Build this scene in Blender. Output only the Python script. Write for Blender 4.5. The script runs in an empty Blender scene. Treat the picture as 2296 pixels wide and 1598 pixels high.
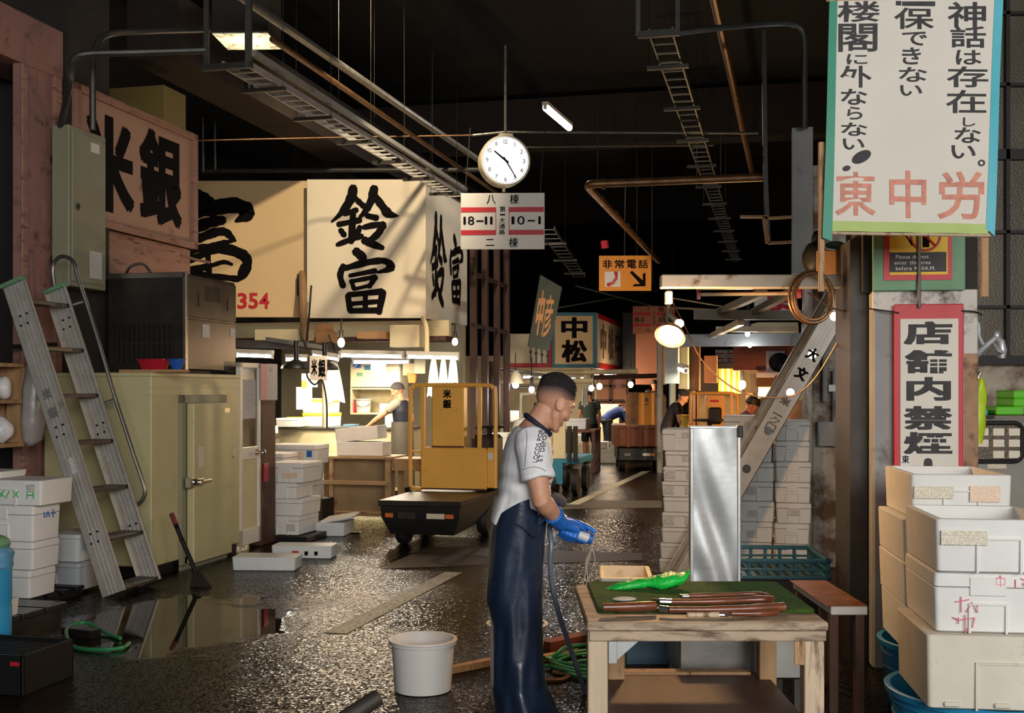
import bpy, math, random
from mathutils import Vector, Matrix
from math import sin, cos, radians, pi
random.seed(7)
S = bpy.context.scene
COL = S.collection
# ---------------------------------------------------------------- camera, world, light, exposure
F, CX, HZ, CH = 2550.0, 1148.0, 875.0, 1.52
cam = bpy.data.cameras.new('camera'); camo = bpy.data.objects.new('camera', cam); COL.objects.link(camo)
camo.location = (0, 0, CH); camo.rotation_euler = (pi/2, 0, 0)
cam.sensor_width = 36; cam.lens = F/2296*36; cam.shift_y = (HZ-799)/2296; cam.clip_end = 200
S.camera = camo
S.view_settings.view_transform = 'Standard'; S.view_settings.look = 'None'
S.view_settings.exposure = 0.0; S.view_settings.gamma = 1.0
S.view_settings.use_curve_mapping = False
S.cycles.use_denoising = True
S.cycles.max_bounces = 6; S.cycles.diffuse_bounces = 3; S.cycles.glossy_bounces = 3
S.cycles.transmission_bounces = 5; S.cycles.transparent_max_bounces = 8
S.cycles.sample_clamp_indirect = 4.0
S.cycles.caustics_reflective = False; S.cycles.caustics_refractive = False
wd = bpy.data.worlds.new('sky'); S.world = wd; wd.use_nodes = True
wd.node_tree.nodes['Background'].inputs[0].default_value = (.80, .88, 1.0, 1)
wd.node_tree.nodes['Background'].inputs[1].default_value = 0.10
def area(name, loc, target, sx, sy, power, color=(1, 1, 1), spread=pi):
    l = bpy.data.lights.new(name, 'AREA'); l.shape = 'RECTANGLE'; l.size = sx; l.size_y = sy
    l.energy = power; l.color = color; l.spread = spread
    o = bpy.data.objects.new(name, l); COL.objects.link(o); o.location = loc
    o.rotation_euler = (Vector(target)-Vector(loc)).to_track_quat('-Z', 'Y').to_euler(); return o
def point(name, loc, power, color, r=.05):
    l = bpy.data.lights.new(name, 'POINT'); l.energy = power; l.color = color; l.shadow_soft_size = r
    o = bpy.data.objects.new(name, l); COL.objects.link(o); o.location = loc; return o
# daylight falling in through an assumed open loading side behind the camera
area('daylight_opening', (3.6, -4.6, 3.4), (1.0, 6.0, 1.0), 5.6, 3.4, 660, (1.0, .97, .93))
area('daylight_fill', (-.4, -6.5, 3.3), (-.2, 9, 1.2), 6.0, 3.0, 300, (1.0, .97, .93))  # second area light, added as unseen fill to brighten the left and middle

# ---------------------------------------------------------------- frames: the market lane runs 13.2 degrees right of the view
AY = radians(13.2); YAW = -AY; cA, sA = cos(AY), sin(AY)
def W(u, v, z=0.0): return Vector((u*cA+v*sA, -u*sA+v*cA, z))
def P(px, py, Y): return Vector(((px-CX)*Y/F, Y, CH-(py-HZ)*Y/F))
def G(px, py): return P(px, py, F*CH/(py-HZ))
def UV(p): return (p.x*cA-p.y*sA, p.x*sA+p.y*cA)
def LU(px, py, u):
    t = (px-CX)/F; v = u*(t*sA+cA)/(t*cA-sA); Y = -u*sA+v*cA
    return (u, v, CH-(py-HZ)*Y/F)
def LV(px, py, v):
    t = (px-CX)/F; u = v*(t*cA-sA)/(cA+t*sA); Y = -u*sA+v*cA
    return (u, v, CH-(py-HZ)*Y/F)

# ---------------------------------------------------------------- materials
def lin(c): 
    c = c/255.; return c/12.92 if c <= .04045 else ((c+.055)/1.055)**2.4
def rgb(t): return (lin(t[0]), lin(t[1]), lin(t[2]), 1)
MATS = {}
def mat(name, c, rough=.6, metal=0., var=.18, scale=5., bump=0., bscale=60., dirt=None, damt=.5, dscale=3., coat=0., spec=.5, trans=0., alpha=1., stretch=None, rvar=0.):
    m = bpy.data.materials.new(name); m.use_nodes = True; nt = m.node_tree; N = nt.nodes; L = nt.links
    b = N['Principled BSDF']; b.inputs['Roughness'].default_value = rough; b.inputs['Metallic'].default_value = metal
    b.inputs['Coat Weight'].default_value = coat; b.inputs['Specular IOR Level'].default_value = spec
    b.inputs['Transmission Weight'].default_value = trans; b.inputs['Alpha'].default_value = alpha
    tc = N.new('ShaderNodeTexCoord'); src = tc.outputs['Object']
    if stretch:
        mp = N.new('ShaderNodeMapping'); mp.inputs['Scale'].default_value = stretch; L.new(src, mp.inputs[0]); src = mp.outputs[0]
    n = N.new('ShaderNodeTexNoise'); n.inputs['Scale'].default_value = scale; n.inputs['Detail'].default_value = 4; L.new(src, n.inputs['Vector'])
    r = N.new('ShaderNodeValToRGB'); L.new(n.outputs['Fac'], r.inputs[0])
    cc = rgb(c); r.color_ramp.elements[0].position = .3; r.color_ramp.elements[1].position = .7
    r.color_ramp.elements[0].color = tuple(x*(1-var) for x in cc[:3])+(1,)
    r.color_ramp.elements[1].color = tuple(min(1, x*(1+var*.6)) for x in cc[:3])+(1,)
    out = r.outputs[0]
    if dirt:
        n2 = N.new('ShaderNodeTexNoise'); n2.inputs['Scale'].default_value = dscale; n2.inputs['Detail'].default_value = 6
        n2.inputs['Roughness'].default_value = .65; L.new(src, n2.inputs['Vector'])
        r2 = N.new('ShaderNodeValToRGB'); L.new(n2.outputs['Fac'], r2.inputs[0])
        r2.color_ramp.elements[0].position = max(0, .72-damt*.45); r2.color_ramp.elements[1].position = min(1, .80-damt*.30)
        mx = N.new('ShaderNodeMixRGB'); L.new(r2.outputs[0], mx.inputs[0]); L.new(out, mx.inputs[1]); mx.inputs[2].default_value = rgb(dirt); out = mx.outputs[0]
    L.new(out, b.inputs['Base Color'])
    if rvar:
        mr = N.new('ShaderNodeMapRange'); L.new(n.outputs['Fac'], mr.inputs[0]); mr.inputs[3].default_value = max(.02, rough-rvar); mr.inputs[4].default_value = min(1, rough+rvar); L.new(mr.outputs[0], b.inputs['Roughness'])
    if bump:
        n3 = N.new('ShaderNodeTexNoise'); n3.inputs['Scale'].default_value = bscale; n3.inputs['Detail'].default_value = 3; L.new(src, n3.inputs['Vector'])
        bp = N.new('ShaderNodeBump'); bp.inputs['Strength'].default_value = bump; bp.inputs['Distance'].default_value = .01
        L.new(n3.outputs['Fac'], bp.inputs['Height']); L.new(bp.outputs[0], b.inputs['Normal'])
    MATS[name] = m; return m
def emit(name, c, s):
    m = mat(name, c, .5); b = m.node_tree.nodes['Principled BSDF']
    b.inputs['Emission Color'].default_value = rgb(c); b.inputs['Emission Strength'].default_value = s; return m
mat('foam', (226, 226, 222), .75, var=.05, scale=9, bump=.12, bscale=260)
mat('foam_old', (214, 208, 192), .75, var=.08, scale=5, bump=.15, bscale=220, dirt=(170, 140, 100), damt=.25, dscale=4)
mat('foam_wet', (220, 226, 226), .3, var=.05, scale=9, bump=.2, bscale=120)
mat('paper', (226, 220, 206), .7, var=.06)
mat('paper_pink', (222, 170, 172), .7, var=.06)
mat('paper_yellow', (238, 196, 60), .6, var=.06)
mat('alu', (188, 184, 176), .46, .45, var=.12, scale=12, bump=.03, bscale=180, dirt=(128, 120, 108), damt=.25, dscale=6, rvar=.1)
mat('galv', (184, 187, 188), .36, .45, var=.05, scale=3, bump=.35, bscale=4.5, rvar=.10)
mat('steel', (150, 148, 142), .33, .9, var=.2, scale=4, bump=.05, bscale=30, rvar=.1)
mat('steel_dark', (74, 70, 66), .38, .75, var=.25, scale=4, bump=.05, bscale=30, rvar=.12)
mat('iron', (58, 52, 46), .55, .4, var=.3, scale=8, bump=.1)
mat('rust_pipe', (120, 88, 58), .42, .6, var=.35, scale=7, bump=.15, bscale=50)
mat('pipe', (128, 126, 118), .36, .6, var=.2, scale=9, dirt=(80, 66, 50), damt=.3, dscale=12)
mat('conduit', (70, 70, 66), .4, .5, var=.2, scale=9)
mat('pink_panel', (150, 112, 104), .7, var=.16, scale=2.5, bump=.06, bscale=12, dirt=(96, 66, 58), damt=.42, dscale=5)
mat('pink_wood', (158, 120, 104), .7, var=.2, scale=2, bump=.1, dirt=(92, 68, 56), damt=.4, dscale=4, stretch=(1, 1, 6))
mat('sign_pink', (170, 134, 114), .6, var=.06, scale=2, dirt=(128, 92, 76), damt=.22, dscale=3)
mat('cream_fridge', (194, 188, 144), .42, var=.06, scale=2, dirt=(128, 108, 70), damt=.2, dscale=3.5)
mat('cream', (214, 200, 160), .55, var=.08, scale=3, dirt=(150, 126, 86), damt=.2)
mat('cream_paint', (206, 196, 168), .4, var=.08, scale=3, dirt=(150, 126, 86), damt=.2)
mat('sign_cream', (216, 186, 138), .5, var=.05, scale=1.2)
mat('sign_white', (226, 214, 188), .5, var=.03, scale=1.2)
mat('plate_white', (214, 212, 204), .4, var=.04)
mat('ink', (12, 9, 10), .7, var=.1, spec=.08)
mat('ink_soft', (56, 54, 56), .7, var=.35, scale=14)
mat('ink_grey', (112, 110, 110), .7, var=.1)
mat('red', (190, 26, 40), .5, var=.08)
mat('red_ink', (216, 146, 126), .8, var=.25, scale=18)
mat('red_plastic', (176, 30, 46), .35, var=.1)
mat('orange_sign', (222, 142, 34), .45, var=.05)
mat('yellow_cart', (244, 184, 84), .38, var=.07, scale=3, dirt=(128, 62, 26), damt=.2, dscale=5)
mat('black_paint', (30, 30, 28), .42, var=.25, scale=6, dirt=(60, 52, 44), damt=.3)
mat('rubber', (22, 21, 20), .65, var=.2, bump=.1)
mat('black', (14, 13, 12), .55, var=.2)
mat('wood', (176, 138, 98), .65, var=.25, scale=3, bump=.15, bscale=24, dirt=(90, 62, 40), damt=.35, dscale=3, stretch=(6, 6, 1.2))
mat('wood_x', (178, 156, 132), .6, var=.22, scale=3, bump=.2, bscale=24, dirt=(96, 70, 52), damt=.52, dscale=5, stretch=(1.2, 6, 6))
mat('wood_pale', (206, 184, 156), .6, var=.16, scale=3, bump=.12, bscale=24, dirt=(118, 92, 70), damt=.42, dscale=3, stretch=(7, 7, 1))
mat('wood_dark', (86, 54, 36), .6, var=.3, scale=3, bump=.15, bscale=24, dirt=(40, 26, 20), damt=.4, stretch=(6, 6, 1))
mat('wood_stand', (168, 140, 102), .6, var=.18, scale=4, bump=.1, dirt=(120, 84, 50), damt=.35, dscale=5)
mat('wood_red', (120, 62, 36), .6, var=.3, scale=3, bump=.15, dirt=(70, 34, 20), damt=.4, stretch=(1, 6, 6))
mat('wood_handle', (120, 66, 40), .3, var=.35, scale=5, bump=.1, dirt=(70, 34, 22), damt=.4, stretch=(1, 8, 8), coat=.4)
mat('cardboard', (176, 132, 88), .8, var=.1, scale=3)
mat('concrete_grey', (150, 150, 148), .8, var=.15, scale=3, bump=.2, bscale=40, dirt=(96, 92, 86), damt=.3, dscale=4)
mat('peel', (176, 170, 156), .8, var=.15, scale=4, bump=.3, bscale=25, dirt=(92, 66, 48), damt=.62, dscale=3.2)
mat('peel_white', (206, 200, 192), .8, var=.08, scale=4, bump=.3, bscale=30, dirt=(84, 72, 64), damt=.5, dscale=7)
mat('peel_rust', (166, 130, 102), .8, var=.25, scale=8, bump=.4, bscale=40, dirt=(88, 62, 46), damt=.5, dscale=7)
mat('beam_paint', (168, 162, 150), .6, var=.15, scale=6, dirt=(104, 84, 64), damt=.35, dscale=8)
mat('beam_grey', (112, 114, 112), .6, var=.15, scale=6, dirt=(70, 62, 54), damt=.3)
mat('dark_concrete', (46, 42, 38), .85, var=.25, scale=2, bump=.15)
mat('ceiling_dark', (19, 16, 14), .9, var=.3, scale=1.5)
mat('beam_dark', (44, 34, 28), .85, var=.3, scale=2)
mat('beam_brown', (78, 62, 46), .8, var=.2, scale=2)
mat('grey_box', (140, 140, 118), .5, var=.08, scale=4, dirt=(96, 92, 74), damt=.25)
mat('grey_panel', (134, 132, 124), .5, var=.1, scale=3, dirt=(96, 84, 72), damt=.3)
mat('olive_panel', (128, 114, 62), .6, var=.1, scale=1)
mat('green_turf', (66, 104, 22), .9, var=.4, scale=60, bump=1., bscale=240, dirt=(44, 74, 16), damt=.5, dscale=12)
mat('green_plastic', (28, 196, 70), .4, var=.25, scale=14, bump=.6, bscale=60)
mat('green_hose', (40, 120, 72), .4, var=.15)
mat('green_tape', (16, 136, 108), .5, var=.06)
mat('cyan_tape', (64, 178, 196), .5, var=.06)
mat('lime_tape', (176, 196, 112), .6, var=.06)
mat('green_board', (104, 146, 112), .6, var=.12, scale=8)
mat('lime', (186, 210, 40), .45, var=.1, scale=8)
mat('lime_crate', (96, 200, 40), .45, var=.08)
mat('banner_cloth', (222, 216, 204), .8, var=.04, scale=3)
mat('blue_crate', (30, 84, 104), .45, var=.12)
mat('blue_barrel', (44, 140, 186), .42, var=.1, scale=5)
mat('blue_box', (92, 124, 146), .45, var=.08)
mat('blue', (36, 92, 180), .45, var=.08)
mat('blue_frame', (40, 120, 150), .5, var=.1)
mat('teal_frame', (26, 112, 140), .5, var=.05)
mat('tub', (196, 198, 196), .45, var=.05, spec=.3)
mat('tub_grey', (166, 170, 174), .45, var=.05)
mat('bucket', (214, 210, 204), .42, var=.04, scale=6)
mat('plastic_film', (210, 206, 206), .25, var=.1, trans=.5, bump=.5, bscale=12)
mat('plastic_bag', (226, 226, 226), .4, var=.05, bump=.8, bscale=20)
mat('bag_blue', (90, 150, 190), .3, var=.2, bump=.8, bscale=20)
mat('hose_grey', (96, 106, 116), .35, var=.1)
mat('skin', (206, 152, 122), .5, var=.10, scale=18, bump=.05, bscale=220)
mat('skin_dim', (188, 130, 98), .55, var=.08, scale=18)
mat('hair_black', (30, 24, 24), .6, var=.35, scale=60, bump=.8, bscale=220)
mat('hair_stubble', (184, 134, 108), .65, var=.12, scale=90, bump=.2, bscale=300)
mat('hair_fade', (126, 94, 80), .7, var=.2, scale=70, bump=.3, bscale=300)
mat('hair_grey', (70, 66, 64), .6, var=.35, scale=60, bump=.8, bscale=220)
mat('shirt_white', (230, 230, 232), .75, var=.05, scale=6, bump=.3, bscale=11)
mat('navy', (24, 30, 56), .7, var=.1)
mat('apron_matt', (34, 50, 74), .8, var=.12, spec=.12)
mat('apron_navy', (32, 44, 66), .30, var=.15, scale=5, bump=.7, bscale=7, dirt=(20, 30, 48), damt=.35, dscale=2.5, coat=.25)
mat('glove_blue', (40, 112, 206), .32, var=.18, scale=18, bump=.25, bscale=80)
mat('trouser_dark', (24, 26, 34), .6, var=.15)
mat('grey_shirt', (128, 120, 108), .8, var=.08)
mat('dark_navy', (20, 22, 36), .6, var=.1)
mat('apron_grey', (74, 68, 60), .5, var=.15, scale=4, bump=.3, bscale=10)
mat('green_shirt', (58, 70, 62), .8, var=.1)
mat('blue_shirt', (28, 54, 116), .8, var=.1)
mat('mauve_shirt', (110, 86, 104), .8, var=.1)
mat('black_shirt', (28, 24, 26), .8, var=.1)
mat('salmon', (172, 116, 88), .6, var=.06)
mat('salmon_board', (192, 132, 98), .6, var=.05)
mat('pale_blue', (176, 190, 190), .5, var=.05)
mat('striped_yellow', (240, 176, 20), .6, var=.05)
mat('cloth_white', (226, 224, 216), .8, var=.05, bump=.4, bscale=14)
mat('lamp_black', (16, 14, 13), .45, var=.1)
mat('white_enamel', (224, 220, 206), .35, var=.04)
mat('chrome', (200, 200, 196), .16, 1., var=.08)
mat('banner_green', (66, 74, 66), .7, var=.12, scale=3)
mat('tan_ink', (196, 142, 96), .7, var=.1)
mat('rope_brown', (150, 118, 82), .8, var=.2, bump=.5, bscale=30)
mat('asphalt_line', (190, 182, 160), .5, var=.2, bump=.6, bscale=160, dirt=(34, 30, 26), damt=.50, dscale=38)
mat('plank_wet', (30, 26, 24), .25, var=.3, scale=3, bump=.3, bscale=14, stretch=(1, 5, 5))
mat('pallet_black', (14, 14, 14), .5, var=.2)
mat('window_bar', (20, 17, 15), .5, var=.1)
mat('machine_grey', (142, 140, 132), .5, var=.1, scale=4, dirt=(100, 88, 76), damt=.35, dscale=5)
mat('ladder_dark', (116, 112, 106), .4, .8, var=.15, scale=10)
mat('glass_mirrorless', (150, 150, 150), .12, var=.1, trans=.85, spec=.6)
mat('water', (235, 225, 205), .1, var=.05, trans=.6)
mat('orange_plastic', (216, 110, 40), .5, var=.1)
mat('yellow_plastic', (210, 178, 70), .45, var=.08)
mat('multi_red', (196, 40, 60), .5, var=.05)
m_ = mat('hair_gradient', (120, 90, 76), .65, var=.1, scale=90, bump=.25, bscale=300)
_n = m_.node_tree; _a = _n.nodes.new('ShaderNodeAttribute'); _a.attribute_name = 'hair_length'; _r = _n.nodes.new('ShaderNodeValToRGB'); _n.links.new(_a.outputs['Fac'], _r.inputs[0])
_r.color_ramp.elements[0].color = rgb((206, 152, 122)); _r.color_ramp.elements[1].color = rgb((44, 35, 33))
for _p, _c in ((.45, (168, 122, 99)), (.8, (96, 73, 64))): _r.color_ramp.elements.new(_p).color = rgb(_c)
_n.links.new(_r.outputs[0], _n.nodes['Principled BSDF'].inputs['Base Color'])
emit('tube', (255, 248, 255), 12.0)
mat('rust_dark', (62, 38, 28), .6, .2, var=.3, scale=6)
emit('bulb', (255, 214, 150), 22.0)
emit('bulb_white', (240, 238, 255), 14.0)
emit('clock_face', (250, 248, 244), .9)
def print_mat(name, base, ink, pitch=.012):
    """paper with rows of small illegible print"""
    m = mat(name, base, .7, var=.05); nt = m.node_tree; N, L = nt.nodes, nt.links; b = N['Principled BSDF']
    tc = N.new('ShaderNodeTexCoord'); sp = N.new('ShaderNodeSeparateXYZ'); L.new(tc.outputs['Object'], sp.inputs[0])
    def mt(op, *a):
        n = N.new('ShaderNodeMath'); n.operation = op
        for k, x in enumerate(a):
            if isinstance(x, (int, float)): n.inputs[k].default_value = x
            else: L.new(x, n.inputs[k])
        return n.outputs[0]
    zr = mt('DIVIDE', sp.outputs[2], pitch); row = mt('FLOOR', zr); fr = mt('FRACT', zr)
    cb = N.new('ShaderNodeCombineXYZ'); L.new(mt('DIVIDE', mt('ADD', sp.outputs[0], sp.outputs[1]), pitch*.75), cb.inputs[0]); L.new(mt('MULTIPLY', row, 7.3), cb.inputs[1])
    n = N.new('ShaderNodeTexNoise'); n.inputs['Scale'].default_value = 1.0; n.inputs['Detail'].default_value = 1; L.new(cb.outputs[0], n.inputs['Vector'])
    f = mt('MULTIPLY', mt('GREATER_THAN', n.outputs['Fac'], .47), mt('MULTIPLY', mt('GREATER_THAN', fr, .25), mt('LESS_THAN', fr, .75)))
    mx = N.new('ShaderNodeMixRGB'); mx.inputs[1].default_value = rgb(base); mx.inputs[2].default_value = rgb(ink); L.new(f, mx.inputs[0]); L.new(mx.outputs[0], b.inputs['Base Color'])
    return m
print_mat('print_grey', (214, 212, 208), (150, 148, 150), .010)
print_mat('print_tan', (226, 220, 200), (176, 166, 148), .007)
print_mat('print_orange', (232, 212, 190), (226, 186, 158), .009)
# ---------------------------------------------------------------- mesh builder
class MB:
    def __init__(s): s.v = []; s.f = []; s.M = Matrix.Identity(4); s.mi = []; s.cur = 0
    def add(s, vs, fs):
        o = len(s.v); M = s.M
        s.v += [tuple(M @ Vector(p)) for p in vs]; s.f += [tuple(i+o for i in f) for f in fs]; s.mi += [s.cur]*len(fs); return s
    def box(s, x0, y0, z0, x1, y1, z1, b=0.0):
        x0, x1 = min(x0, x1), max(x0, x1); y0, y1 = min(y0, y1), max(y0, y1); z0, z1 = min(z0, z1), max(z0, z1)
        b = min(b, .49*min(x1-x0, y1-y0, z1-z0))
        if b <= 0:
            return s.add([(x0,y0,z0),(x1,y0,z0),(x1,y1,z0),(x0,y1,z0),(x0,y0,z1),(x1,y0,z1),(x1,y1,z1),(x0,y1,z1)],
                [(0,3,2,1),(4,5,6,7),(0,1,5,4),(1,2,6,5),(2,3,7,6),(3,0,4,7)])
        vs = []; ix = {}
        for i, x in enumerate((x0, x1)):
            for j, y in enumerate((y0, y1)):
                for k, z in enumerate((z0, z1)):
                    sx, sy, sz = (b, -b)[i], (b, -b)[j], (b, -b)[k]
                    for a, p in enumerate(((x, y+sy, z+sz), (x+sx, y, z+sz), (x+sx, y+sy, z))):
                        ix[i,j,k,a] = len(vs); vs.append(p)
        fs = []
        g = lambda i,j,k,a: ix[i,j,k,a]
        for i in (0,1):
            q = [g(i,0,0,0), g(i,1,0,0), g(i,1,1,0), g(i,0,1,0)]; fs.append(q if i else q[::-1])
            q = [g(0,i,0,1), g(0,i,1,1), g(1,i,1,1), g(1,i,0,1)]; fs.append(q if i else q[::-1])
            q = [g(0,0,i,2), g(1,0,i,2), g(1,1,i,2), g(0,1,i,2)]; fs.append(q if i else q[::-1])
        for j in (0,1):
            for k in (0,1):
                q = [g(0,j,k,1), g(1,j,k,1), g(1,j,k,2), g(0,j,k,2)]; fs.append(q if (j ^ k) == 0 else q[::-1])
                q = [g(j,0,k,2), g(j,1,k,2), g(j,1,k,0), g(j,0,k,0)]; fs.append(q if (j ^ k) == 0 else q[::-1])
                q = [g(j,k,0,0), g(j,k,1,0), g(j,k,1,1), g(j,k,0,1)]; fs.append(q if (j ^ k) == 0 else q[::-1])
        for i in (0,1):
            for j in (0,1):
                for k in (0,1):
                    q = [g(i,j,k,0), g(i,j,k,1), g(i,j,k,2)]; fs.append(q if (i+j+k) % 2 else q[::-1])
        return s.add(vs, fs)
    def loft(s, rings, c0=True, c1=True, closed=True):
        n = len(rings[0]); vs = [p for r in rings for p in r]; fs = []
        for i in range(len(rings)-1):
            for j in range(n if closed else n-1):
                a = i*n+j; b_ = i*n+(j+1) % n; fs.append((a, b_, b_+n, a+n))
        if c0: fs.append(tuple(range(n))[::-1])
        if c1: fs.append(tuple((len(rings)-1)*n+j for j in range(n)))
        return s.add(vs, fs)
    def tube(s, pts, r, n=8, caps=True, closed=False):
        pts = [Vector(p) for p in pts]; rr = r if isinstance(r, (list, tuple)) else [r]*len(pts)
        rings = []; nrm = None
        for i, p in enumerate(pts):
            if closed: t = (pts[(i+1) % len(pts)]-pts[i-1])
            else: t = (pts[min(i+1, len(pts)-1)]-pts[max(i-1, 0)])
            t = t.normalized() if t.length > 1e-9 else Vector((0, 0, 1))
            if nrm is None: nrm = t.orthogonal().normalized()
            else:
                nrm = nrm-t*nrm.dot(t); nrm = nrm.normalized() if nrm.length > 1e-6 else t.orthogonal().normalized()
            bi = t.cross(nrm)
            rings.append([p+(nrm*cos(2*pi*k/n)+bi*sin(2*pi*k/n))*rr[i] for k in range(n)])
        if closed: rings.append(rings[0]); return s.loft(rings, False, False)
        return s.loft(rings, caps, caps)
    def cyl(s, p0, p1, r, n=12): return s.tube([p0, p1], r, n)
    def lathe(s, prof, n=20, c=(0, 0, 0), cap0=True, cap1=True):
        return s.loft([[(c[0]+r*cos(2*pi*k/n), c[1]+r*sin(2*pi*k/n), c[2]+z) for k in range(n)] for r, z in prof], cap0, cap1)
    def ell(s, c, r, n=14, m=9, R=None):
        c = Vector(c); rings = []
        for i in range(1, m):
            a = -pi/2+pi*i/m; q = []
            for k in range(n):
                p = Vector((r[0]*cos(a)*cos(2*pi*k/n), r[1]*cos(a)*sin(2*pi*k/n), r[2]*sin(a)))
                q.append(c+(R @ p if R else p))
            rings.append(q)
        return s.loft(rings)
    def prism(s, poly, y0, y1):
        """polygon in local XZ, extruded along Y"""
        return s.loft([[(x, y1, z) for x, z in poly], [(x, y0, z) for x, z in poly]])
    def quad(s, a, b, c, d): return s.add([a, b, c, d], [(0, 1, 2, 3)])
    def bar(s, p0, p1, w, h, up=(0, 0, 1)):
        """straight bar of section w x h between two points"""
        p0, p1 = Vector(p0), Vector(p1); t = (p1-p0).normalized(); upv = Vector(up)
        if abs(t.dot(upv)) > .98: upv = Vector((0, 1, 0))
        a = t.cross(upv).normalized(); b = a.cross(t).normalized()
        q = lambda p: [p-a*w/2-b*h/2, p+a*w/2-b*h/2, p+a*w/2+b*h/2, p-a*w/2+b*h/2]
        return s.loft([q(p0), q(p1)])
    def mesh(s, name, m, smooth=35):
        me = bpy.data.meshes.new(name); me.from_pydata(s.v, [], s.f); me.validate()
        for x in (m if isinstance(m, (list, tuple)) else [m]): me.materials.append(MATS[x] if isinstance(x, str) else x)
        if max(s.mi, default=0) > 0: me.polygons.foreach_set('material_index', s.mi[:len(me.polygons)])
        if smooth:
            me.polygons.foreach_set('use_smooth', [True]*len(me.polygons)); me.set_sharp_from_angle(angle=radians(smooth))
        me.update(); return me
    def build(s, name, m, parent=None, label=None, smooth=35):
        o = bpy.data.objects.new(name, s.mesh(name, m, smooth)); COL.objects.link(o)
        if parent is not None: o.parent = parent
        if label: o['label'] = label
        return o
def tag(o, label, cat, group=None, kind=None):
    o['label'] = label; o['category'] = cat
    if group: o['group'] = group
    if kind: o['kind'] = kind
    return o
def E(name, label, cat, loc, rz=0.0, group=None):
    o = bpy.data.objects.new(name, None); COL.objects.link(o); o.empty_display_size = .1
    o.location = loc; o.rotation_euler = (0, 0, rz); return tag(o, label, cat, group)
def T(name, label, cat, uvz, group=None, rz=0.0): return E(name, label, cat, W(*uvz), YAW+rz, group)
def struct(name, mb, m, parent=None, smooth=35):
    o = mb.build(name, m, parent, smooth=smooth)
    if parent is None: o['kind'] = 'structure'; o['label'] = name.replace('_', ' '); o['category'] = name.split('_')[0]
    return o
def one(name, label, cat, loc, rz, mb, m, group=None, smooth=35):
    """a thing that is one mesh, its origin at its base"""
    o = mb.build(name, m, None, smooth=smooth); o.location = loc; o.rotation_euler = (0, 0, rz); return tag(o, label, cat, group)
def dup(root, loc, label, rz=None, group=None):
    r = root.copy(); COL.objects.link(r); r.location = loc; r['label'] = label
    if rz is not None: r.rotation_euler = (0, 0, rz)
    if group: r['group'] = group
    for ch in list(root.children):
        c = ch.copy(); COL.objects.link(c); c.parent = r
        for g in ch.children:
            d = g.copy(); COL.objects.link(d); d.parent = c
    return r
def catmull(pts, n=6, closed=False):
    pts = [Vector(p) for p in pts]; out = []; m = len(pts)
    for i in range(m if closed else m-1):
        if closed: a, b, c, d = pts[i-1], pts[i], pts[(i+1) % m], pts[(i+2) % m]
        else: a, b, c, d = pts[max(i-1, 0)], pts[i], pts[i+1], pts[min(i+2, m-1)]
        for k in range(n):
            t = k/n; out.append(.5*((2*b)+(c-a)*t+(2*a-5*b+4*c-d)*t*t+(3*b-a-3*c+d)*t**3))
    if not closed: out.append(pts[-1])
    return out
# ---------------------------------------------------------------- writing
GL = {}
def prep(bold, chars):
    obs = []
    for ch in sorted(set(chars)):
        c = bpy.data.curves.new('g', 'FONT'); c.body = ch; c.offset = min(bold, .014); c.resolution_u = 3
        o = bpy.data.objects.new('g', c); COL.objects.link(o); obs.append((ch, o))
    dg = bpy.context.evaluated_depsgraph_get()
    for ch, o in obs:
        m = bpy.data.meshes.new_from_object(o.evaluated_get(dg))
        vs = [(v.co.x, v.co.y) for v in m.vertices]; fs = [tuple(p.vertices) for p in m.polygons]
        if vs:
            x0 = min(p[0] for p in vs); x1 = max(p[0] for p in vs); y0 = min(p[1] for p in vs); y1 = max(p[1] for p in vs)
            GL[ch, bold] = (vs, fs, x0, x1, y0, y1)
        bpy.data.meshes.remove(m)
    for ch, o in obs:
        c = o.data; bpy.data.objects.remove(o); bpy.data.curves.remove(c)
prep(.0, '八棟18-第一大通路二0イロ非常電話PleasdontrhibfA.M01:LOCSKETDI23456789ークアOYR')
prep(.025, '神話は存在しない。櫻楼閣に外なら確保できい東中労京354彦')
prep(.045, '店舗内禁煙!米銀中松大文協伸ま354')
def glyph(mb, ch, bold, rect, y, slant=0.0):
    """fit a character into rect = (x0, z0, x1, z1) of the local XZ plane at depth y, readable from -Y"""
    if (ch, bold) not in GL: return
    vs, fs, a0, a1, b0, b1 = GL[ch, bold]; x0, z0, x1, z1 = rect
    if bold > .04:   # heavy lettering: the same shape laid down several times, a little apart
        wx, wz = (x1-x0)*.030, (z1-z0)*.020
        for i_, (dx, dz) in enumerate(((-1, -1), (1, -1), (-1, 1), (1, 1), (0, 0))):
            mb.add([(x0+wx*(1+dx)+(p[0]-a0)/(a1-a0)*(x1-x0-2*wx)+slant*(p[1]-b0)/(b1-b0), y-.0004*i_, z0+wz*(1+dz)+(p[1]-b0)/(b1-b0)*(z1-z0-2*wz)) for p in vs], fs)
        return
    mb.add([(x0+(p[0]-a0)/(a1-a0)*(x1-x0)+slant*(p[1]-b0)/(b1-b0), y, z0+(p[1]-b0)/(b1-b0)*(z1-z0)) for p in vs], fs)
def word(mb, s, bold, x, z, h, y, sp=1.0):
    """a line of text of letter height h; returns the end x"""
    for ch in s:
        if ch == ' ' or (ch, bold) not in GL: x += h*.5*sp; continue
        vs, fs, a0, a1, b0, b1 = GL[ch, bold]; k = h/.70
        mb.add([(x+(p[0]-a0)*k, y, z+p[1]*k) for p in vs], fs); x += (a1-a0)*k+h*.16*sp
    return x
SN = [0]
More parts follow.
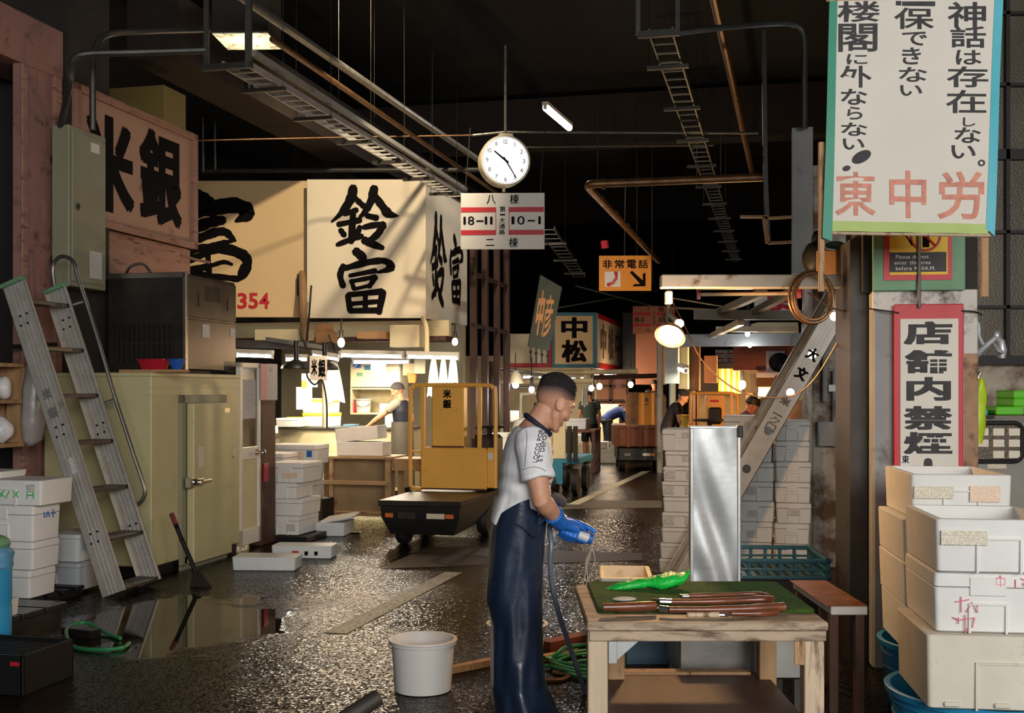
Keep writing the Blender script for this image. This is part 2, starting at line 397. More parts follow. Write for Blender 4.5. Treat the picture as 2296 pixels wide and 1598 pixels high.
def stroke(mb, pts, y, f):
    """brush stroke: pts = (x, z, width) mapped by f; flat ribbon with rounded ends"""
    q = [Vector((p[0], p[1], p[2])) for p in pts]; q = catmull(q, 5) if len(q) > 2 else [q[0].lerp(q[1], k/4) for k in range(5)]
    L_, R_ = [], []
    for i, p in enumerate(q):
        a = q[max(i-1, 0)]; b = q[min(i+1, len(q)-1)]; t = Vector((b.x-a.x, b.y-a.y)); t = t.normalized() if t.length else Vector((1, 0))
        w = p.z/2*(1+.10*sin(i*2.1+p.x)); n = Vector((-t.y, t.x))
        if i == 0:
            c = Vector((p.x, p.y))-t*w*.7; L_.append(c+n*w*.55); R_.append(c-n*w*.55)
        L_.append(Vector((p.x, p.y))+n*w); R_.append(Vector((p.x, p.y))-n*w)
        if i == len(q)-1 and p.z > 12:
            c = Vector((p.x, p.y))+t*w*.7; L_.append(c+n*w*.5); R_.append(c-n*w*.5)
    SN[0] += 1; y -= (SN[0] % 16)*.0003; vs = []
    for a, b in zip(L_, R_):
        for k in (a, b):
            X, Z = f(k.x, k.y); vs.append((X, y, Z))
    mb.add(vs, [(2*i, 2*i+1, 2*i+3, 2*i+2) for i in range(len(L_)-1)])
SUZU = [[(1205,135,70),(1190,210,74),(1130,310,55),(1040,395,12)], [(1210,205,40),(1270,262,46),(1290,275,40)], [(1140,335,32),(1230,302,42)],
 [(1095,410,40),(1255,378,46)], [(1205,320,48),(1190,540,52)], [(1110,450,42),(1140,492,45)], [(1255,428,44),(1228,500,42)], [(1085,562,34),(1180,525,44),(1272,495,40)],
 [(1362,140,72),(1340,230,62),(1290,320,48),(1255,352,26)], [(1350,175,40),(1420,270,62),(1470,330,64),(1545,347,8)], [(1310,345,44),(1380,362,52)],
 [(1285,432,40),(1360,415,46),(1432,412,50)], [(1428,420,55),(1380,490,52),(1300,545,40)], [(1290,528,60),(1350,556,58),(1425,585,36)]]
TOMI = [[(1225,610,70),(1285,660,62)], [(1132,720,46),(1108,790,50),(1130,870,44)], [(1150,735,46),(1300,695,52),(1440,682,50),(1485,735,60),(1385,768,16)],
 [(1262,650,50),(1290,700,44)], [(1180,792,34),(1370,755,40)], [(1190,830,34),(1212,890,36)], [(1190,835,32),(1370,800,38)], [(1372,806,40),(1325,872,38)], [(1210,893,30),(1330,865,30)],
 [(1165,940,42),(1182,1050,46)], [(1170,935,40),(1420,910,46)], [(1427,915,50),(1398,1068,50)], [(1190,1002,34),(1390,985,36)], [(1296,930,40),(1296,1040,40)], [(1180,1055,44),(1400,1050,44)]]
# ---------------------------------------------------------------- repeated builders
def rrect(w, d, r, z, n=3, cx=0, cy=0):
    out = []
    for (sx, sy, a0) in ((1, -1, -pi/2), (1, 1, 0), (-1, 1, pi/2), (-1, -1, pi)):
        for k in range(n+1):
            a = a0+pi/2*k/n; out.append((cx+sx*(w/2-r)+r*cos(a), cy+sy*(d/2-r)+r*sin(a), z))
    return out
FC = {}
def foam(label, loc, rz, w, d, h, group=None, m='foam', lid=True, tab=0, sticker=None, open_=False, name='foam_box'):
    """expanded polystyrene fish box: body (+ lid, + label_sticker); origin at the middle of its base"""
    o = E(name, label, 'box', loc, rz, group); key = (round(w, 3), round(d, 3), round(h, 3), m, lid, tab, open_)
    if key not in FC:
        lh = .26*h if lid else 0; b = MB(); r = .018; t = .028
        hb = h-lh
        R = [rrect(w-.03, d-.03, r, 0), rrect(w-.016, d-.016, r, .006), rrect(w-.004, d-.004, r, hb-.004), rrect(w-.012, d-.012, r, hb)]
        if open_: R += [rrect(w-2*t, d-2*t, r, hb), rrect(w-2*t-.02, d-2*t-.02, r, .03)]
        b.loft(R)
        if tab:
            x = w*.17; zt = hb*.62
            for sgn in (-1, 1): b.box(sgn*x-.004, -d/2-.004, .0, sgn*x+.004, -d/2+.01, zt)
            b.box(-x-.004, -d/2-.005, zt, x+.004, -d/2+.01, zt+.007)
            if tab > 1:
                for sx in (-.33, 0, .33): b.box(sx*w-.03, -d/2-.006, .012, sx*w+.03, -d/2+.01, .03, .004)
        l = None
        if lid:
            q = MB(); q.loft([rrect(w-.006, d-.006, r, hb+.003), rrect(w, d, r, hb+.006), rrect(w-.004, d-.004, r, h-.008), rrect(w-.02, d-.02, r, h)])
            if tab: q.box(-w*.17, -d/2-.005, hb-.03, w*.17, -d/2+.01, h-.02, .003)
            l = q.mesh('lid', m)
        FC[key] = (b.mesh('body', m), l)
    me, l = FC[key]
    for nm, x in (('body', me), ('lid', l)):
        if x:
            c = bpy.data.objects.new(nm, x); COL.objects.link(c); c.parent = o
    for k, (sx, sz, sw, sh, sm) in enumerate(sticker or []):
        mb = MB(); y = -d/2-.0075
        mb.box(sx-sw/2, y, sz-sh/2, sx+sw/2, y+.003, sz+sh/2); mb.build('label_sticker', sm, o)
    return o
def scribble(o, name, items, m, y, bold=.0):
    mb = MB()
    for ch, r in items: glyph(mb, ch, bold, r, y)
    return mb.build(name, m, o)
def ordinal(i): return ['topmost', 'second', 'third', 'fourth', 'fifth', 'sixth', 'seventh', 'eighth', 'ninth'][i]
# ================================================================= THE HALL
def slab(name, label, cat, x0, y0, x1, y1, Y, d, m, rz=YAW, b=.004, group=None, kind=None):
    """box-shaped thing whose front covers the given picture rectangle at distance Y; d deep, built at its real size"""
    w = (x1-x0)*Y/F; z0 = CH-(y1-HZ)*Y/F; z1 = CH-(y0-HZ)*Y/F; c = P((x0+x1)/2, HZ, Y)
    o = one(name, label, cat, (c.x, Y, z0), rz, MB().box(-w/2, 0, 0, w/2, d, z1-z0, b), m, group)
    if kind: o['kind'] = kind
    return o
def slabE(name, label, cat, x0, y0, x1, y1, Y, rz=YAW, group=None):
    w = (x1-x0)*Y/F; z0 = CH-(y1-HZ)*Y/F; z1 = CH-(y0-HZ)*Y/F; c = P((x0+x1)/2, HZ, Y)
    return E(name, label, cat, (c.x, Y, z0), rz, group), w, z1-z0
# wet asphalt with a puddle left of the lane
def floor_mat():
    m = bpy.data.materials.new('wet_asphalt'); m.use_nodes = True; nt = m.node_tree; N, L = nt.nodes, nt.links; b = N['Principled BSDF']; MATS['asphalt'] = m
    tc = N.new('ShaderNodeTexCoord')
    def noise(s, d=3):
        n = N.new('ShaderNodeTexNoise'); n.inputs['Scale'].default_value = s; n.inputs['Detail'].default_value = d; L.new(tc.outputs['Object'], n.inputs['Vector']); return n.outputs['Fac']
    def math_(op, a, b_):
        n = N.new('ShaderNodeMath'); n.operation = op
        for i, x in enumerate((a, b_)):
            if isinstance(x, (int, float)): n.inputs[i].default_value = x
            else: L.new(x, n.inputs[i])
        return n.outputs[0]
    # puddle mask: an ellipse with a ragged rim
    pc = G(395, 1395)
    mp = N.new('ShaderNodeMapping'); L.new(tc.outputs['Object'], mp.inputs[0]); mp.vector_type = 'POINT'
    mp.inputs['Location'].default_value = (-pc.x/.82, -pc.y/1.0, 0); mp.inputs['Scale'].default_value = (1/.82, 1/1.0, 0)
    ln = N.new('ShaderNodeVectorMath'); ln.operation = 'LENGTH'; L.new(mp.outputs[0], ln.inputs[0])
    d = math_('ADD', ln.outputs['Value'], math_('MULTIPLY', math_('SUBTRACT', noise(2.2, 5), .5), 1.5))
    mr = N.new('ShaderNodeMapRange'); L.new(d, mr.inputs[0]); mr.inputs[1].default_value = .80; mr.inputs[2].default_value = .95; mr.inputs[3].default_value = 1; mr.inputs[4].default_value = 0
    pud = mr.outputs[0]
    wet = N.new('ShaderNodeMapRange'); L.new(noise(.9, 4), wet.inputs[0]); wet.inputs[1].default_value = .38; wet.inputs[2].default_value = .62; wet.inputs[3].default_value = .26; wet.inputs[4].default_value = .13
    ro = N.new('ShaderNodeMix'); ro.data_type = 'FLOAT'; L.new(pud, ro.inputs[0]); L.new(wet.outputs[0], ro.inputs[2]); ro.inputs[3].default_value = .03; L.new(ro.outputs[0], b.inputs['Roughness'])
    cr = N.new('ShaderNodeValToRGB'); L.new(noise(3.0, 6), cr.inputs[0]); cr.color_ramp.elements[0].position = .3; cr.color_ramp.elements[1].position = .75
    cr.color_ramp.elements[0].color = rgb((19, 15, 12)); cr.color_ramp.elements[1].color = rgb((32, 27, 22)); L.new(cr.outputs[0], b.inputs['Base Color'])
    vo = N.new('ShaderNodeTexVoronoi'); vo.inputs['Scale'].default_value = 105; L.new(tc.outputs['Object'], vo.inputs['Vector'])
    def vm(op, a, b_):
        n = N.new('ShaderNodeVectorMath'); n.operation = op
        for i, x in enumerate((a, b_)):
            if x is None: continue
            if isinstance(x, tuple): n.inputs[i].default_value = x
            else: L.new(x, n.inputs[i])
        return n.outputs[0]
    ge = N.new('ShaderNodeNewGeometry'); sc = N.new('ShaderNodeVectorMath'); sc.operation = 'SCALE'
    L.new(vm('MULTIPLY', vm('SUBTRACT', vo.outputs['Color'], (.5, .5, .5)), (.36, .36, 0)), sc.inputs[0]); L.new(math_('SUBTRACT', 1, pud), sc.inputs['Scale'])
    nn = vm('NORMALIZE', vm('ADD', ge.outputs['Normal'], sc.outputs[0]), None); L.new(nn, b.inputs['Normal'])
    L.new(math_('ADD', math_('MULTIPLY', pud, .4), .12), b.inputs['Specular IOR Level'])
floor_mat()
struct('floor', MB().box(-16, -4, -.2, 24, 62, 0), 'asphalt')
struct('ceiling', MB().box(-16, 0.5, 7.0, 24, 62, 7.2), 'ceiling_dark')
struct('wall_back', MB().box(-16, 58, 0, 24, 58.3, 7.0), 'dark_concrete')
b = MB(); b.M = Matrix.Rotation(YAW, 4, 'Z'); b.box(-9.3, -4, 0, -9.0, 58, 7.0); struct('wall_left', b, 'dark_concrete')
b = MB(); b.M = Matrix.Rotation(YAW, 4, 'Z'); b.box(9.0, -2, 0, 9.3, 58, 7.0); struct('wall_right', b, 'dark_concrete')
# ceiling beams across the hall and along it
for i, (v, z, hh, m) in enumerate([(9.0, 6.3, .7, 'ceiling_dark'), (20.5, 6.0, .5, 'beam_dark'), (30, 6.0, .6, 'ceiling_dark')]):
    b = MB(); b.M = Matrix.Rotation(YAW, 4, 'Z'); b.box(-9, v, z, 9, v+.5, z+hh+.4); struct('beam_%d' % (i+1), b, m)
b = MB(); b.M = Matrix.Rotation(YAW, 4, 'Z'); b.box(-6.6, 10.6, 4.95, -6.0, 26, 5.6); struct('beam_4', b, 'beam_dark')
# painted line in the lane, worn
ln = MB(); 
for (x0, y0, x1, y1, hw) in [(752, 1420, 1018, 1283, .075), (1285, 1131, 1450, 1056, .075)]:
    a, c = G(x0, y0), G(x1, y1); t = (c-a).normalized(); n = Vector((-t.y, t.x, 0))*hw; z = Vector((0, 0, .003))
    ln.quad(a-n+z, c-n+z, c+n+z, a+n+z)
o = ln.build('floor_marking', 'asphalt_line'); o['kind'] = 'structure'; o['label'] = 'worn white line painted down the lane'; o['category'] = 'floor marking'
a = MB(); p = [G(905, 1262), G(1100, 1262), G(1100, 1268), G(880, 1268)]; a.loft([[q+Vector((0, 0, .004)) for q in p], [q+Vector((0, 0, .0)) for q in p]])
# concrete strip with a drain cover crossing the lane behind the man
b = MB(); q = [G(850, 1274), G(1480, 1252), G(1484, 1122), G(1330, 1122), G(1140, 1222)]
b.add([p+Vector((0, 0, .0025)) for p in (G(852, 1275), G(1440, 1256), G(1440, 1240), G(960, 1225))], [(0, 1, 2, 3)])
b.add([p+Vector((0, 0, .0025)) for p in (G(1255, 1142), G(1484, 1138), G(1484, 1122), G(1290, 1122))], [(0, 1, 2, 3)])
mat('concrete_wet', (66, 56, 44), .5, var=.25, scale=5, bump=.2, bscale=60)
o = b.build('floor_strip', 'concrete_wet'); o['kind'] = 'structure'; o['label'] = 'pale concrete strips across the asphalt lane'; o['category'] = 'floor strip'
pc = G(1040, 1256)
o = one('drain_cover', 'round dark iron drain cover in the lane in front of the yellow cart', 'drain cover', (pc.x, pc.y, 0), 0, MB().lathe([(.30, 0), (.30, .006), (.285, .008), (.27, .005), (.0, .005)], 28), 'iron')

# ================================================================= LEFT: PINK WALL, PILLAR, BIG SIGN
U0 = -5.95
b = MB(); b.M = Matrix.Rotation(YAW, 4, 'Z')
b.box(-6.02, 8.02, 0, U0, 8.52, 4.2)
struct('wall_pink', b, 'pink_panel')
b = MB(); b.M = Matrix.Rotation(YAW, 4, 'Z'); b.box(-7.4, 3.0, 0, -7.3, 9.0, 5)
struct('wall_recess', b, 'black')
b = MB(); b.M = Matrix.Rotation(YAW, 4, 'Z'); b.box(-6.4, 3, 4.16, U0+.02, 8.56, 4.57, .01); struct('trim_1', b, 'pink_panel')
b = MB(); b.M = Matrix.Rotation(YAW, 4, 'Z'); b.box(U0, 8.42, .9, U0+.035, 8.52, 4.16, .004); b.box(U0, 8.02, .9, U0+.02, 8.09, 4.16, .004); b.box(U0-.01, 8.30, 2.9, U0+.004, 8.36, 3.1); struct('trim_2', b, 'pink_wood')
b = MB(); b.M = Matrix.Rotation(YAW, 4, 'Z'); b.box(-6.6, 8.62, 0, U0+.03, 9.22, 7.0); struct('pillar_1', b, 'dark_concrete')
b = MB(); b.M = Matrix.Rotation(YAW, 4, 'Z'); b.box(-6.3, 9.22, 0, U0-.06, 10.84, 3.02); struct('wall_boards', b, 'pink_wood')
# electrical cabinet on the pillar
u1 = U0+.03
a0 = LU(152, 278, u1+.2); a1 = LU(235, 300, u1+.2); zb = LU(152, 640, u1+.2)[2]
o = T('electrical_cabinet', 'grey green steel electrical cabinet hung high on the dark pillar', 'cabinet', (u1+.05, a0[1], zb)); L_ = a1[1]-a0[1]; H_ = a0[2]-zb
MB().box(0, 0, 0, .16, L_, H_, .006).build('body', 'grey_box', o); b = MB(); b.box(-.05, .05, .2, 0, .12, .26); b.box(-.05, .05, H_-.3, 0, .12, H_-.24); b.build('wall_bracket', 'iron', o)
MB().box(.16, .03, .04, .172, L_-.02, H_-.04, .004).build('door', 'grey_box', o)
b = MB(); b.cyl((.172, .10, H_*.5), (.188, .10, H_*.5), .018); b.box(.172, .085, H_*.5-.03, .184, .115, H_*.5+.03, .004); b.build('handle', 'steel_dark', o)
MB().box(.172, L_*.52, .09, .174, L_*.85, .32).build('label_sticker', 'print_grey', o); MB().box(.172, L_*.55, H_-.17, .174, L_*.78, H_-.09).build('label_tape', 'plate_white', o)
# conduits
def conduit(label, pts, r, m='conduit', name='conduit', n=8):
    pts = catmull(pts, 5); o = one(name, label, 'conduit', pts[0], 0, MB(), m); bpy.data.objects.remove(o)
    b = MB(); b.tube([p-pts[0] for p in pts], r, n); return one(name, label, 'conduit', pts[0], 0, b, m)
conduit('grey conduit bending out of the electrical cabinet top towards the ceiling', [W(u1+.10, a0[1]+.04, a0[2]-.02), P(156, 190, 8.95), P(160, 140, 8.95), P(190, 122, 9.0), P(300, 118, 9.1), P(460, 113, 9.3)], .028)
conduit('higher dark conduit curving off the pillar above the electrical cabinet', [P(208, 290, 9.45), P(208, 160, 9.45), P(214, 110, 9.5), P(240, 78, 9.6), P(330, 70, 9.8), P(470, 66, 10.2)], .028)
# olive panel and the pink shop sign
slab('backing_board', 'plain olive box panel rising behind the pink framed sign', 'board', 205, 195, 376, 420, 11.95, .45, 'olive_panel')
US = U0+.05
s0 = LU(219, 230, US); s1 = LU(441, 303, US); zb = LU(441, 560, US)[2]; zt = s1[2]; Ls = s1[1]-s0[1]+.35; v0 = s0[1]-.35
o = T('shop_sign', 'pink framed signboard with two heavy black characters behind the electrical cabinet', 'sign', (US, v0, zb)); Hs = zt-zb
MB().box(-.06, 0, 0, -.02, Ls, Hs).build('board', 'sign_pink', o)
b = MB(); b.box(-.08, 0, 0, .02, Ls, .07, .006); b.box(-.08, 0, Hs-.07, .02, Ls, Hs, .006); b.box(-.08, Ls-.08, 0, .02, Ls, Hs, .006); b.box(-.08, 0, 0, .02, .08, Hs, .006); b.build('frame', 'pink_wood', o)
b = MB(); b.M = Matrix.Rotation(pi/2, 4, 'Z')   # local x runs along the lane, readable from it
g0 = LU(188, 400, US); g1 = LU(305, 400, US); h0 = LU(316, 400, US); h1 = LU(411, 400, US)
glyph(b, '米', .045, (g0[1]-v0, Hs*.13, g1[1]-v0, Hs*.86), .017); glyph(b, '銀', .045, (h0[1]-v0, Hs*.13, h1[1]-v0, Hs*.90), .017)
b.build('lettering', 'ink', o)
conduit('thin bracket bar sticking out below the pink framed sign', [P(405, 572, 11.5), P(440, 582, 11.6), P(470, 588, 11.6)], .015, 'pink_wood', 'bracket')

# ---------------------------------------------------------------- shelf box, bag and pipe on the pink wall
q0 = LU(-40, 815, U0+.24); q1 = LU(60, 815, U0+.24); zb = LU(60, 1000, U0+.24)[2]; zt = LU(60, 815, U0+.24)[2]
o = T('wall_shelf', 'small open wooden shelf box on the pink wall beside the ladder', 'shelf', (U0, q0[1], zb)); l = q1[1]-q0[1]; h = zt-zb
b = MB()
for z in (0, h*.52, h-.03): b.box(.01, 0, z, .24, l, z+.03, .003)
b.box(.01, l-.03, 0, .24, l, h, .003); b.box(.01, 0, 0, .24, .03, h, .003); b.build('frame', 'wood', o); MB().box(.002, 0, 0, .012, l, h).build('back_panel', 'wood_dark', o)
def lump(name, label, cat, loc, r, m, seed=0, sub=14, amp=.16, group=None):
    rnd = random.Random(seed); b = MB(); b.ell((0, 0, r[2]), r, 18, 12)
    b.v = [tuple(Vector((x, y, z))+Vector((x, y, z-r[2])).normalized()*amp*min(r)*sin(x*37+seed)*sin(y*41+2*seed)*cos(z*33)) for x, y, z in b.v]
    b.v = [(x, y, max(0, z)) for x, y, z in b.v]
    return one(name, label, cat, loc, rnd.random()*3, b, m, group, smooth=60)
w_ = lambda px, py: W(*LU(px, py, U0+.14))
lump('plastic_bag', 'crumpled white plastic bag on the upper tier of the wooden wall shelf', 'bag', W(U0+.13, q1[1]-.14, zb+h*.52+.03), (.07, .08, .09), 'plastic_bag', 3)
lump('plastic_bag', 'crumpled white plastic bag on the bottom tier of the wooden wall shelf', 'bag', W(U0+.13, q1[1]-.14, zb+.03), (.08, .08, .10), 'plastic_bag', 5)
one('green_bottle', 'green plastic bottle on the upper tier of the wooden wall shelf', 'bottle', W(U0+.13, q1[1]-.32, zb+h*.52+.03), 0, MB().lathe([(.04, 0), (.045, .01), (.045, .11), (.02, .14), (.02, .17), (.0, .17)], 14), 'green_plastic')
one('power_socket', 'white wall socket inside the wooden wall shelf', 'socket', W(U0+.012, q1[1]-.16, zb+h*.30), YAW, MB().box(0, -.035, 0, .02, .035, .11, .004), 'plate_white')
conduit('dark water pipe running along the pink wall above the wooden shelf box', [W(*LU(-60, 781, U0+.06)), W(*LU(30, 777, U0+.06)), W(*LU(125, 772, U0+.06))], .018, 'steel_dark', 'water_pipe')
b = MB(); c = W(*LU(78, 905, U0+.3)); 
prof = [(.03, .0), (.09, .05), (.11, .2), (.10, .45), (.07, .7), (.05, .85), (.02, .92)]
R = [[((r*(1+.25*sin(3*k*2*pi/16+i)))*cos(2*pi*k/16)*.8+.08*(i/6-.5), r*.7*sin(2*pi*k/16), z) for k in range(16)] for i, (r, z) in enumerate(prof)]
b.loft(R); one('film_roll', 'long clear plastic sheet hanging bunched behind the ladder', 'plastic sheet', (c.x, c.y, LU(78, 1000, U0+.3)[2]), .3, b, 'plastic_film', smooth=60)

# ================================================================= COLD ROOM, ICE MACHINE, DOOR
VF, UF = 8.27, -4.93; fz = 1.52+(HZ-838)*9.15/F
vE = LU(537, 900, UF)[1]; uL = LV(98, 950, VF)[0]
o = T('cold_room', 'large pale yellow green insulated cold room with a side door', 'cold room', (UF, VF, 0)); wc = UF-uL; lc = vE-VF
b = MB(); b.box(-wc, .03, 0, -.03, lc, .09); b.build('plinth', 'black', o)
MB().box(-wc, 0, .09, 0, lc, fz, .008).build('body', 'cream_fridge', o)
b = MB()
for z in (fz-.17, fz-.11): b.box(-wc-.002, -.004, z, .004, lc, z+.008)
b.box(-wc-.002, -.004, .17, .004, lc, .178); b.box(-wc, -.012, fz-.02, .012, lc, fz+.012, .004); b.build('trim_strip', 'cream_fridge', o)
d0 = LU(408, 1000, UF)[1]-VF; d1 = LU(497, 1000, UF)[1]-VF; zt = LU(450, 903, UF)[2]; zb = LU(450, 1252, UF)[2]
b = MB(); b.box(.0, d0-.06, zb-.02, .03, d0, zt+.07, .003); b.box(0, d0-.06, zt, .03, d1+.05, zt+.07, .003); b.box(0, d1, zb-.02, .02, d1+.04, zt, .003); b.box(0, d0-.06, zb-.05, .03, d1+.05, zb, .003); b.build('door_frame', 'grey_box', o)
dr = MB().box(.03, d0+.02, zb, .10, d1+.01, zt, .01).build('door', 'cream_fridge', o)
b = MB(); zl = LU(415, 1080, UF)[2]; b.box(.06, d0-.06, zl-.045, .12, d0-.0, zl+.045, .006); b.box(.10, d0+.02, zl-.03, .135, d0+.14, zl+.03, .006); b.box(.115, d0+.10, zl-.012, .14, d0+.26, zl+.012, .004); b.cyl((.1, d0+.06, zl), (.16, d0+.06, zl), .025); b.build('latch_handle', 'chrome', dr)
MB().box(.101, d0+.10, zl+.12, .103, d0+.19, zl+.30).build('label_sticker', 'print_tan', dr); MB().box(.101, d1-.14, zt-.09, .103, d1-.04, zt-.05).build('maker_plate', 'steel', dr)
b = MB(); v9 = LU(520, 1000, UF)[1]-VF; b.cyl((0, v9, .95), (.03, v9, .95), .05, 16); b.build('gauge', 'cream', o)
# ice machine
vi = LU(415, 700, UF-.1)[1]; hi = CH+(HZ-615)*(vi*cA-(UF-.1)*sA)/F-fz
o = T('ice_machine', 'brown stainless ice machine standing on top of the cold room', 'ice machine', (UF-.1, vi, fz+.012)); li = LU(528, 700, UF-.1)[1]-vi; wi = .76
MB().box(-wi, 0, .03, 0, li, hi, .012).build('body', 'steel_dark', o)
b = MB(); b.box(-wi+.06, .05, 0, -.06, li-.05, .03); b.build('base', 'black', o)
b = MB(); b.box(-wi+.08, -.006, .09, -.10, -.001, .44); b.build('grille_panel', 'black', o)
b = MB()
for k in range(12): x = -wi+.10+k*(wi-.22)/11; b.box(x-.007, -.018, .09, x+.007, -.004, .44)
for z in (.09, .26, .43): b.box(-wi+.08, -.014, z, -.10, -.004, z+.014)
b.build('grille', 'steel_dark', o)
b = MB(); b.box(-wi-.005, -.012, hi-.04, .012, .02, hi+.01, .004); b.box(-.02, -.012, 0.03, .014, .03, hi, .004); b.build('corner_trim', 'steel', o)
b = MB(); b.box(.001, .02, .50, .016, li-.02, hi-.03, .004); b.build('top_panel', 'steel_dark', o)
b = MB(); b.box(.001, .03, .04, .012, li-.02, .48, .004); b.build('front_panel', 'steel_dark', o)
b = MB()
for k in range(9): y = li*.36+k*.032; b.box(.016, y, hi-.22, .019, y+.016, hi-.08)
b.box(.016, li*.22, hi-.28, .02, li*.26, hi-.16); b.box(.016, li*.80, hi-.28, .02, li*.84, hi-.16); b.build('vent_slots', 'black', o)
b = MB(); b.box(.012, li*.30, .33, .014, li*.44, .45); b.box(.012, li*.86, .36, .014, li*.96, .44); b.build('label_sticker', 'print_grey', o)
conduit('dark cable looping over the top of the ice machine', [W(UF-.75, vi+.1, fz+hi+.0), W(UF-.72, vi+.15, fz+hi+.10), W(UF-.62, vi+.2, fz+hi+.12), W(UF-.55, vi+.25, fz+hi+.0)], .012, 'lamp_black', 'cable')
# things on the cold room's edge
pc = LV(345, 838, VF+.12); tz = fz+.012
one('wooden_board', 'thin pale board lying on the front edge of the cold room roof', 'board', W(pc[0], VF+.02, tz), YAW, MB().box(-.26, 0, 0, .3, .14, .025, .003), 'wood')
def tray(name, label, cat, loc, rz, w, d, h, m, group=None, t=.008):
    b = MB(); b.loft([rrect(w-.05, d-.05, .015, 0), rrect(w, d, .02, h-.008), rrect(w+.012, d+.012, .02, h-.006), rrect(w+.012, d+.012, .02, h), rrect(w-2*t, d-2*t, .015, h), rrect(w-.05-2*t, d-.05-2*t, .012, t)])
    return one(name, label, cat, loc, rz, b, m, group)
tray('plastic_tray', 'red plastic tray on the thin board by the ice machine', 'tray', W(pc[0]+.02, VF+.09, tz+.025), YAW, .25, .12, .085, 'red_plastic')
tray('plastic_tray', 'small blue plastic tray beside the red tray on the cold room', 'tray', W(pc[0]+.22, VF+.10, tz+.025), YAW, .11, .11, .085, 'blue')
# glazed aluminium door and the post at the end of the cold room
v0 = vE+.02; v1 = LU(585, 1000, UF)[1]; hz = LU(540, 812, UF)[2]
o = T('hinged_door', 'narrow white aluminium door with glass panel at the end of the cold room', 'door', (UF, v0, 0)); l = v1-v0
b = MB(); fw = .05
b.box(-.05, 0, .05, 0, fw, hz, .004); b.box(-.05, l-fw, .05, 0, l, hz, .004); b.box(-.05, 0, hz-fw, 0, l, hz, .004); b.box(-.05, 0, .05, 0, l, .2, .004); b.box(-.05, fw, .86, 0, l-fw, .98, .004); b.build('frame', 'white_enamel', o)
MB().box(-.03, fw, .98, -.02, l-fw, hz-fw).build('glass_pane', 'glass_mirrorless', o); MB().box(-.035, fw, .2, -.015, l-fw, .86).build('lower_panel', 'cream', o)
b = MB(); b.cyl((0, l-.09, .92), (.06, l-.09, .92), .012); b.ell((.07, l-.09, .92), (.025, .03, .03)); b.cyl((0, l-.09, .92), (.008, l-.09, .92), .035, 16); b.build('knob', 'chrome', o)
MB().box(-.018, fw+.02, 1.25, -.016, l-fw-.03, hz-.16).build('notice_sheet', 'print_grey', o)
v2 = LU(618, 1000, UF)[1]; zt = LU(600, 895, UF)[2]
b = MB(); b.box(-.14, 0, 0, 0, v2-v1-.02, hz-.02, .006)
o = T('door_post', 'thick dark brown timber post beside the narrow aluminium door', 'post', (UF, v1+.02, 0)); b.build('post', 'wood_dark', o)
MB().box(.0, .03, .62, .012, .13, .80, .003).build('alarm_plate', 'red_plastic', o)
for (xa, xb, m, lab) in ((588, 603, 'paper_pink', 'pink paper notice pinned up beside the narrow aluminium door'), (603, 625, 'print_grey', 'white printed notice with a small blue circle beside the pink notice')):
    aa, bb = LU(xa, 815, UF+.03), LU(xb, 815, UF+.03); z0 = LU(xa, 897, UF+.03)[2]
    o = T('paper_notice', lab, 'notice', (UF+.012, aa[1], z0)); MB().box(0, 0, 0, .004, bb[1]-aa[1], aa[2]-z0).build('sheet', m, o)
    if m == 'print_grey': b = MB(); ww = bb[1]-aa[1]; b.cyl((.004, ww*.4, (aa[2]-z0)*.86), (.006, ww*.4, (aa[2]-z0)*.86), .028, 18); b.build('emblem', 'blue_box', o)

# ================================================================= STEP LADDERS
def ladder(label, base, rz, tilt, Lr, width, web, m, treads, handrail=False, mark=None, studs=True):
    """broad-stringer aluminium ladder: local Z up the stringers, Y across, X the stringer's width"""
    o = E('step_ladder', label, 'ladder', base); o.rotation_euler = (Matrix.Rotation(rz, 4, 'Z') @ Matrix.Rotation(-tilt, 4, 'Y')).to_euler()
    for s in (0, 1):
        y = s*width; b = MB()
        b.box(-web/2, y-.004, 0, web/2, y+.004, Lr, .001)
        for x in (-web/2, web/2-.006): b.box(x, y-.004 if s == 0 else y-.03, 0, x+.006, y+.03 if s == 0 else y+.004, Lr, .001)
        for x in (-web*.18, 0, web*.18): b.box(x-.006, y-.0052, 0, x+.006, y+.0052, Lr, .001)
        st = b.build('stringer', m, o)
        b = MB(); b.box(-web/2-.006, y-.034, Lr-.02, web/2+.006, y+.034, Lr+.012, .004); b.build('end_cap', 'green_board' if handrail else 'rubber', st)
        if studs:
            b = MB()
            for z in (Lr-.30, Lr-.30-Lr*.36, Lr-.30-Lr*.70) if handrail else [Lr*k/9 for k in range(1, 9)]:
                if handrail:
                    for dx in (-.03, .03):
                        for dz in (-.035, .035): b.cyl((dx+dz*.25, y-.012, z+dz), (dx+dz*.25, y+.009, z+dz), .0085, 8)
                else: b.cyl((0, y-.02, z), (0, y+.01, z), .034, 18)
            b.build('rivets', 'black' if handrail else 'chrome', st)
    for k in range(treads):
        z = Lr*(k+.14)/(treads-.5 if handrail else treads)
        if handrail:
            b = MB(); b.M = Matrix.Translation((0, 0, z)) @ Matrix.Rotation(tilt, 4, 'Y'); b.box(-web*.5, .005, -.03, web*.45, width-.005, -.006, .003)
            for q in range(5): x = -web*.4+q*web*.2; b.box(x-.008, .006, -.008, x+.008, width-.006, .0, .002)
            b.build('tread', 'ladder_dark', o)
        else:
            b = MB(); b.cyl((0, .003, z), (0, width-.003, z), .016); b.build('rung', m, o)
    return o
lad = ladder('aluminium step ladder with a tubular handrail leaning against the pink wall', W(-4.745, 7.44, .03), YAW, radians(20.1), 2.45, .52, .185, 'alu', 7, True)
zf = lambda px, py, y: None
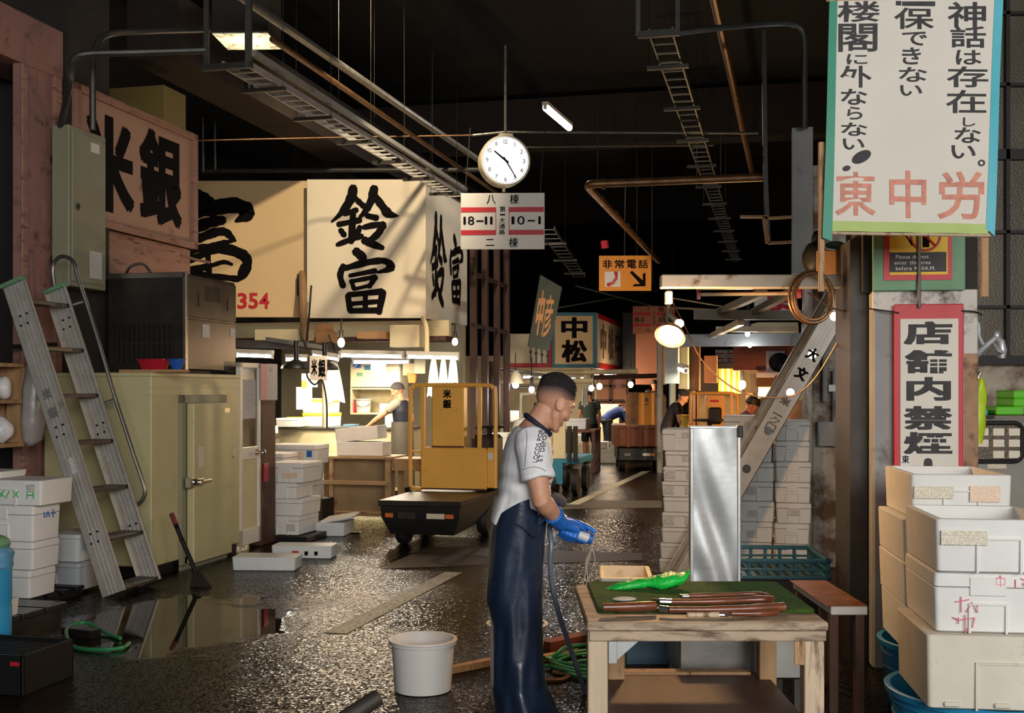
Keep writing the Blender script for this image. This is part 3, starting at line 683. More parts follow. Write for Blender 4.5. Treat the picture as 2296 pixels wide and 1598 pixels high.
# handrail on the far stringer: points in the ladder's own frame, from the picture
iv = (Matrix.Translation(lad.location) @ lad.rotation_euler.to_matrix().to_4x4()).inverted()
VH = 7.44+.60
hp = [W(*LV(px, py, VH)) for px, py in [(133, 688), (122, 640), (118, 598), (132, 577), (152, 577), (167, 592), (178, 630), (215, 745), (255, 880), (300, 1020), (322, 1085), (324, 1110), (310, 1130), (276, 1142)]]
b = MB(); b.tube(catmull([iv @ p for p in hp], 5), .016, 10)
hr = b.build('handrail', 'steel', lad)
for (x0, y0, x1, y1) in ((132, 692, 186, 676), (205, 916, 258, 895)):
    b = MB(); b.tube([iv @ W(*LV(x0, y0, 7.97)), iv @ W(*LV(x1, y1, VH))], .014, 8); b.build('strut', 'steel', hr)
b = MB(); kk = 2.45
for ch, z, hh in (('米', 1.52, .085), ('銀', 1.37, .085)): glyph(b, ch, .045, (-.05, z, .03, z+hh), -.009)
b.build('lettering', 'ink_grey', lad); MB().box(-.01, -.0095, .93, .03, -.0075, 1.05).build('label_sticker', 'print_grey', lad)

# ================================================================= LEFT FOREGROUND BOXES
ub, vb = -5.03, 6.88
pb = W(-5.33, 7.06, 0)
b = MB()
for k in range(5): b.box(-.75, -.30+k*.16, .05, .31, -.20+k*.16, .075, .003)
for k in range(3): b.box(-.7+k*.44, -.32, 0, -.6+k*.44, .46, .05, .003)
one('pallet', 'black plank pallet under the stack of foam boxes by the ladder', 'pallet', pb, YAW, b, 'pallet_black')
z = .078; stk = []
for i, (h, w, d, du, dv, lab, lid, tb) in enumerate([(.195, .62, .30, 0, 0, 'lowest white foam box of the stack in front of the ladder foot', True, 0), (.195, .62, .31, .02, .01, 'second lowest white foam box of the stack in front of the ladder foot', True, 0),
        (.25, .62, .31, .03, .0, 'tall white foam box with blue pen marks, third up in the stack by the ladder', True, 1), (.175, .62, .37, .10, .02, 'shallow white foam box with green handwriting topping the stack by the ladder', False, 1)]):
    o = foam(lab, W(ub-.31+du, vb+.15+dv, z), YAW, w, d, h, 'foam boxes stacked by the ladder', 'foam', lid, tb); stk.append(o)
    z += h+.002
lc_ = foam('white foam lid lying on the left of the stack top by the ladder', W(ub-.50, vb+.17, z+.001), YAW, .5, .3, .05, None, 'foam', False)
scribble(stk[3], 'handwriting', [('水' if False else 'メ', (0, 0, 0, 0))], 'green_plastic', -.2) if False else None
def marks(parent, name, m, segs, y=None, w=.004, axis='x'):
    """pen strokes: list of polylines on the face y = const (axis x) or x = const (axis y)"""
    b = MB()
    for sg in segs:
        pts = [(p[0], y, p[1]) if axis == 'x' else (y, p[0], p[1]) for p in sg]; b.tube(pts, w, 5)
    return b.build(name, m, parent)
marks(stk[3], 'handwriting', 'green_plastic', [[(-.02, .05), (.02, .11)], [(-.02, .09), (.02, .06)], [(.03, .05), (.06, .10)], [(.09, .06), (.13, .10)], [(.09, .10), (.13, .06)], [(.2, .05), (.2, .10), (.25, .1), (.25, .05)], [(.2, .075), (.25, .075)]], -.187, .0035)
MB().box(.19, -.1875, .11, .26, -.184, .15).build('label_sticker', 'print_grey', stk[3])
marks(stk[2], 'handwriting', 'blue', [[(-.04, .16), (-.04, .20)], [(-.02, .16), (.0, .2), (.02, .16)], [(.06, .15), (.06, .21)], [(.04, .18), (.09, .18)]], .313, .004, 'y')
# storage tubs
pt = P(172, 1330, 8.62); 
for i, (z, m, lab) in enumerate([(.03, 'tub_grey', 'lower grey plastic storage tub behind the ladder foot'), (.245, 'tub', 'upper white lidded storage tub behind the ladder foot')]):
    o = E('storage_tub', lab, 'tub', (pt.x, pt.y, z), YAW, 'storage tubs behind the ladder'); w, d, h = .27, .34, .20
    b = MB(); b.loft([rrect(w-.05, d-.05, .03, 0), rrect(w-.02, d-.02, .03, h-.03), rrect(w, d, .03, h-.025), rrect(w, d, .03, h)]); b.build('body', m, o)
    b = MB(); b.loft([rrect(w+.006, d+.006, .03, h-.02), rrect(w+.006, d+.006, .03, h+.004), rrect(w-.04, d-.04, .03, h+.01)]); b.build('lid', m, o)
    MB().box(-.13, -d/2-.005+.013, .05, -.06, -d/2+.02, .12).build('label_sticker', 'print_grey', o)
# blue barrel with a bag, foam scrap, black crate, planks
pbr = P(-22, 1420, 6.4)
o = E('waste_barrel', 'blue barrel with a bag stuffed in its top at the picture edge', 'barrel', (pbr.x, pbr.y, 0)); 
MB().lathe([(.10, 0), (.11, .02), (.115, .3), (.11, .32), (.115, .34), (.115, .52), (.10, .52)], 24).build('body', 'blue_barrel', o)
b = MB(); b.ell((0, 0, .57), (.125, .125, .12), 18, 10); b.v = [(x*(1+.12*sin(9*z*8+x*20)), y*(1+.1*sin(z*60)), z) for x, y, z in b.v]; b.build('bag', 'bag_blue', o)
b = MB(); b.ell((.02, 0, .66), (.09, .09, .05), 14, 8); b.build('bag_knot', 'green_board', o)
foam('small white foam block on the planks beside the blue barrel', P(8, 1392, 7.0)-Vector((0, 0, P(8, 1392, 7.0).z-.125)), YAW, .09, .2, .11, None, 'foam', False)
b = MB()
for k in range(4): b.box(-.9, k*.24, .085, .55, k*.24+.22, .12, .004)
for k in range(3): b.box(-.8+k*.6, 0, 0, -.7+k*.6, .95, .085)
one('plank_platform', 'low dark platform of wet planks in front of the cold room', 'platform', W(-5.15, 5.74, 0), YAW, b, 'plank_wet')
b = MB(); w, d, h = .9, .42, .2
b.box(-w/2, 0, 0, w/2, .02, h, .004); b.box(-w/2, d-.02, 0, w/2, d, h, .004); b.box(-w/2, 0, 0, -w/2+.02, d, h, .004); b.box(w/2-.02, 0, 0, w/2, d, h, .004)
for k in range(9): b.box(-w/2+.02, .03+k*.042, h-.04, w/2-.02, .05+k*.042, h-.015, .002)
p = P(10, 1490, 6.2)
o = E('plastic_crate', 'low black plastic crate at the left edge beside the hose loop', 'crate', (p.x-.1, 5.75, 0), YAW); b.build('body', 'pallet_black', o); MB().box(w/2-.07, -.004, h-.05, w/2-.02, .0, h-.03).build('tag', 'red_plastic', o)
# hose loop on the floor, left
lp = [G(290, 1447), G(272, 1458), G(220, 1462), G(165, 1455), G(148, 1435), G(160, 1418), G(195, 1412), G(240, 1425), G(270, 1436)]
b = MB(); pts = [p+Vector((0, 0, .015+.03*(i in (4, 5, 6)))) for i, p in enumerate(lp)]; c0 = pts[3]; b.tube(catmull([p-c0 for p in pts], 6), .012, 8)
one('garden_hose', 'short loop of green hose lying at the edge of the puddle', 'hose', c0, 0, b, 'green_hose')
b = MB(); p0, p1 = G(150, 1423)+Vector((0, 0, .03)), G(215, 1432)+Vector((0, 0, .03)); b.bar((0, 0, 0), p1-p0, .08, .05); one('wood_offcut', 'dark wet timber offcut inside the green hose loop', 'timber', p0, 0, b, 'plank_wet')
mat('lip_red', (120, 52, 58), .6)
# hand hook leaning on the cold room
o = T('shovel', 'dark shovel with red taped handle leaning against the cold room', 'shovel', UV(G(470, 1310))+(0,))
base = o.location; iv = (Matrix.Translation(base) @ Matrix.Rotation(YAW, 4, 'Z')).inverted()
Yk = base.y; q = [iv @ Vector((P(385, 1152, 9.05).x, 9.05, P(385, 1152, 9.05).z)), iv @ P(398, 1185, 8.98), iv @ P(440, 1285, 8.9), iv @ (G(455, 1300)+Vector((0, 0, .04)))]
b = MB(); b.tube([q[1], q[2]], .019, 8); b.build('shaft', 'plank_wet', o); b = MB(); b.tube([q[0], q[0].lerp(q[1], .75)], .021, 8); b.build('grip', 'lip_red', o); b = MB(); b.tube([q[0].lerp(q[1], .7), q[1]], .019, 8); b.build('upper_shaft', 'plank_wet', o)
b = MB(); p0 = q[2]; b.loft([[p0+Vector((x*.03, 0, z)) for x, z in ((-1, 0), (1, 0), (1, .02), (-1, .02))], [p0+Vector((.12+x*.12, -.12, -.14+z)) for x, z in ((-1, 0), (1, 0), (1, .012), (-1, .012))], [p0+Vector((.25+x*.11, -.26, -.19+z)) for x, z in ((-1, 0), (1, 0), (1, .012), (-1, .012))]]); b.build('blade', 'iron', o)
# ================================================================= BIG WHITE SIGNS OVER THE FISH STALL
YB = 16.2
def plane_sign(name, label, px0, px1, pyt, pyb, Y, rz, th, m, group=None):
    """upright board: local x across, z up, front at y = 0; returns the Empty and px->(x, z)"""
    w = (px1-px0)*Y/F; z0 = CH-(pyb-HZ)*Y/F; z1 = CH-(pyt-HZ)*Y/F; c = P(px0, HZ, Y)
    o = E(name, label, 'sign', (c.x, Y, z0), rz, group)
    MB().box(0, 0, 0, w, th, z1-z0, .004).build('board', m, o)
    return o, (lambda px, py: ((px-px0)*Y/F, (pyb-py)*Y/F))
Z3 = lambda f: (lambda a, b: f(430+a*.30043, 380+b*.30043))
o, f = plane_sign('shop_sign', 'large white signboard with two brushed black characters over the fish stall', 688, 955, 402, 713, YB, 0, .03, 'sign_white')
b = MB()
for s in SUZU+TOMI: stroke(b, s, -.004, Z3(f))
b.build('brush_lettering', 'ink', o)
# its side face along the lane
c0 = o.location; uC, vC = UV(P(957, HZ, YB+.02)); c1 = LU(1050, 735, uC); 
oC = E('shop_sign', 'side signboard of the fish stall running along the lane behind the tray', 'sign', W(uC-.02, vC, c0.z), YAW+pi/2); Lc = c1[1]-vC; Hc = (713-402)*YB/F
# local x now points along the lane, the readable face looks to the lane (+R)
b = MB(); b.loft([[(0, 0, 0), (Lc, 0, .02), (Lc, .05, .02), (0, .05, 0)], [(0, 0, Hc), (Lc, 0, Hc), (Lc, .05, Hc), (0, .05, Hc)]]); b.build('board', 'sign_white', oC)
def sidef(px, py, uu=uC-.02):
    a = LU(px, py, uu); return (a[1]-vC, a[2]-c0.z)
b = MB()
def fit(strokes, x0, x1, y0, y1, f, dst):
    xs = [p[0] for s in strokes for p in s]; ys = [p[1] for s in strokes for p in s]; a0, a1, b0, b1 = min(xs), max(xs), min(ys), max(ys)
    return lambda X, Y_: f(dst[0]+(X-a0)/(a1-a0)*(dst[2]-dst[0]), dst[1]+(Y_-b0)/(b1-b0)*(dst[3]-dst[1]))
for strokes, dst in ((SUZU, (.10, .78, .48, .13)), (TOMI, (.56, .68, .86, .17))):
    g = fit(strokes, 0, 0, 0, 0, lambda x, z: (x*Lc, z*Hc), dst)
    for s in strokes: stroke(b, s, -.004, g)
b.build('brush_lettering', 'ink', oC)
# left sign with the half hidden character and the stall number
o, f = plane_sign('shop_sign', 'cream signboard with a huge half hidden black character and red number 354', 400, 690, 405, 711, YB+.25, 0, .06, 'sign_cream')
b = MB()
for s in ([(-60, 150, 110), (40, 205, 120), (110, 240, 110), (175, 285, 60)], [(-260, 420, 90), (-120, 360, 100), (20, 318, 100), (160, 288, 108), (330, 268, 112), (418, 325, 120), (330, 386, 26)],
    [(-160, 520, 70), (20, 440, 88), (140, 392, 84), (232, 378, 76)], [(-100, 560, 60), (60, 512, 66), (170, 470, 72), (250, 466, 60), (300, 510, 46), (332, 537, 12)], [(-90, 640, 60), (30, 594, 56), (140, 578, 56), (240, 548, 44), (320, 532, 16)], [(-100, 545, 60), (-70, 650, 50)],
    [(-150, 720, 60), (30, 656, 54), (170, 602, 56), (290, 600, 78), (385, 640, 84)], [(380, 630, 84), (416, 690, 76), (382, 775, 76), (345, 832, 16)], [(-140, 790, 60), (40, 742, 58), (160, 712, 34), (240, 690, 34), (300, 708, 24)], [(-150, 830, 50), (20, 778, 40), (160, 796, 44), (350, 818, 50)], [(-160, 710, 60), (-140, 830, 60)], [(120, 620, 44), (130, 800, 44)]): stroke(b, s, -.004, Z3(f))
b.build('brush_lettering', 'ink', o)
b = MB()
for ch, x0, x1 in (('3', 340, 412), ('5', 424, 495), ('4', 503, 578)): q0 = Z3(f)(x0, 1040); q1 = Z3(f)(x1, 920); glyph(b, ch, .045, (q0[0], q0[1], q1[0], q1[1]), -.004)
b.build('number', 'red', o)
struct('trim_3', (lambda m: m.box(P(662, 0, YB).x, YB+.13, CH+(HZ-660)*YB/F, P(706, 0, YB).x, YB+.2, CH+(HZ-612)*YB/F))(MB()), 'black')
# ================================================================= FISH STALL
b = MB(); b.M = Matrix.Rotation(YAW, 4, 'Z'); b.box(-9.0, 19.6, 0, -5.5, 19.8, 2.7); struct('stall_wall_rear', b, 'cream')
b = MB(); b.M = Matrix.Rotation(YAW, 4, 'Z'); b.box(-9, 16.0, 2.32, -4.7, 16.12, 2.55); struct('lintel_1', b, 'cream')
b = MB(); b.M = Matrix.Rotation(YAW, 4, 'Z'); b.box(-9, 16.0, 2.25, -4.75, 16.6, 2.32); struct('lintel_2', b, 'wood_dark')
b = MB(); b.M = Matrix.Rotation(YAW, 4, 'Z'); b.box(-9, 16.3, 4.55, -4.8, 19.7, 4.65); struct('stall_roof', b, 'dark_concrete')
b = MB(); b.M = Matrix.Rotation(YAW, 4, 'Z')
for vv in (17.0, 17.7, 18.5, 19.2): b.box(-4.66, vv, 0, -4.56, vv+.10, 4.0)
for z in (2.5, 3.3): b.box(-4.64, 17.0, z, -4.58, 19.3, z+.06)
o = b.build('rack_frame', 'rust_dark'); tag(o, 'rusty steel post frame standing along the lane beyond the white signboards', 'frame')
conduit('wrapped pole rising between the two cream signboards', [P(684, 770, 15.8), P(680, 690, 15.9), P(678, 612, 16.3)], .055, 'rope_brown', 'wrapped_pole')
conduit('black cable hanging beside the wrapped pole', [P(698, 640, 15.9), P(692, 720, 15.8), P(688, 765, 15.7)], .014, 'black', 'cable')
conduit('cream pipe bending down from under the big white signboard', [P(948, 712, 16.1), P(956, 735, 16.0), P(957, 780, 16.0), P(957, 795, 16.0)], .035, 'cream', 'pipe')
for (x0, y0, x1, y1, lab, m) in ((706, 742, 740, 768, 'small cardboard box on the stall lintel below the notch', 'cardboard'), (566, 738, 690, 762, 'wide pale carton on the stall lintel left of the wrapped pole', 'cream'), (798, 743, 862, 758, 'flat brown carton on the stall lintel under the white signboard', 'cardboard'), (708, 726, 730, 742, 'tiny brown carton stacked on the lintel carton', 'cardboard'), (872, 728, 940, 778, 'cream box on the lintel right end under the white signboard', 'cream')):
    slab('carton', lab, 'box', x0, y0, x1, y1, 16.05, .3, m)
# fluorescent fittings
def tube_light(label, p0, p1, r=.020, body='white_enamel', power=0, col=(1, .86, .62), group='stall tube lights', down=.3, m='tube'):
    o = E('fluorescent_light', label, 'lamp', p0, 0, group); d = p1-p0
    b = MB(); b.bar((0, 0, .055), d+Vector((0, 0, .055)), .09, .05); b.build('housing', body, o)
    b = MB(); b.tube([d*.03, d*.97], r, 10); b.build('glowing_tube', m, o)
    b = MB(); b.bar(d*0, d*.03, .05, .06); b.bar(d*.97, d, .05, .06); b.build('end_caps', body, o)
    if power:
        l = bpy.data.lights.new('tube_glow', 'AREA'); l.shape = 'RECTANGLE'; l.size = d.length*.9; l.size_y = .12; l.energy = power; l.color = col
        lo = bpy.data.objects.new('tube_glow', l); COL.objects.link(lo); lo.location = p0+d/2-Vector((0, 0, .045)); lo.rotation_euler = (0, 0, math.atan2(d.y, d.x))
    return o
tube_light('long fluorescent tube along the front of the fish stall above the worker', P(762, 797, 15.6), P(905, 800, 15.4), power=66)
tube_light('fluorescent tube right of the long one, above the hanging aprons', P(912, 800, 15.4), P(1030, 803, 15.3), power=46)
tube_light('fluorescent tube seen left behind the ice machine corner', P(530, 796, 14.6), P(612, 799, 14.5), power=36)
tube_light('short fluorescent tube behind the left black lamp shade', P(640, 806, 16.8), P(690, 806, 16.8), power=42)
tube_light('short fluorescent tube between the two black lamp shades', P(700, 796, 16.2), P(760, 806, 16.2), power=36)
tube_light('tube light deep inside the stall over the cabinet', P(790, 812, 17.45), P(920, 812, 17.45), power=42)
# steel lamp rail with cables under the lintel
b = MB(); p0, p1 = P(522, 770, 14.9), P(765, 778, 14.9); b.bar((0, 0, 0), p1-p0, .06, .10)
one('lamp_rail', 'dark steel rail carrying lamps across the stall front', 'rail', p0, 0, b, 'iron')
b = MB(); p0, p1 = P(600, 760, 14.8), P(720, 778, 14.6); b.bar((0, 0, 0), p1-p0, .12, .05)
one('light_housing', 'unlit grey fluorescent housing hanging askew above the black shades', 'lamp', p0, 0, b, 'beam_grey')
def shade_lamp(label, p, r=.19, m='lamp_black', lit=None, group='black shade lamps', h=.13):
    o = E('shade_lamp', label, 'lamp', p, 0, group)
    b = MB(); b.lathe([(r, 0), (r*.93, h*.25), (r*.55, h*.62), (r*.2, h*.85), (.03, h), (.03, h+.10), (.0, h+.10)], 24, cap0=False); b.lathe([(r*.98, .003), (r*.5, h*.58), (.0, h*.85)], 24, cap0=False); b.build('shade', m, o)
    b = MB(); b.tube([(0, 0, h+.10), (0, 0, h+.22)], .03, 10); b.build('socket', 'lamp_black', o)
    b = MB(); b.tube(catmull([(0, 0, h+.20), (.10, 0, h+.22), (.13, 0, h+.10), (.05, .0, h+.32)], 6), .008, 6); b.build('cord', 'black', o)
    if lit: b = MB(); b.ell((0, 0, .03), (.045, .045, .06), 12, 8); b.build('bulb', lit, o)
    return o
shade_lamp('left black enamel shade lamp hanging at the stall front', P(664, 826, 14.2)); shade_lamp('right black enamel shade lamp hanging behind the small paper sign', P(728, 829, 14.5))
o, w, h = slabE('paper_sign', 'small white paper sign with two brushed characters between the black lamp shades', 'sign', 694, 797, 733, 853, 13.9, rz=0)
MB().box(-w/2, 0, 0, w/2, .01, h).build('sheet', 'paper', o); b = MB(); glyph(b, '米', .045, (-w*.40, h*.2, -w*.06, h*.86), -.003); glyph(b, '銀', .045, (0, h*.12, w*.42, h*.86), -.003); b.build('lettering', 'ink', o)
conduit('black cord looping down from the lamp to the stall counter', [P(692, 800, 13.8), P(688, 840, 13.8), P(705, 862, 13.8), P(722, 852, 13.8), P(732, 900, 13.8), P(733, 960, 13.8)], .012, 'black', 'cable')
V3 = lambda *a: Vector(a)
def bulb_pair(label, p, n=2, group='bare bulbs'):
    o = E('bare_bulb', label, 'lamp', p, 0, group)
    b = MB(); b.tube([(0, 0, .05), (0, 0, .14)], .026, 10); b.build('socket', 'lamp_black', o)
    b = MB(); b.ell((0, 0, 0), (.04, .04, .055), 12, 8); b.build('bulb', 'bulb', o)
    return o
bulb_pair('small glowing bulb hanging in front of the stall lintel under the white signboard', P(765, 768, 12.7)); point('bulb_glow', P(765, 778, 12.62), 42, (1, .66, .40))
bulb_pair('glowing bulb hanging at the right corner of the white signboard', P(1020, 766, 15.6)); point('bulb_glow', P(1020, 772, 15.5), 10, (1, .6, .3))
conduit('black cord holding the bulb under the white signboard', [P(765, 757, 12.7), P(765, 730, 14.6), P(766, 716, 16.15)], .01, 'black', 'cable')
conduit('black cord holding the bulb at the signboard corner', [P(1020, 758, 15.6), P(1020, 728, 16.2)], .01, 'black', 'cable')
# rear cabinet with notices
o, w, h = slabE('notice_cabinet', 'cream cabinet with stickers and an open shelf on the stall rear wall', 'cabinet', 782, 812, 900, 929, 17.9)
b = MB(); t = .025
b.box(-w/2, .0, 0, -w/2+t, .4, h); b.box(w/2-t, 0, 0, w/2, .4, h); b.box(-w/2, 0, 0, w/2, .4, t); b.box(-w/2, 0, h-t, w/2, .4, h); b.box(-w/2, .38, 0, w/2, .4, h); b.box(-w/2, 0, h*.48, w/2, .4, h*.48+t); b.build('body', 'cream', o)
dr = MB().box(-w/2+.01, -.02, h*.5+.02, w/2-.01, 0, h-.02, .003).build('door', 'cream', o)
for (x, z, ww, hh, m) in ((-.36, .73, .13, .14, 'blue'), (-.17, .80, .10, .06, 'green_board'), (-.17, .70, .10, .07, 'blue_frame'), (-.30, .60, .10, .06, 'green_board'), (-.16, .58, .08, .07, 'paper_pink')):
    MB().box(x, -.024, z, x+ww, -.02, z+hh).build('sticker', m, dr)
b = MB(); b.tube([(-.355, -.026, .735), (-.30, -.026, .78), (-.27, -.026, .84)], .012, 6); b.box(-.35, -.026, .80, -.27, -.0245, .86); b.build('sticker_print', 'plate_white', dr)
cz = o.location.z+.026
def bucketE(name, label, loc, r0, r1, h, m, group=None, bail=False, rim=True, n=28):
    o = E(name, label, 'bucket', loc, 0, group)
    b = MB(); b.lathe([(r0-.01, 0), (r0, .004), (r0+(r1-r0)*.9, h*.9), (r1, h*.9), (r1+.008, h*.905), (r1+.010, h-.01), (r1+.014, h-.006), (r1+.012, h), (r1-.004, h), (r0-.006, .012), (0, .010)], n, cap1=False); b.build('body', m, o)
    if bail: b = MB(); b.tube(catmull([(-r1-.01, 0, h*.88), (-r1*.8, -r1*.6, h*.60), (0, -r1*1.05, h*.42), (r1*.8, -r1*.6, h*.60), (r1+.01, 0, h*.88)], 6), .004, 6); b.build('bail_handle', 'steel', o)
    return o
wp = lambda px, dy, z: (lambda p: (p.x, p.y+dy, z))(P(px, HZ, 17.98))
bucketE('bucket', 'white bucket with wire handle on the cabinet shelf in the stall', wp(813, .1, cz), .11, .13, .22, 'bucket', bail=True)
slab('foam_tray', 'small white tray pack on the cabinet shelf beside the bucket', 'box', 850, 905, 885, 926, 17.95, .2, 'foam')
one('fire_extinguisher', 'small red and white bottle at the left of the cabinet shelf', 'bottle', wp(792, .1, cz), 0, MB().lathe([(.03, 0), (.035, .01), (.035, .14), (.015, .17), (.015, .20), (0, .2)], 12), 'multi_red')
slab('paper_notice', 'white poster with red heading stuck on the cabinet below the tubes', 'notice', 832, 799, 865, 842, 17.5, .004, 'print_tan', rz=0)
slab('carton', 'white carton standing on top of the stall cabinet', 'box', 786, 797, 812, 808, 18.0, .25, 'cloth_white')
for (x0, y0, x1, y1, Y, m, lab) in ((676, 837, 712, 868, 17.2, 'plate_white', 'white sheet with a yellow tag at the stall rear'), (664, 868, 700, 918, 16.9, 'paper', 'large white notice sheet hanging in the stall behind the left lamp shade'), (676, 852, 688, 870, 16.8, 'paper_yellow', 'yellow tag pinned over the white sheet in the stall')):
    slab('paper_notice', lab, 'notice', x0, y0, x1, y1, Y, .006, m, rz=0)
# hanging cloths and aprons
def cloth(name, label, p, w, h, m, seed, group, top=.25):
    b = MB(); n = 15; rings = []
    for i in range(9):
        t = i/8; ww = w*(top+(1-top)*t**.7); q = []
        for k in range(n):
            s = k/(n-1)-.5; q.append((s*ww, .035*sin(s*16+seed)*(.3+t), -h*t+.02*sin(seed+s*9)*t))
        rings.append(q)
    b.loft(rings, False, False, closed=False); b.loft([[(x, y+.012, z) for x, y, z in r] for r in rings], False, False, closed=False)
    return one(name, label, 'cloth', p, 0, b, m, group, smooth=80)
for (px, py, ph, pw, Y, lab) in ((972, 800, 90, 30, 15.7, 'white apron hanging first behind the yellow cart frame'), (994, 796, 75, 22, 15.6, 'white cloth hanging between the other aprons above the cart'), (1016, 790, 76, 26, 15.5, 'white pointed cloth hanging nearest the stall corner'), (748, 810, 90, 50, 16.9, 'long white coat hanging behind the right black lamp shade')):
    cloth('hanging_cloth', lab, P(px, py, Y), pw*Y/F, ph*Y/F, 'cloth_white', px, 'cloths hanging in the stall')
one('electric_meter', 'small grey meter box hung at the right end of the stall', 'box', P(941, 838, 16.0), 0, MB().box(-.08, 0, 0, .08, .08, .2, .006), 'grey_box')
one('orange_basket', 'orange plastic pouch hanging at the right end of the stall', 'pouch', P(924, 858, 16.1), 0, MB().loft([rrect(.10, .06, .02, 0), rrect(.15, .08, .02, .14)]), 'orange_plastic')
one('wall_clock_timer', 'yellowed speaker box with round black dial in the stall', 'box', P(917, 842, 16.3), 0, (lambda b: (b.box(-.09, 0, 0, .09, .1, .18, .008), b.cyl((0, -.01, .09), (0, 0, .09), .03, 14), b)[2])(MB()), 'cream')
# counter and what lies on it
zc = CH-(955-HZ)*17.3/F
o = T('stall_counter', 'long pale stall counter with steel top behind the box stacks', 'counter', UV(P(770, HZ, 16.95))+(0,))
MB().box(-2.6, .05, 0, 1.0, .7, zc-.04).build('body', 'cream', o); MB().box(-2.62, 0, zc-.04, 1.02, .72, zc, .006).build('top', 'steel', o)
def on(px, Y, z): p = P(px, HZ, Y); return (p.x, Y, z)
for i, (px, zz, w, h, lab, gg) in enumerate([(722, 0, .50, .21, 'lower of the two white boxes with yellow tape on the counter', 'yellow taped boxes'), (720, .212, .48, .21, 'upper of the two white boxes with yellow tape on the counter', 'yellow taped boxes')]):
    o = foam(lab, on(px, 17.25, zc+.001+zz), YAW-.2, w, .32, h, gg)
    b = MB(); b.loft([rrect(w+.004, .326, .018, h-.052), rrect(w+.004, .326, .018, h-.006)]); b.build('yellow_tape', 'paper_yellow', o)
foam('white box on the counter left of the yellow taped boxes', on(690, 15.7, zc+.001)if False else on(652, 16.95, zc+.001), YAW, .36, .3, .13, None)
slab('blue_tray', 'blue shallow tray on the counter beside the yellow taped boxes', 'tray', 768, 951, 795, 958, 17.1, .2, 'blue_box')
conduit('pale stall pole with paint rising from the counter beside the taped boxes', [P(728, 958, 15.85), P(727, 800, 15.85)], .035, 'cream', 'pole')
for k, (x0, y0, x1, y1, Y, m, lab) in enumerate([(584, 955, 610, 972, 16.6, 'white_enamel', 'white scale tray at the left end of the stall counter'), (640, 940, 668, 953, 16.9, 'wood_dark', 'dark wooden knife tray on the counter behind the scale'), (862, 930, 892, 958, 16.8, 'plate_white', 'white tipped tray leaning behind the worker arm'), (640, 935, 680, 942, 17.2, 'paper_yellow', 'yellow cutting sheet lying on the stall counter')]):
    slab('counter_item' if k > 1 else 'tray', lab, 'tray', x0, y0, x1, y1, Y, .22, m)
0 and tray('plastic_film_pack', 'pack of clear film beside the white box on the counter', 'pack', on(690, 17.05, zc+.001), YAW, .26, .2, .12, 'plastic_film')
# boxes the worker handles, on the wooden stand
Ys = 13.35; zs = CH-(1022-HZ)*Ys/F
o = T('wooden_stand', 'two tier wooden plank stand holding the pink lit foam boxes', 'stand', UV(P(700, HZ, Ys))+(0,)); ws = 178*Ys/F/.97
b = MB(); b.box(-.06, 0, zs-.03, ws+.02, .55, zs, .004); b.build('top', 'wood_stand', o)
for (x, y) in ((0, .02), (ws-.07, .02), (0, .48), (ws-.07, .48)): MB().box(x, y, .02, x+.07, y+.06, zs-.03, .004).build('leg', 'wood_stand', o)
for x in (.20,): MB().box(x, .02, .06, x+.05, .06, zs-.03, .004).build('upright', 'wood_stand', o)
for z in (.06, .42): MB().box(0, .0, z, ws-.02, .03, z+.05, .004).build('rail', 'wood_stand', o)
MB().box(.02, .30, .08, ws-.05, .33, zs-.03).build('back_board', 'wood_stand', o)
b = MB(); b.box(ws, .05, zs-.16, ws+.40, .5, zs-.02, .004); b.box(ws+.34, .06, 0, ws+.40, .12, zs-.1); b.box(ws+.34, .44, 0, ws+.40, .5, zs-.1); b.build('side_flap', 'wood_stand', o)
foam('lower long foam box on the wooden stand lit pink', W(UV(P(700, HZ, Ys))[0]+.55, UV(P(700, HZ, Ys))[1]+.26, zs+.001), YAW+.03, .58, .34, .165, 'long boxes on the wooden stand', 'foam', False)
o = foam('upper long foam box tilted in the worker hands on the stand', W(UV(P(700, HZ, Ys))[0]+.52, UV(P(700, HZ, Ys))[1]+.26, zs+.180), YAW, .54, .34, .16, 'long boxes on the wooden stand', 'foam', False); o.rotation_euler = (0, radians(-5), YAW)
# stacks beside the door post
def stack(px, Y, z0, items, group, where, rz=YAW, m='foam'):
    """items from bottom to top: (w, d, h, dx, lid, tab, sticker)"""
    p = P(px, HZ, Y); n = len(items); z = z0; out = []
    for i, (w, d, h, dx, lid, tab, st) in enumerate(items):
        lab = '%s white foam box %s' % (ordinal(n-1-i), where); lab = lab[0].lower()+lab[1:]
        out.append(foam(lab, (p.x+dx, Y+(i % 2)*.012, z), rz+(.03*((i*7) % 5-2)/2), w, d, h, group, m, lid, tab, st)); z += h+.002
    return out
sk = [(.10, .08, .09, .07, 'print_grey')]
stack(657, 11.72, .06, [(.36, .5, .19, 0, True, 1, sk), (.37, .5, .17, .02, True, 0, None), (.33, .48, .16, -.03, True, 1, None), (.40, .5, .20, .02, True, 1, [(.06, .08, .16, .05, 'print_orange')])], 'boxes stacked beside the door post', 'in the stack beside the dark door post')
stack(668, 12.9, .30, [(.52, .4, .20, -.02, True, 0, sk), (.52, .4, .19, -.02, True, 1, sk), (.56, .42, .22, .02, True, 0, [(.2, .12, .06, .07, 'blue'), (.1, .1, .07, .09, 'print_orange')])], 'boxes behind the door post stack', 'in the back stack against the wooden stand')
stack(622, 12.4, .42, [(.3, .4, .22, 0, True, 0, [(.06, .1, .05, .06, 'multi_red')]), (.32, .4, .2, 0, True, 0, [(.02, .1, .1, .05, 'blue_box')])], 'boxes half hidden by the post', 'in the short stack half hidden by the post')
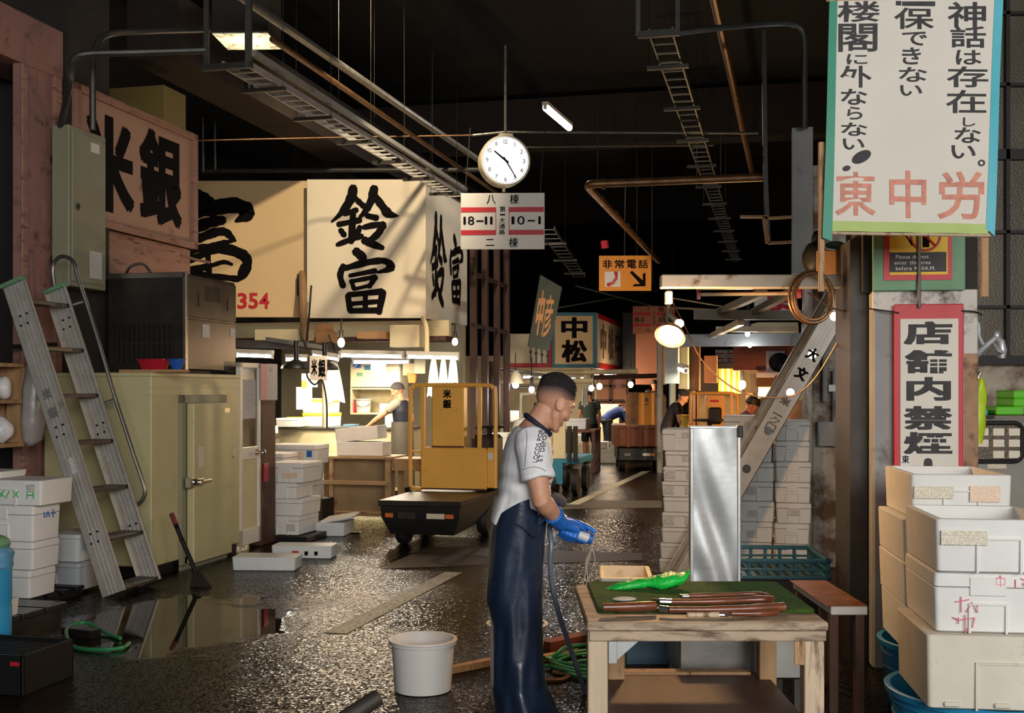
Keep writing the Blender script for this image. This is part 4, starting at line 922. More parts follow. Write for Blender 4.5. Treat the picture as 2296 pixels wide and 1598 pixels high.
slab('box_support', 'dark crate carrying the back stack of foam boxes', 'crate', 600, 1122, 715, 1195, 12.75, .5, 'pallet_black')
b = MB(); p = P(676, HZ, 11.72); b.box(-.3, -.32, 0, .20, .36, .055, .004); one('pallet', 'low dark pallet under the foam boxes beside the door post', 'pallet', (p.x, p.y, 0), YAW, b, 'pallet_black')
p = G(750, 1198); foam('open foam box with a slipped lid on the floor by the wooden stand', (p.x, p.y+.05, .0), YAW+.1, .32, .42, .14, None, 'foam_wet', False, open_=True); b = MB(); b.box(-.17, -.23, 0, .17, .23, .03, .008); o = one('foam_slab', 'foam lid resting askew on the open box by the stand', 'lid', (p.x+.05, p.y+.1, .155), YAW+.2, b, 'foam'); o.rotation_euler = (.0, radians(-9), YAW+.2)
p = G(678, 1252); o = foam('flat foam box with red stamps on the floor before the stacks', (p.x, p.y+.12, .0), YAW*.4, .56, .25, .115, None, 'foam_wet', False, sticker=[(-.05, .055, .06, .03, 'multi_red'), (.05, .05, .03, .035, 'ink'), (.14, .05, .03, .035, 'ink')])
p = G(592, 1280); foam('plain white foam block on the floor nearest the cold room door', (p.x, p.y+.14, .0), YAW*.2, .545, .28, .115, None, 'foam_wet', False)
p = G(797, 1194); one('shell', 'small pale saucer lying on the wet floor by the cart', 'saucer', (p.x, p.y, 0), 0, MB().lathe([(.04, 0), (.08, .012), (.07, .016), (.0, .01)], 18), 'cream')

# ================================================================= TURRET CART (YELLOW)
def turret(label, u, v, w, L_, zd, body, frame, scale_h=1.6, grp='platform carts'):
    o = T('platform_cart', label, 'cart', (u, v, 0), grp)
    b = MB(); b.box(-w/2-.02, 0, zd-.055, w/2+.02, L_+.3, zd, .008); b.build('deck', 'steel_dark' if body == 'black_paint' else body, o)
    b = MB()
    b.loft([[(-w/2+.08, .10, .12), (w/2-.08, .10, .12), (w/2-.08, L_, .14), (-w/2+.08, L_, .14)], [(-w/2+.01, .03, .28), (w/2-.01, .03, .28), (w/2-.01, L_+.2, .28), (-w/2+.01, L_+.2, .28)], [(-w/2, .02, zd-.055), (w/2, .02, zd-.055), (w/2, L_+.25, zd-.055), (-w/2, L_+.25, zd-.055)]])
    sk_ = b.build('skirt', body, o)
    MB().box(-w/2+.05, .016, .29, -w/2+.13, .024, .33).build('lamp', 'orange_plastic', sk_); MB().box(-w/2+.18, .016, .28, -w/2+.36, .024, .345).build('badge_plate', 'iron', sk_)
    MB().box(w/2-.33, .014, .285, w/2-.15, .024, .335).build('number_plate', 'print_tan', sk_); MB().box(w/2-.14, .016, .29, w/2-.06, .024, .33).build('lamp', 'orange_plastic', sk_)
    for (x, y) in ((-w/2+.16, .28), (-w/2+.10, L_+.05), (w/2-.06, L_+.05)):
        b = MB(); R_ = .15; prof = [(R_*.55, -.05), (R_*.9, -.055), (R_, -.03), (R_, .03), (R_*.9, .055), (R_*.55, .05)]
        b.M = Matrix.Translation((x, y, R_)) @ Matrix.Rotation(pi/2, 4, 'Y'); b.lathe(prof, 22); wh = b.build('wheel', 'rubber', o)
    return o
ct = turret('yellow framed platform cart with black deck parked in front of the fish stall', -3.37, 10.45, .80, 1.15, .455, 'black_paint', None)
yv = 1.07; fw = .93; zt = 1.575; x0 = -.44
b = MB(); r = .022; xa, xb = x0, x0+fw
b.tube(catmull([(xa, yv, .50), (xa-.0, yv, zt-.12), (xa+.03, yv, zt-.03), (xa+.12, yv, zt), (xb-.12, yv, zt), (xb-.03, yv, zt-.03), (xb, yv, zt-.12), (xb, yv, .50)], 5), r, 10)
b.tube(catmull([(xa, yv, .52), (xa+.03, yv, .485), (xa+.12, yv, .475)], 5), r, 10)
b.build('guard_frame', 'yellow_cart', ct)
for x in (xa+.14, xb-.17): MB().box(x-.022, yv-.02, .84, x+.022, yv+.02, zt, .006).build('upright', 'yellow_cart', ct)
b = MB(); b.box(xa+.12, yv-.03, .475, xb-.09, yv+.03, .92, .015); cp = b.build('lower_panel', 'yellow_cart', ct)
b = MB(); b.box(xb-.09, yv-.025, .50, xb-.0, yv+.03, .92, .012); b.build('lower_side_panel', 'yellow_cart', ct); MB().box(xb-.075, yv-.03, .80, xb-.02, yv-.024, .87).build('label_sticker', 'paper', ct)
b = MB(); MB().box(xa+.13, yv-.032, .475, xb-.10, yv-.0295, .492).build('rust_edge', 'wood_dark', ct); MB().box(xa+.25, yv-.052, .922, xa+.60, yv-.049, .936).build('rust_edge', 'wood_dark', ct); b.box(xa+.25, yv-.05, .93, xa+.60, yv+.10, zt-.015, .012); bp_ = b.build('column_panel', 'yellow_cart', ct)
MB().box(xa, yv-.012, .86, xa+.14, yv+.012, .885).build('cross_rail', 'yellow_cart', ct)
b = MB(); glyph(b, '米', .045, (xa+.375, 1.44, xa+.465, 1.53), yv-.053); glyph(b, '銀', .045, (xa+.375, 1.33, xa+.465, 1.425), yv-.053); b.build('lettering', 'ink', ct)
b = MB(); b.tube([(xb-.13+.16*cos(k*2*pi/20), yv+.25+.16*sin(k*2*pi/20), 1.13) for k in range(20)], .012, 6, closed=True); b.tube([(xb-.13, yv+.25, 1.12), (xb-.13, yv+.25, .9)], .03); b.tube([(xb-.29, yv+.25, 1.13), (xb+.03, yv+.25, 1.13)], .012); b.build('steering_wheel', 'rubber', ct)
b = MB(); b.box(xa+.62, yv+.15, .46, xb-.02, yv+.45, 1.05, .04); b.build('engine_cover', 'iron', ct)

# ================================================================= STATION CLOCK AND LANE SIGN
Yc = 13.0; pc = P(1133, 360, Yc); rc = 57*Yc/F
o = E('station_clock', 'round white two sided station clock hanging from a pole', 'clock', (pc.x, pc.y, pc.z), YAW*-.9)
def lathe_y(b, prof, n=40):
    s = b.M.copy(); b.M = s @ Matrix.Rotation(pi/2, 4, 'X'); b.lathe(prof, n); b.M = s; return b
lathe_y(MB(), [(rc*.93, .0), (rc, -.005), (rc*1.02, .02), (rc*1.02, .0)][:0]+[(rc*.90, -.0), (rc, .002), (rc*1.01, -.03), (rc*.99, -.17), (rc*.9, -.19)]).build('case', 'cream_paint', o)
lathe_y(MB(), [(rc*.0, .012), (rc*.93, .012), (rc*.95, .004)]).build('dial', 'clock_face', o)
lathe_y(MB(), [(rc*.93, .005), (rc*.93, .022), (rc*1.0, .018), (rc*1.01, -.01)]).build('bezel', 'cream_paint', o)
b = MB()
for i in range(1, 13):
    a = pi/2-i*pi/6; s = str(i); R_ = rc*.74; hh = rc*.17; k = hh/.70
    ww = sum((GL[c, .0][3]-GL[c, .0][2])*k for c in s)+hh*.13*(len(s)-1); x = R_*cos(a)-ww/2
    word(b, s, .0, x, R_*sin(a)-hh/2, hh, -.0145, .8)
    for j in range(5): aa = a+j*pi/30; r1 = rc*.89; b.box(r1*cos(aa)-.004, -.0145, r1*sin(aa)-.004, r1*cos(aa)+.004, -.0142, r1*sin(aa)+.004)
b.build('numerals', 'ink', o)
def hand(a, l, w0, tail, y):
    b = MB(); d = Vector((cos(a), 0, sin(a))); n = Vector((-sin(a), 0, cos(a))); q = [-d*tail-n*w0*.8, d*l-n*w0*.45, d*l+n*w0*.45, -d*tail+n*w0*.8]
    b.loft([[p+Vector((0, y, 0)) for p in q], [p+Vector((0, y-.003, 0)) for p in q]]); return b
hand(radians(142), rc*.58, .016, rc*.14, -.018).build('hour_hand', 'ink', o); hand(radians(-58), rc*.80, .010, rc*.14, -.023).build('minute_hand', 'ink', o)
b = MB(); b.tube([(0.02, .09, rc), (0.02, .09, rc+1.05)], .018, 10); b.build('hanging_pole', 'pipe', o); b = MB(); b.box(-.06, .03, rc-.01, .10, .15, rc+.03, .006); b.cyl((0, .09, -rc), (0, .09, -rc-.05), .02); b.build('mount', 'cream_paint', o)
o, f = plane_sign('lane_sign', 'white lane sign with red stripes reading 18-11 and 10-1 below the clock', 1033, 1221, 433, 559, Yc, radians(-2), .02, 'plate_white')
b = MB()
for (x0, x1) in ((1033, 1112), (1140, 1220)):
    for (y0, y1) in ((465, 476), (516, 527)): q0 = f(x0, y1); q1 = f(x1, y0); b.box(q0[0]+.004, -.004, q0[1], q1[0]-.004, -.001, q1[1])
for x in (1111, 1141): q0 = f(x, 527); q1 = f(x+1.5, 465); b.box(q0[0], -.004, q0[1], q1[0], -.001, q1[1])
b.build('red_stripes', 'red', o)
b = MB()
def g2(ch, x0, y0, x1, y1, bold=.0, y=-.005, bb=None): q0 = f(x0, y1); q1 = f(x1, y0); glyph(bb or b, ch, bold, (q0[0], q0[1], q1[0], q1[1]), y)
for ch, r in (('八', (1091, 437, 1111, 457)), ('棟', (1143, 436, 1163, 458)), ('二', (1089, 536, 1108, 551)), ('棟', (1141, 533, 1161, 555)), ('1', (1039, 486, 1044, 503)), ('8', (1049, 485, 1063, 504)), ('-', (1068, 494, 1084, 497)), ('1', (1087, 486, 1092, 503)), ('1', (1099, 486, 1104, 503)), ('1', (1147, 486, 1153, 503)), ('0', (1160, 485, 1176, 504)), ('-', (1183, 494, 1199, 497)), ('1', (1207, 486, 1212, 503)), ('第', (1120, 463, 1133, 475)), ('一', (1121, 480, 1132, 483)), ('大', (1120, 488, 1132, 500)), ('通', (1119, 502, 1132, 513)), ('路', (1119, 515, 1132, 526))): g2(ch, *r); g2(ch, r[0]+.5, r[1]+.4, r[2]+.5, r[3]+.4, y=-.0052)
b.build('lettering', 'ink', o)
b = MB(); wS = 188*Yc/F
for x in (.05, wS-.05): b.tube([(x, .01, 126*Yc/F), (x+.06, .01, 126*Yc/F+.75)], .006, 6)
b.build('hanging_wires', 'steel_dark', o)

# ================================================================= PIPES AND TRAYS UNDER THE ROOF
def rod(name, label, cat, pts, r, m, n=10, group=None):
    c = Vector(pts[0]); b = MB(); b.tube([Vector(p)-c for p in pts], r, n); return one(name, label, cat, c, 0, b, m, group)
Zp = 4.95
def onz(px, py, z): Y = (z-CH)*F/(HZ-py); return P(px, py, Y)
rod('ceiling_pipe', 'long shiny grey pipe running under the roof to the clock', 'pipe', [onz(530, -14, Zp), onz(1078, 362, Zp)], .042, 'pipe')
rod('ceiling_pipe', 'thinner rusty pipe beside the shiny grey pipe under the roof', 'pipe', [onz(610, 88, 4.85), onz(1112, 432, 4.85)], .03, 'rust_pipe')
def cable_tray(label, pa, pb, w, n, arms, m='alu', hang=None):
    o = E('cable_tray', label, 'cable tray', pa); d = pb-pa; L_ = d.length; t = d.normalized(); s = Vector((t.y, -t.x, 0)).normalized()
    for k in (-1, 1): b = MB(); b.bar(s*k*w/2+Vector((0, 0, .02)), d+s*k*w/2+Vector((0, 0, .02)), .016, .06); b.build('side_rail', m, o)
    for i in range(n+1): c = d*(i/n); MB().bar(c-s*w/2, c+s*w/2, .022, .016).build('rung', m, o)
    for i in range(arms):
        c = d*((i+.55)/arms); b = MB(); b.bar(c-s*(w/2+.12)-Vector((0, 0, .045)), c+s*(w/2+.07)-Vector((0, 0, .045)), .05, .035)
        b.tube([c+s*(w/2+.05)-Vector((0, 0, .045)), c+s*(w/2+.05)+Vector((0, 0, 7.0-pa.z-c.z))], .003, 5); b.tube([c-s*(w/2+.10)-Vector((0, 0, .045)), c-s*(w/2+.10)+Vector((0, 0, 7.0-pa.z-c.z))], .003, 5); b.build('hanger', 'steel_dark', o)
    return o, s
Zt = 4.25
tr, s = cable_tray('left galvanised cable tray slanting under the roof above the white signboard', onz(526, 148, Zt), onz(1022, 440, Zt), .22, 34, 6)
b = MB(); b.M = Matrix.Translation(-tr.location); pp = onz(526, 148, Zt); b.bar(pp+s*.13+Vector((0, 0, -.02)), pp+s*.13+Vector((0, 0, 2.7)), .05, .05); b.bar(pp-s*.26+Vector((0, 0, -.02)), pp-s*.26+Vector((0, 0, 2.7)), .04, .04); b.bar(pp-s*.30, pp+s*.16, .05, .05); b.build('end_support', 'conduit', tr)
b = MB(); pa, pb = onz(545, 120, Zt+.10), onz(1030, 425, Zt+.10); b.M = Matrix.Translation(-tr.location); b.bar(pa+s*.09, pb+s*.09, .05, .05); b.build('cable_duct', 'grey_panel', tr)
tr2, s2 = cable_tray('right cable tray receding under the roof in the middle of the lane', onz(1482, 75, 4.6), onz(1650, 585, 4.6), .20, 60, 11, 'ladder_dark')
b = MB(); b.M = Matrix.Translation(-tr2.location); pp = onz(1482, 75, 4.6); 
for k in (-.20, .14): b.bar(pp+s2*k, pp+s2*k+Vector((0, 0, 2.3)), .04, .04)
b.bar(pp-s2*.2, pp+s2*.16, .04, .06); b.build('end_support', 'conduit', tr2)
rod('ceiling_pipe', 'brown pipe sloping down beside the right cable tray', 'pipe', [onz(1598, -20, 5.2), onz(1688, 395, 5.2)], .045, 'rust_pipe')
# elbowed pipe
zE = CH+(HZ-412)*14.0/F; e0 = P(1722, 401, 13.55); e0.z = zE; e1 = P(1335, 412, 14.0); e1.z = zE; e2 = e1+Vector((-.075, .02, -.01)); e3 = e1+Vector((-.075, .15, -.02)); uu, vv = UV(e3); e4 = W(uu, 22.5, zE)
c = e0; b = MB(); b.tube([p-c for p in [e0, e1]+catmull([e1, e2, e3], 6)[1:]+[e4]], .05, 12)
o = one('elbow_pipe', 'thick pipe with an elbow turning along the lane right of the clock', 'pipe', c, 0, b, 'rust_pipe')
for k, q in enumerate([e1+Vector((.10, 0, 0))]): b = MB(); b.M = Matrix.Translation(-c); b.cyl(q-Vector((.02, 0, 0)), q+Vector((.02, 0, 0)), .066, 14); cc = b.build('collar', 'rust_pipe', o)
for k in range(3): q = W(uu, vv+1.0+k*1.3, zE); b = MB(); b.M = Matrix.Translation(-c); b.cyl(q, q+Vector((.005, .03, 0)), .058, 14); b.build('collar', 'iron', o)
# horizontal wires and pipes across
rod('ceiling_pipe', 'thin bright pipe crossing behind the clock', 'pipe', [P(1060, 303, 14.6), P(1130, 296, 14.6), P(1700, 298, 14.6)], .016, 'pipe')
rod('ceiling_cable', 'thin cable crossing under the bright pipe behind the clock', 'cable', [P(1180, 330, 14.8), P(1600, 326, 14.8)], .008, 'pipe')
rod('ceiling_pipe', 'long grey pipe crossing above the cream signboard', 'pipe', [P(452, 383, 16.6), P(1090, 380, 16.6)], .035, 'conduit')
rod('ceiling_cable', 'thin brown wire crossing from the pink sign towards the cable tray', 'cable', [P(440, 315, 13.5), P(760, 308, 14.5), P(1060, 303, 14.6)], .010, 'rust_pipe')
for i, (px, y0, y1, Y) in enumerate([(455, 265, 385, 15), (482, 272, 380, 15.2), (1340, 240, 410, 14.2), (1428, 300, 640, 20), (1462, 320, 640, 20)]):
    rod('hanger_rod', 'slim vertical hanger rod %s' % ('by the pink sign', 'second from the pink sign', 'holding the elbowed pipe', 'left of the right tray, far back', 'close left of the right tray, far back')[i], 'rod', [P(px, y0, Y), P(px, y1, Y)], .018 if i < 2 else .007, 'conduit', 8)
# concrete stub with cream underside, lit from below by an added lamp, assumed on the tray
pq = P(540, 72, 10.9)
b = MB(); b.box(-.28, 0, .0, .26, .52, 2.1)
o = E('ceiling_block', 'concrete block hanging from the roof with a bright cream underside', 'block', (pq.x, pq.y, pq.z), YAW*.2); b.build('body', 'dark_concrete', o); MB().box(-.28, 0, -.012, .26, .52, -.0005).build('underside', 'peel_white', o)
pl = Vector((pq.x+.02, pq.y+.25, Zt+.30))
o = E('assumed_uplight', 'small lamp assumed on the left cable tray, added to light the concrete block', 'lamp', pl-Vector((0, 0, .12))); b = MB(); b.lathe([(.03, 0), (.05, .08), (.05, .10), (.0, .09)], 12); b.build('body', 'lamp_black', o)  # source unseen: lamp assumed here and added to brighten the block's underside
l = bpy.data.lights.new('assumed_uplight_glow', 'SPOT'); l.energy = 26; l.color = (1, .85, .5); l.spot_size = radians(100); lo = bpy.data.objects.new('assumed_uplight_glow', l); COL.objects.link(lo); lo.location = pl; lo.rotation_euler = (pi, 0, 0)
# ceiling tube light near the clock
d = tube_light('bright ceiling tube light right of the clock', onz(1222, 240, 5.6), onz(1278, 288, 5.6), r=.05, power=60, col=(1, .96, .9), group=None)
# vertical post, brackets, right conduit
rod('channel_post', 'slim grey channel post hanging from the roof near the right tray', 'post', [P(1712, 68, 13.3), P(1716, 400, 13.3), P(1722, 545, 13.3)], .035, 'conduit', 4)
b = MB(); c = P(1660, 486, 13.3); b.bar(Vector((0, 0, 0)), P(1722, 486, 13.3)-c, .05, .03); b.bar(P(1714, 486, 13.3)-c, P(1722, 545, 13.3)-c, .05, .05); b.bar(P(1722, 545, 13.3)-c, P(1776, 542, 13.3)-c, .05, .03); b.bar(P(1716, 490, 13.3)-c, P(1776, 486, 13.3)-c, .05, .03)
one('pipe_bracket', 'pale timber and steel bracket at the foot of the channel post', 'bracket', c, 0, b, 'wood')
conduit('grey conduit arching from the right tray down to the grey column', [P(1490, 78, 9.9), P(1600, 64, 9.8), P(1740, 52, 9.6), P(1785, 58, 9.6), P(1803, 85, 9.6), P(1804, 180, 9.6), P(1804, 288, 9.6)], .028)
slab('cable_column', 'tall light grey cable duct cabinet left of the hanging banner', 'cabinet', 1776, 285, 1822, 612, 9.7, .2, 'concrete_grey', rz=YAW)

# assumed high lamp, added to light the white signboards (its fitting is unseen, above the view)
hl = W(-3.6, 10.6, 6.35); o = E('assumed_high_bay_lamp', 'assumed bell shaped lamp under the roof, added to light the white signboards', 'lamp', hl); o.rotation_euler = (Vector((-2.0, 16.0, 2.5))-hl).to_track_quat('-Z', 'Y').to_euler()
b = MB(); b.lathe([(.22, -.05), (.20, .05), (.10, .25), (.06, .40), (0, .40)], 20, cap0=False); b.build('shade', 'iron', o); b = MB(); b.ell((0, 0, .05), (.06, .06, .08)); b.build('bulb', 'bulb', o)
l = bpy.data.lights.new('assumed_high_bay_glow', 'SPOT'); l.energy = 1100; l.color = (1, .80, .54); l.spot_size = radians(68); l.spot_blend = .6; l.shadow_soft_size = .08; lo = bpy.data.objects.new('assumed_high_bay_glow', l); COL.objects.link(lo); lo.location = hl+(Vector((-2.0, 16.0, 2.5))-hl).normalized()*.12; lo.rotation_euler = o.rotation_euler
# ================================================================= RIGHT PILLAR AND ITS SIGNS
YP = 6.2
xl, xr = P(1957, 0, YP).x, P(2180, 0, YP).x; zs1 = CH+(HZ-652)*YP/F
pl_, pr_ = Vector((xl, YP, 0)), 0
b = MB(); b.M = Matrix.Translation((xl, YP, 0)) @ Matrix.Rotation(YAW*.5, 4, 'Z'); wP = (xr-xl)/cos(YAW*.5)
b.box(0, 0, 0, wP, .6, zs1, .012); struct('pillar_2', b, 'concrete_grey')
b = MB(); b.M = Matrix.Translation((xl, YP, 0)) @ Matrix.Rotation(YAW*.5, 4, 'Z'); b.box(-.001, -.004, zs1-.11, wP+.001, .02, zs1+.003, .003); b.box(wP-.075, -.006, .2, wP+.004, .05, zs1-.11, .006); struct('trim_4', b, 'peel_white')
b = MB(); b.M = Matrix.Translation((xl, YP, 0)) @ Matrix.Rotation(YAW*.5, 4, 'Z'); b.box(wP-.07, -.009, .2, wP+.006, .03, zs1-.34, .006); struct('trim_5', b, 'peel_rust')
b = MB(); b.M = Matrix.Translation((xl, YP, 0)) @ Matrix.Rotation(YAW*.5, 4, 'Z'); b.box(-.04, .06, zs1, wP+.02, .6, 7.0); struct('pillar_3', b, 'dark_concrete')
b = MB(); b.M = Matrix.Translation((xl, YP, 0)) @ Matrix.Rotation(YAW*.5, 4, 'Z'); b.box(-.10, .12, 0, -.005, .6, zs1+.3); struct('pillar_4', b, 'iron')  # dark box added to stand for the pillar's left side in shadow
o, f = plane_sign('warning_board', 'green board with yellow english warning notice fixed to the pillar under the banner', 1957, 2157, 500, 652, YP-.035, YAW*.5, .02, 'green_board')
def R4(x0, y0, x1, y1): q0 = f(x0, y1); q1 = f(x1, y0); return (q0[0], q0[1], q1[0], q1[1])
def flat(par, name, m, r, y0, y1): b = MB(); b.box(r[0], y0, r[1], r[2], y1, r[3]); return b.build(name, m, par)
flat(o, 'red_border', 'red', R4(1980, 500, 2128, 629), -.006, 0); flat(o, 'yellow_field', 'paper_yellow', R4(1993, 500, 2118, 617), -.009, -.006); flat(o, 'text_field', 'black', R4(1993, 567, 2115, 611), -.011, -.009)
b = MB()
for s, x, y in (('Please do not', 2006, 581), ('enter this area', 2003, 594), ('before 9:00A.M.', 2006, 607)):
    q = f(x, y); word(b, s, .0, q[0], q[1], 8.3*YP/F, -.012, 1.0)
b.build('lettering', 'plate_white', o)
b = MB(); q = f(2070, 532); k = YP/F; b.tube([(q[0]+31*k*cos(a*pi/12), -.011, q[1]+31*k*sin(a*pi/12)) for a in range(24)], .006, 6, closed=True); b.tube([(q[0]-21*k, -.011, q[1]+21*k), (q[0]+21*k, -.011, q[1]-21*k)], .006, 6); b.build('prohibition_ring', 'red', o)
b = MB(); b.box(q[0]-.015, -.0105, q[1]-24*k, q[0]+.02, -.0095, q[1]+20*k); b.ell((q[0], -.010, q[1]+24*k), (.018, .002, .018)); b.tube([f_ for f_ in [(f(2010+i*8, 530+i*i*2.2)[0], -.0105, f(2010+i*8, 520+i*i*2.0)[1]) for i in range(5)]], .004, 5); b.build('pictogram', 'ink', o)
rod('conduit', 'thin grey conduit running down the pillar in front of the green warning board', 'conduit', [P(2060, 470, YP-.08), P(2061, 690, YP-.08)], .010, 'pipe')
o, f = plane_sign('no_smoking_banner', 'tall red bordered banner with large black characters tied to the pillar', 2005, 2155, 682, 1230, YP-.055, YAW*.5, .012, 'red')
flat(o, 'cream_field', 'banner_cloth', R4(2018, 715, 2143, 1222), -.004, 0); flat(o, 'white_strip', 'plate_white', R4(2018, 1017, 2040, 1110), -.006, -.004)
b = MB()
for ch, r in (('店', (2025, 721, 2130, 773)), ('舗', (2027, 785, 2129, 837)), ('内', (2031, 845, 2127, 898)), ('禁', (2025, 910, 2130, 963)), ('煙', (2025, 968, 2130, 1018)), ('!', (2068, 1026, 2088, 1085))): glyph(b, ch, .045, R4(*r), -.006)
b.build('lettering', 'ink_soft', o); b = MB()
for ch, r in (('東', (2021, 1020, 2037, 1038)), ('京', (2021, 1044, 2037, 1062))): glyph(b, ch, .025, R4(*r), -.008)
b.build('small_lettering', 'ink', o)
b = MB(); q0, q1 = f(2015, 702), f(2150, 698); b.tube(catmull([(q0[0]-.16, .04, q0[1]+.03), (q0[0]-.06, .0, q0[1]+.012), (q0[0], -.005, q0[1])], 4), .004, 6); b.tube(catmull([(q1[0], -.005, q1[1]), (q1[0]+.08, .02, q1[1]-.005), (q1[0]+.12, .06, q1[1]-.02)], 4), .004, 6); b.build('tie_wires', 'black', o)
# ---------------------------------------------------------------- hand painted cloth banner
YH = 5.5; k = YH/F
o = E('cloth_banner', 'large white cloth banner with hand painted black and red characters high on the right', 'banner', P(2047, 525, YH))
oo = o.location
def bx(px, py): p = P(px, py, YH); return (p.x-oo.x, p.z-oo.z)
rip = lambda x, z: .006*sin(x*26)*max(0, 1-z*1.6)+.004*sin(x*9+z*5)
def sheet(corners, m, name, y=0., nx=40, nz=24, th=.004):
    (ax, ay), (bx_, by), (cx, cy), (dx, dy) = corners   # tl, tr, br, bl in picture px
    rings = [[], []]; b = MB()
    for s_ in (0, 1):
        rr = []
        for i in range(nz+1):
            t = i/nz; q = []
            for j in range(nx+1):
                s = j/nx; px = (ax*(1-s)+bx_*s)*(1-t)+(dx*(1-s)+cx*s)*t; py = (ay*(1-s)+by*s)*(1-t)+(dy*(1-s)+cy*s)*t
                x, z = bx(px, py); q.append((x, y+s_*th+rip(x, z), z))
            rr.append(q)
        b.loft(rr, False, False, closed=False)
    return b.build(name, m, o, smooth=80)
sheet([(1872, 2), (2238, -2), (2216, 505), (1858, 498)], 'banner_cloth', 'cloth')
sheet([(1860, 2), (1878, 2), (1866, 540), (1845, 532)], 'green_tape', 'left_edge_tape', -.003, 3); sheet([(2230, -3), (2249, -3), (2229, 530), (2210, 512)], 'cyan_tape', 'right_edge_tape', -.003, 3); sheet([(1857, 495), (2219, 502), (2214, 524), (1855, 518)], 'lime_tape', 'bottom_edge_tape', -.002, 30, 3)
rod_ = MB(); p0, p1 = bx(1855, 519), bx(2224, 525); rod_.tube([(p0[0], .02, p0[1]), (p1[0], .02, p1[1])], .012); p0, p1 = bx(1855, -4), bx(2255, -8); rod_.tube([(p0[0], .015, p0[1]), (p1[0], .015, p1[1])], .012); rod_.build('rods', 'wood_pale', o)
def bl(items, m, name, bold=.025, bb=None):
    b = bb or MB()
    for ch, x0, y0, x1, y1 in items:
        q0 = bx(x0, y1); q1 = bx(x1, y0); n0 = len(b.v); glyph(b, ch, bold, (q0[0], q0[1], q1[0], q1[1]), 0)
        b.v[n0:] = [(x, rip(x, z)-.0035, z) for x, y, z in b.v[n0:]]
    return b.build(name, m, o)
B1 = [('神', 2125, 4, 2211, 61), ('話', 2131, 58, 2211, 107), ('は', 2143, 112, 2201, 145), ('存', 2122, 149, 2216, 196), ('在', 2120, 202, 2211, 254), ('し', 2158, 264, 2186, 284), ('な', 2139, 286, 2199, 321), ('い', 2132, 326, 2187, 356), ('。', 2192, 358, 2208, 373),
 ('保', 2004, 18, 2094, 66), ('で', 2022, 72, 2078, 103), ('き', 2022, 107, 2064, 145), ('な', 2015, 151, 2078, 184), ('い', 2018, 191, 2067, 215),
 ('楼', 1878, 3, 1973, 49), ('閣', 1880, 53, 1967, 116), ('に', 1899, 121, 1945, 144), ('外', 1883, 147, 1955, 196), ('な', 1885, 199, 1945, 235), ('ら', 1899, 239, 1934, 268), ('な', 1885, 275, 1945, 305), ('い', 1889, 311, 1938, 336)]
b = MB()
for cx, cy, a, c, t in ((1931, 352, 24, 12.5, radians(28)), (1897, 378, 9, 6, radians(15))):
    q = bx(cx, cy); n = 24; pts = [(q[0]+k*(a*cos(i*2*pi/n)*cos(t)-c*sin(i*2*pi/n)*sin(t)), 0, q[1]+k*(a*cos(i*2*pi/n)*sin(t)+c*sin(i*2*pi/n)*cos(t))) for i in range(n)]; pts = [(x, rip(x, z)-.0035, z) for x, y, z in pts]; b.add(pts, [tuple(range(n))])
for (x0, y0, x1, y1) in ((2022, 4, 2096, 14), (2008, 3, 2020, 13)): q0 = bx(x0, y1); q1 = bx(x1, y0); b.box(q0[0], -.006, q0[1], q1[0], -.003, q1[1])
bl(B1, 'ink_soft', 'black_lettering', bb=b)
bl([('東', 1872, 386, 1964, 484), ('中', 1994, 382, 2078, 489), ('労', 2102, 384, 2206, 491)], 'red_ink', 'red_lettering')
b = MB(); 
for x0, x1, y0, y1 in ((1840, 1853, 500, 652), (2207, 2223, 505, 664)): q0 = bx(x0, y1); q1 = bx(x1, y0); MB().box(q0[0], .028, q0[1], q1[0], .05, q1[1]+.4, .003).build('pole', 'wood', o)
# ---------------------------------------------------------------- awning frame, lamp and ladder beside the pillar
YA = 6.62; za0 = CH+(HZ-645)*YA/F; za1 = CH+(HZ-615)*YA/F
a0 = P(1483, 0, YA); a1 = P(1945, 0, YA)
o = E('steel_awning', 'weathered pale steel awning frame reaching left from the pillar', 'frame', (a0.x, YA, za0))
MB().box(0, 0, 0, a1.x-a0.x, .09, za1-za0, .006).build('front_bar', 'beam_paint', o)
def bar2(name, x0, y0, x1, y1, Y0, Y1, w, h, m): b = MB(); b.M = Matrix.Translation(-Vector((a0.x, YA, za0))); b.bar(P(x0, y0, Y0), P(x1, y1, Y1), w, h); return b.build(name, m, o)
bar2('middle_bar', 1556, 705, 1800, 707, 9.0, 8.95, .06, .075, 'beam_grey'); bar2('rear_bar', 1500, 764, 1830, 760, 12.0, 11.9, .08, .13, 'beam_grey')
bar2('diagonal_brace', 1612, 700, 1712, 655, 9.05, 7.2, .05, .05, 'beam_grey'); bar2('diagonal_brace', 1690, 700, 1775, 655, 9.05, 7.2, .05, .05, 'beam_grey'); bar2('diagonal_brace', 1598, 752, 1662, 722, 11.9, 9.2, .05, .05, 'cream_paint')
bar2('lower_rail', 1605, 738, 1790, 738, 10.5, 10.4, .05, .05, 'cream_paint')
t_ = tube_light('unlit fluorescent tube slung under the front bar of the awning frame', P(1563, 660, 7.0), P(1795, 657, 6.95), r=.012, body='red_plastic', group=None, m='cream_paint')
for i in (1,): pass
o = E('reflector_lamp', 'bright reflector lamp hanging at the end of the awning frame', 'lamp', P(1505, 745, 6.72)); k = 6.72/F
b = MB(); b.tube(catmull([(-6*k, 0, 100*k), (-6*k, 0, 60*k), (-12*k, 0, 30*k), (-2*k, 0, 12*k)], 5), .012, 8); b.build('stem', 'iron', o)
MB().box(-14*k, -.03, 63*k, 2*k, .03, 92*k, .006).build('switch_box', 'white_enamel', o)
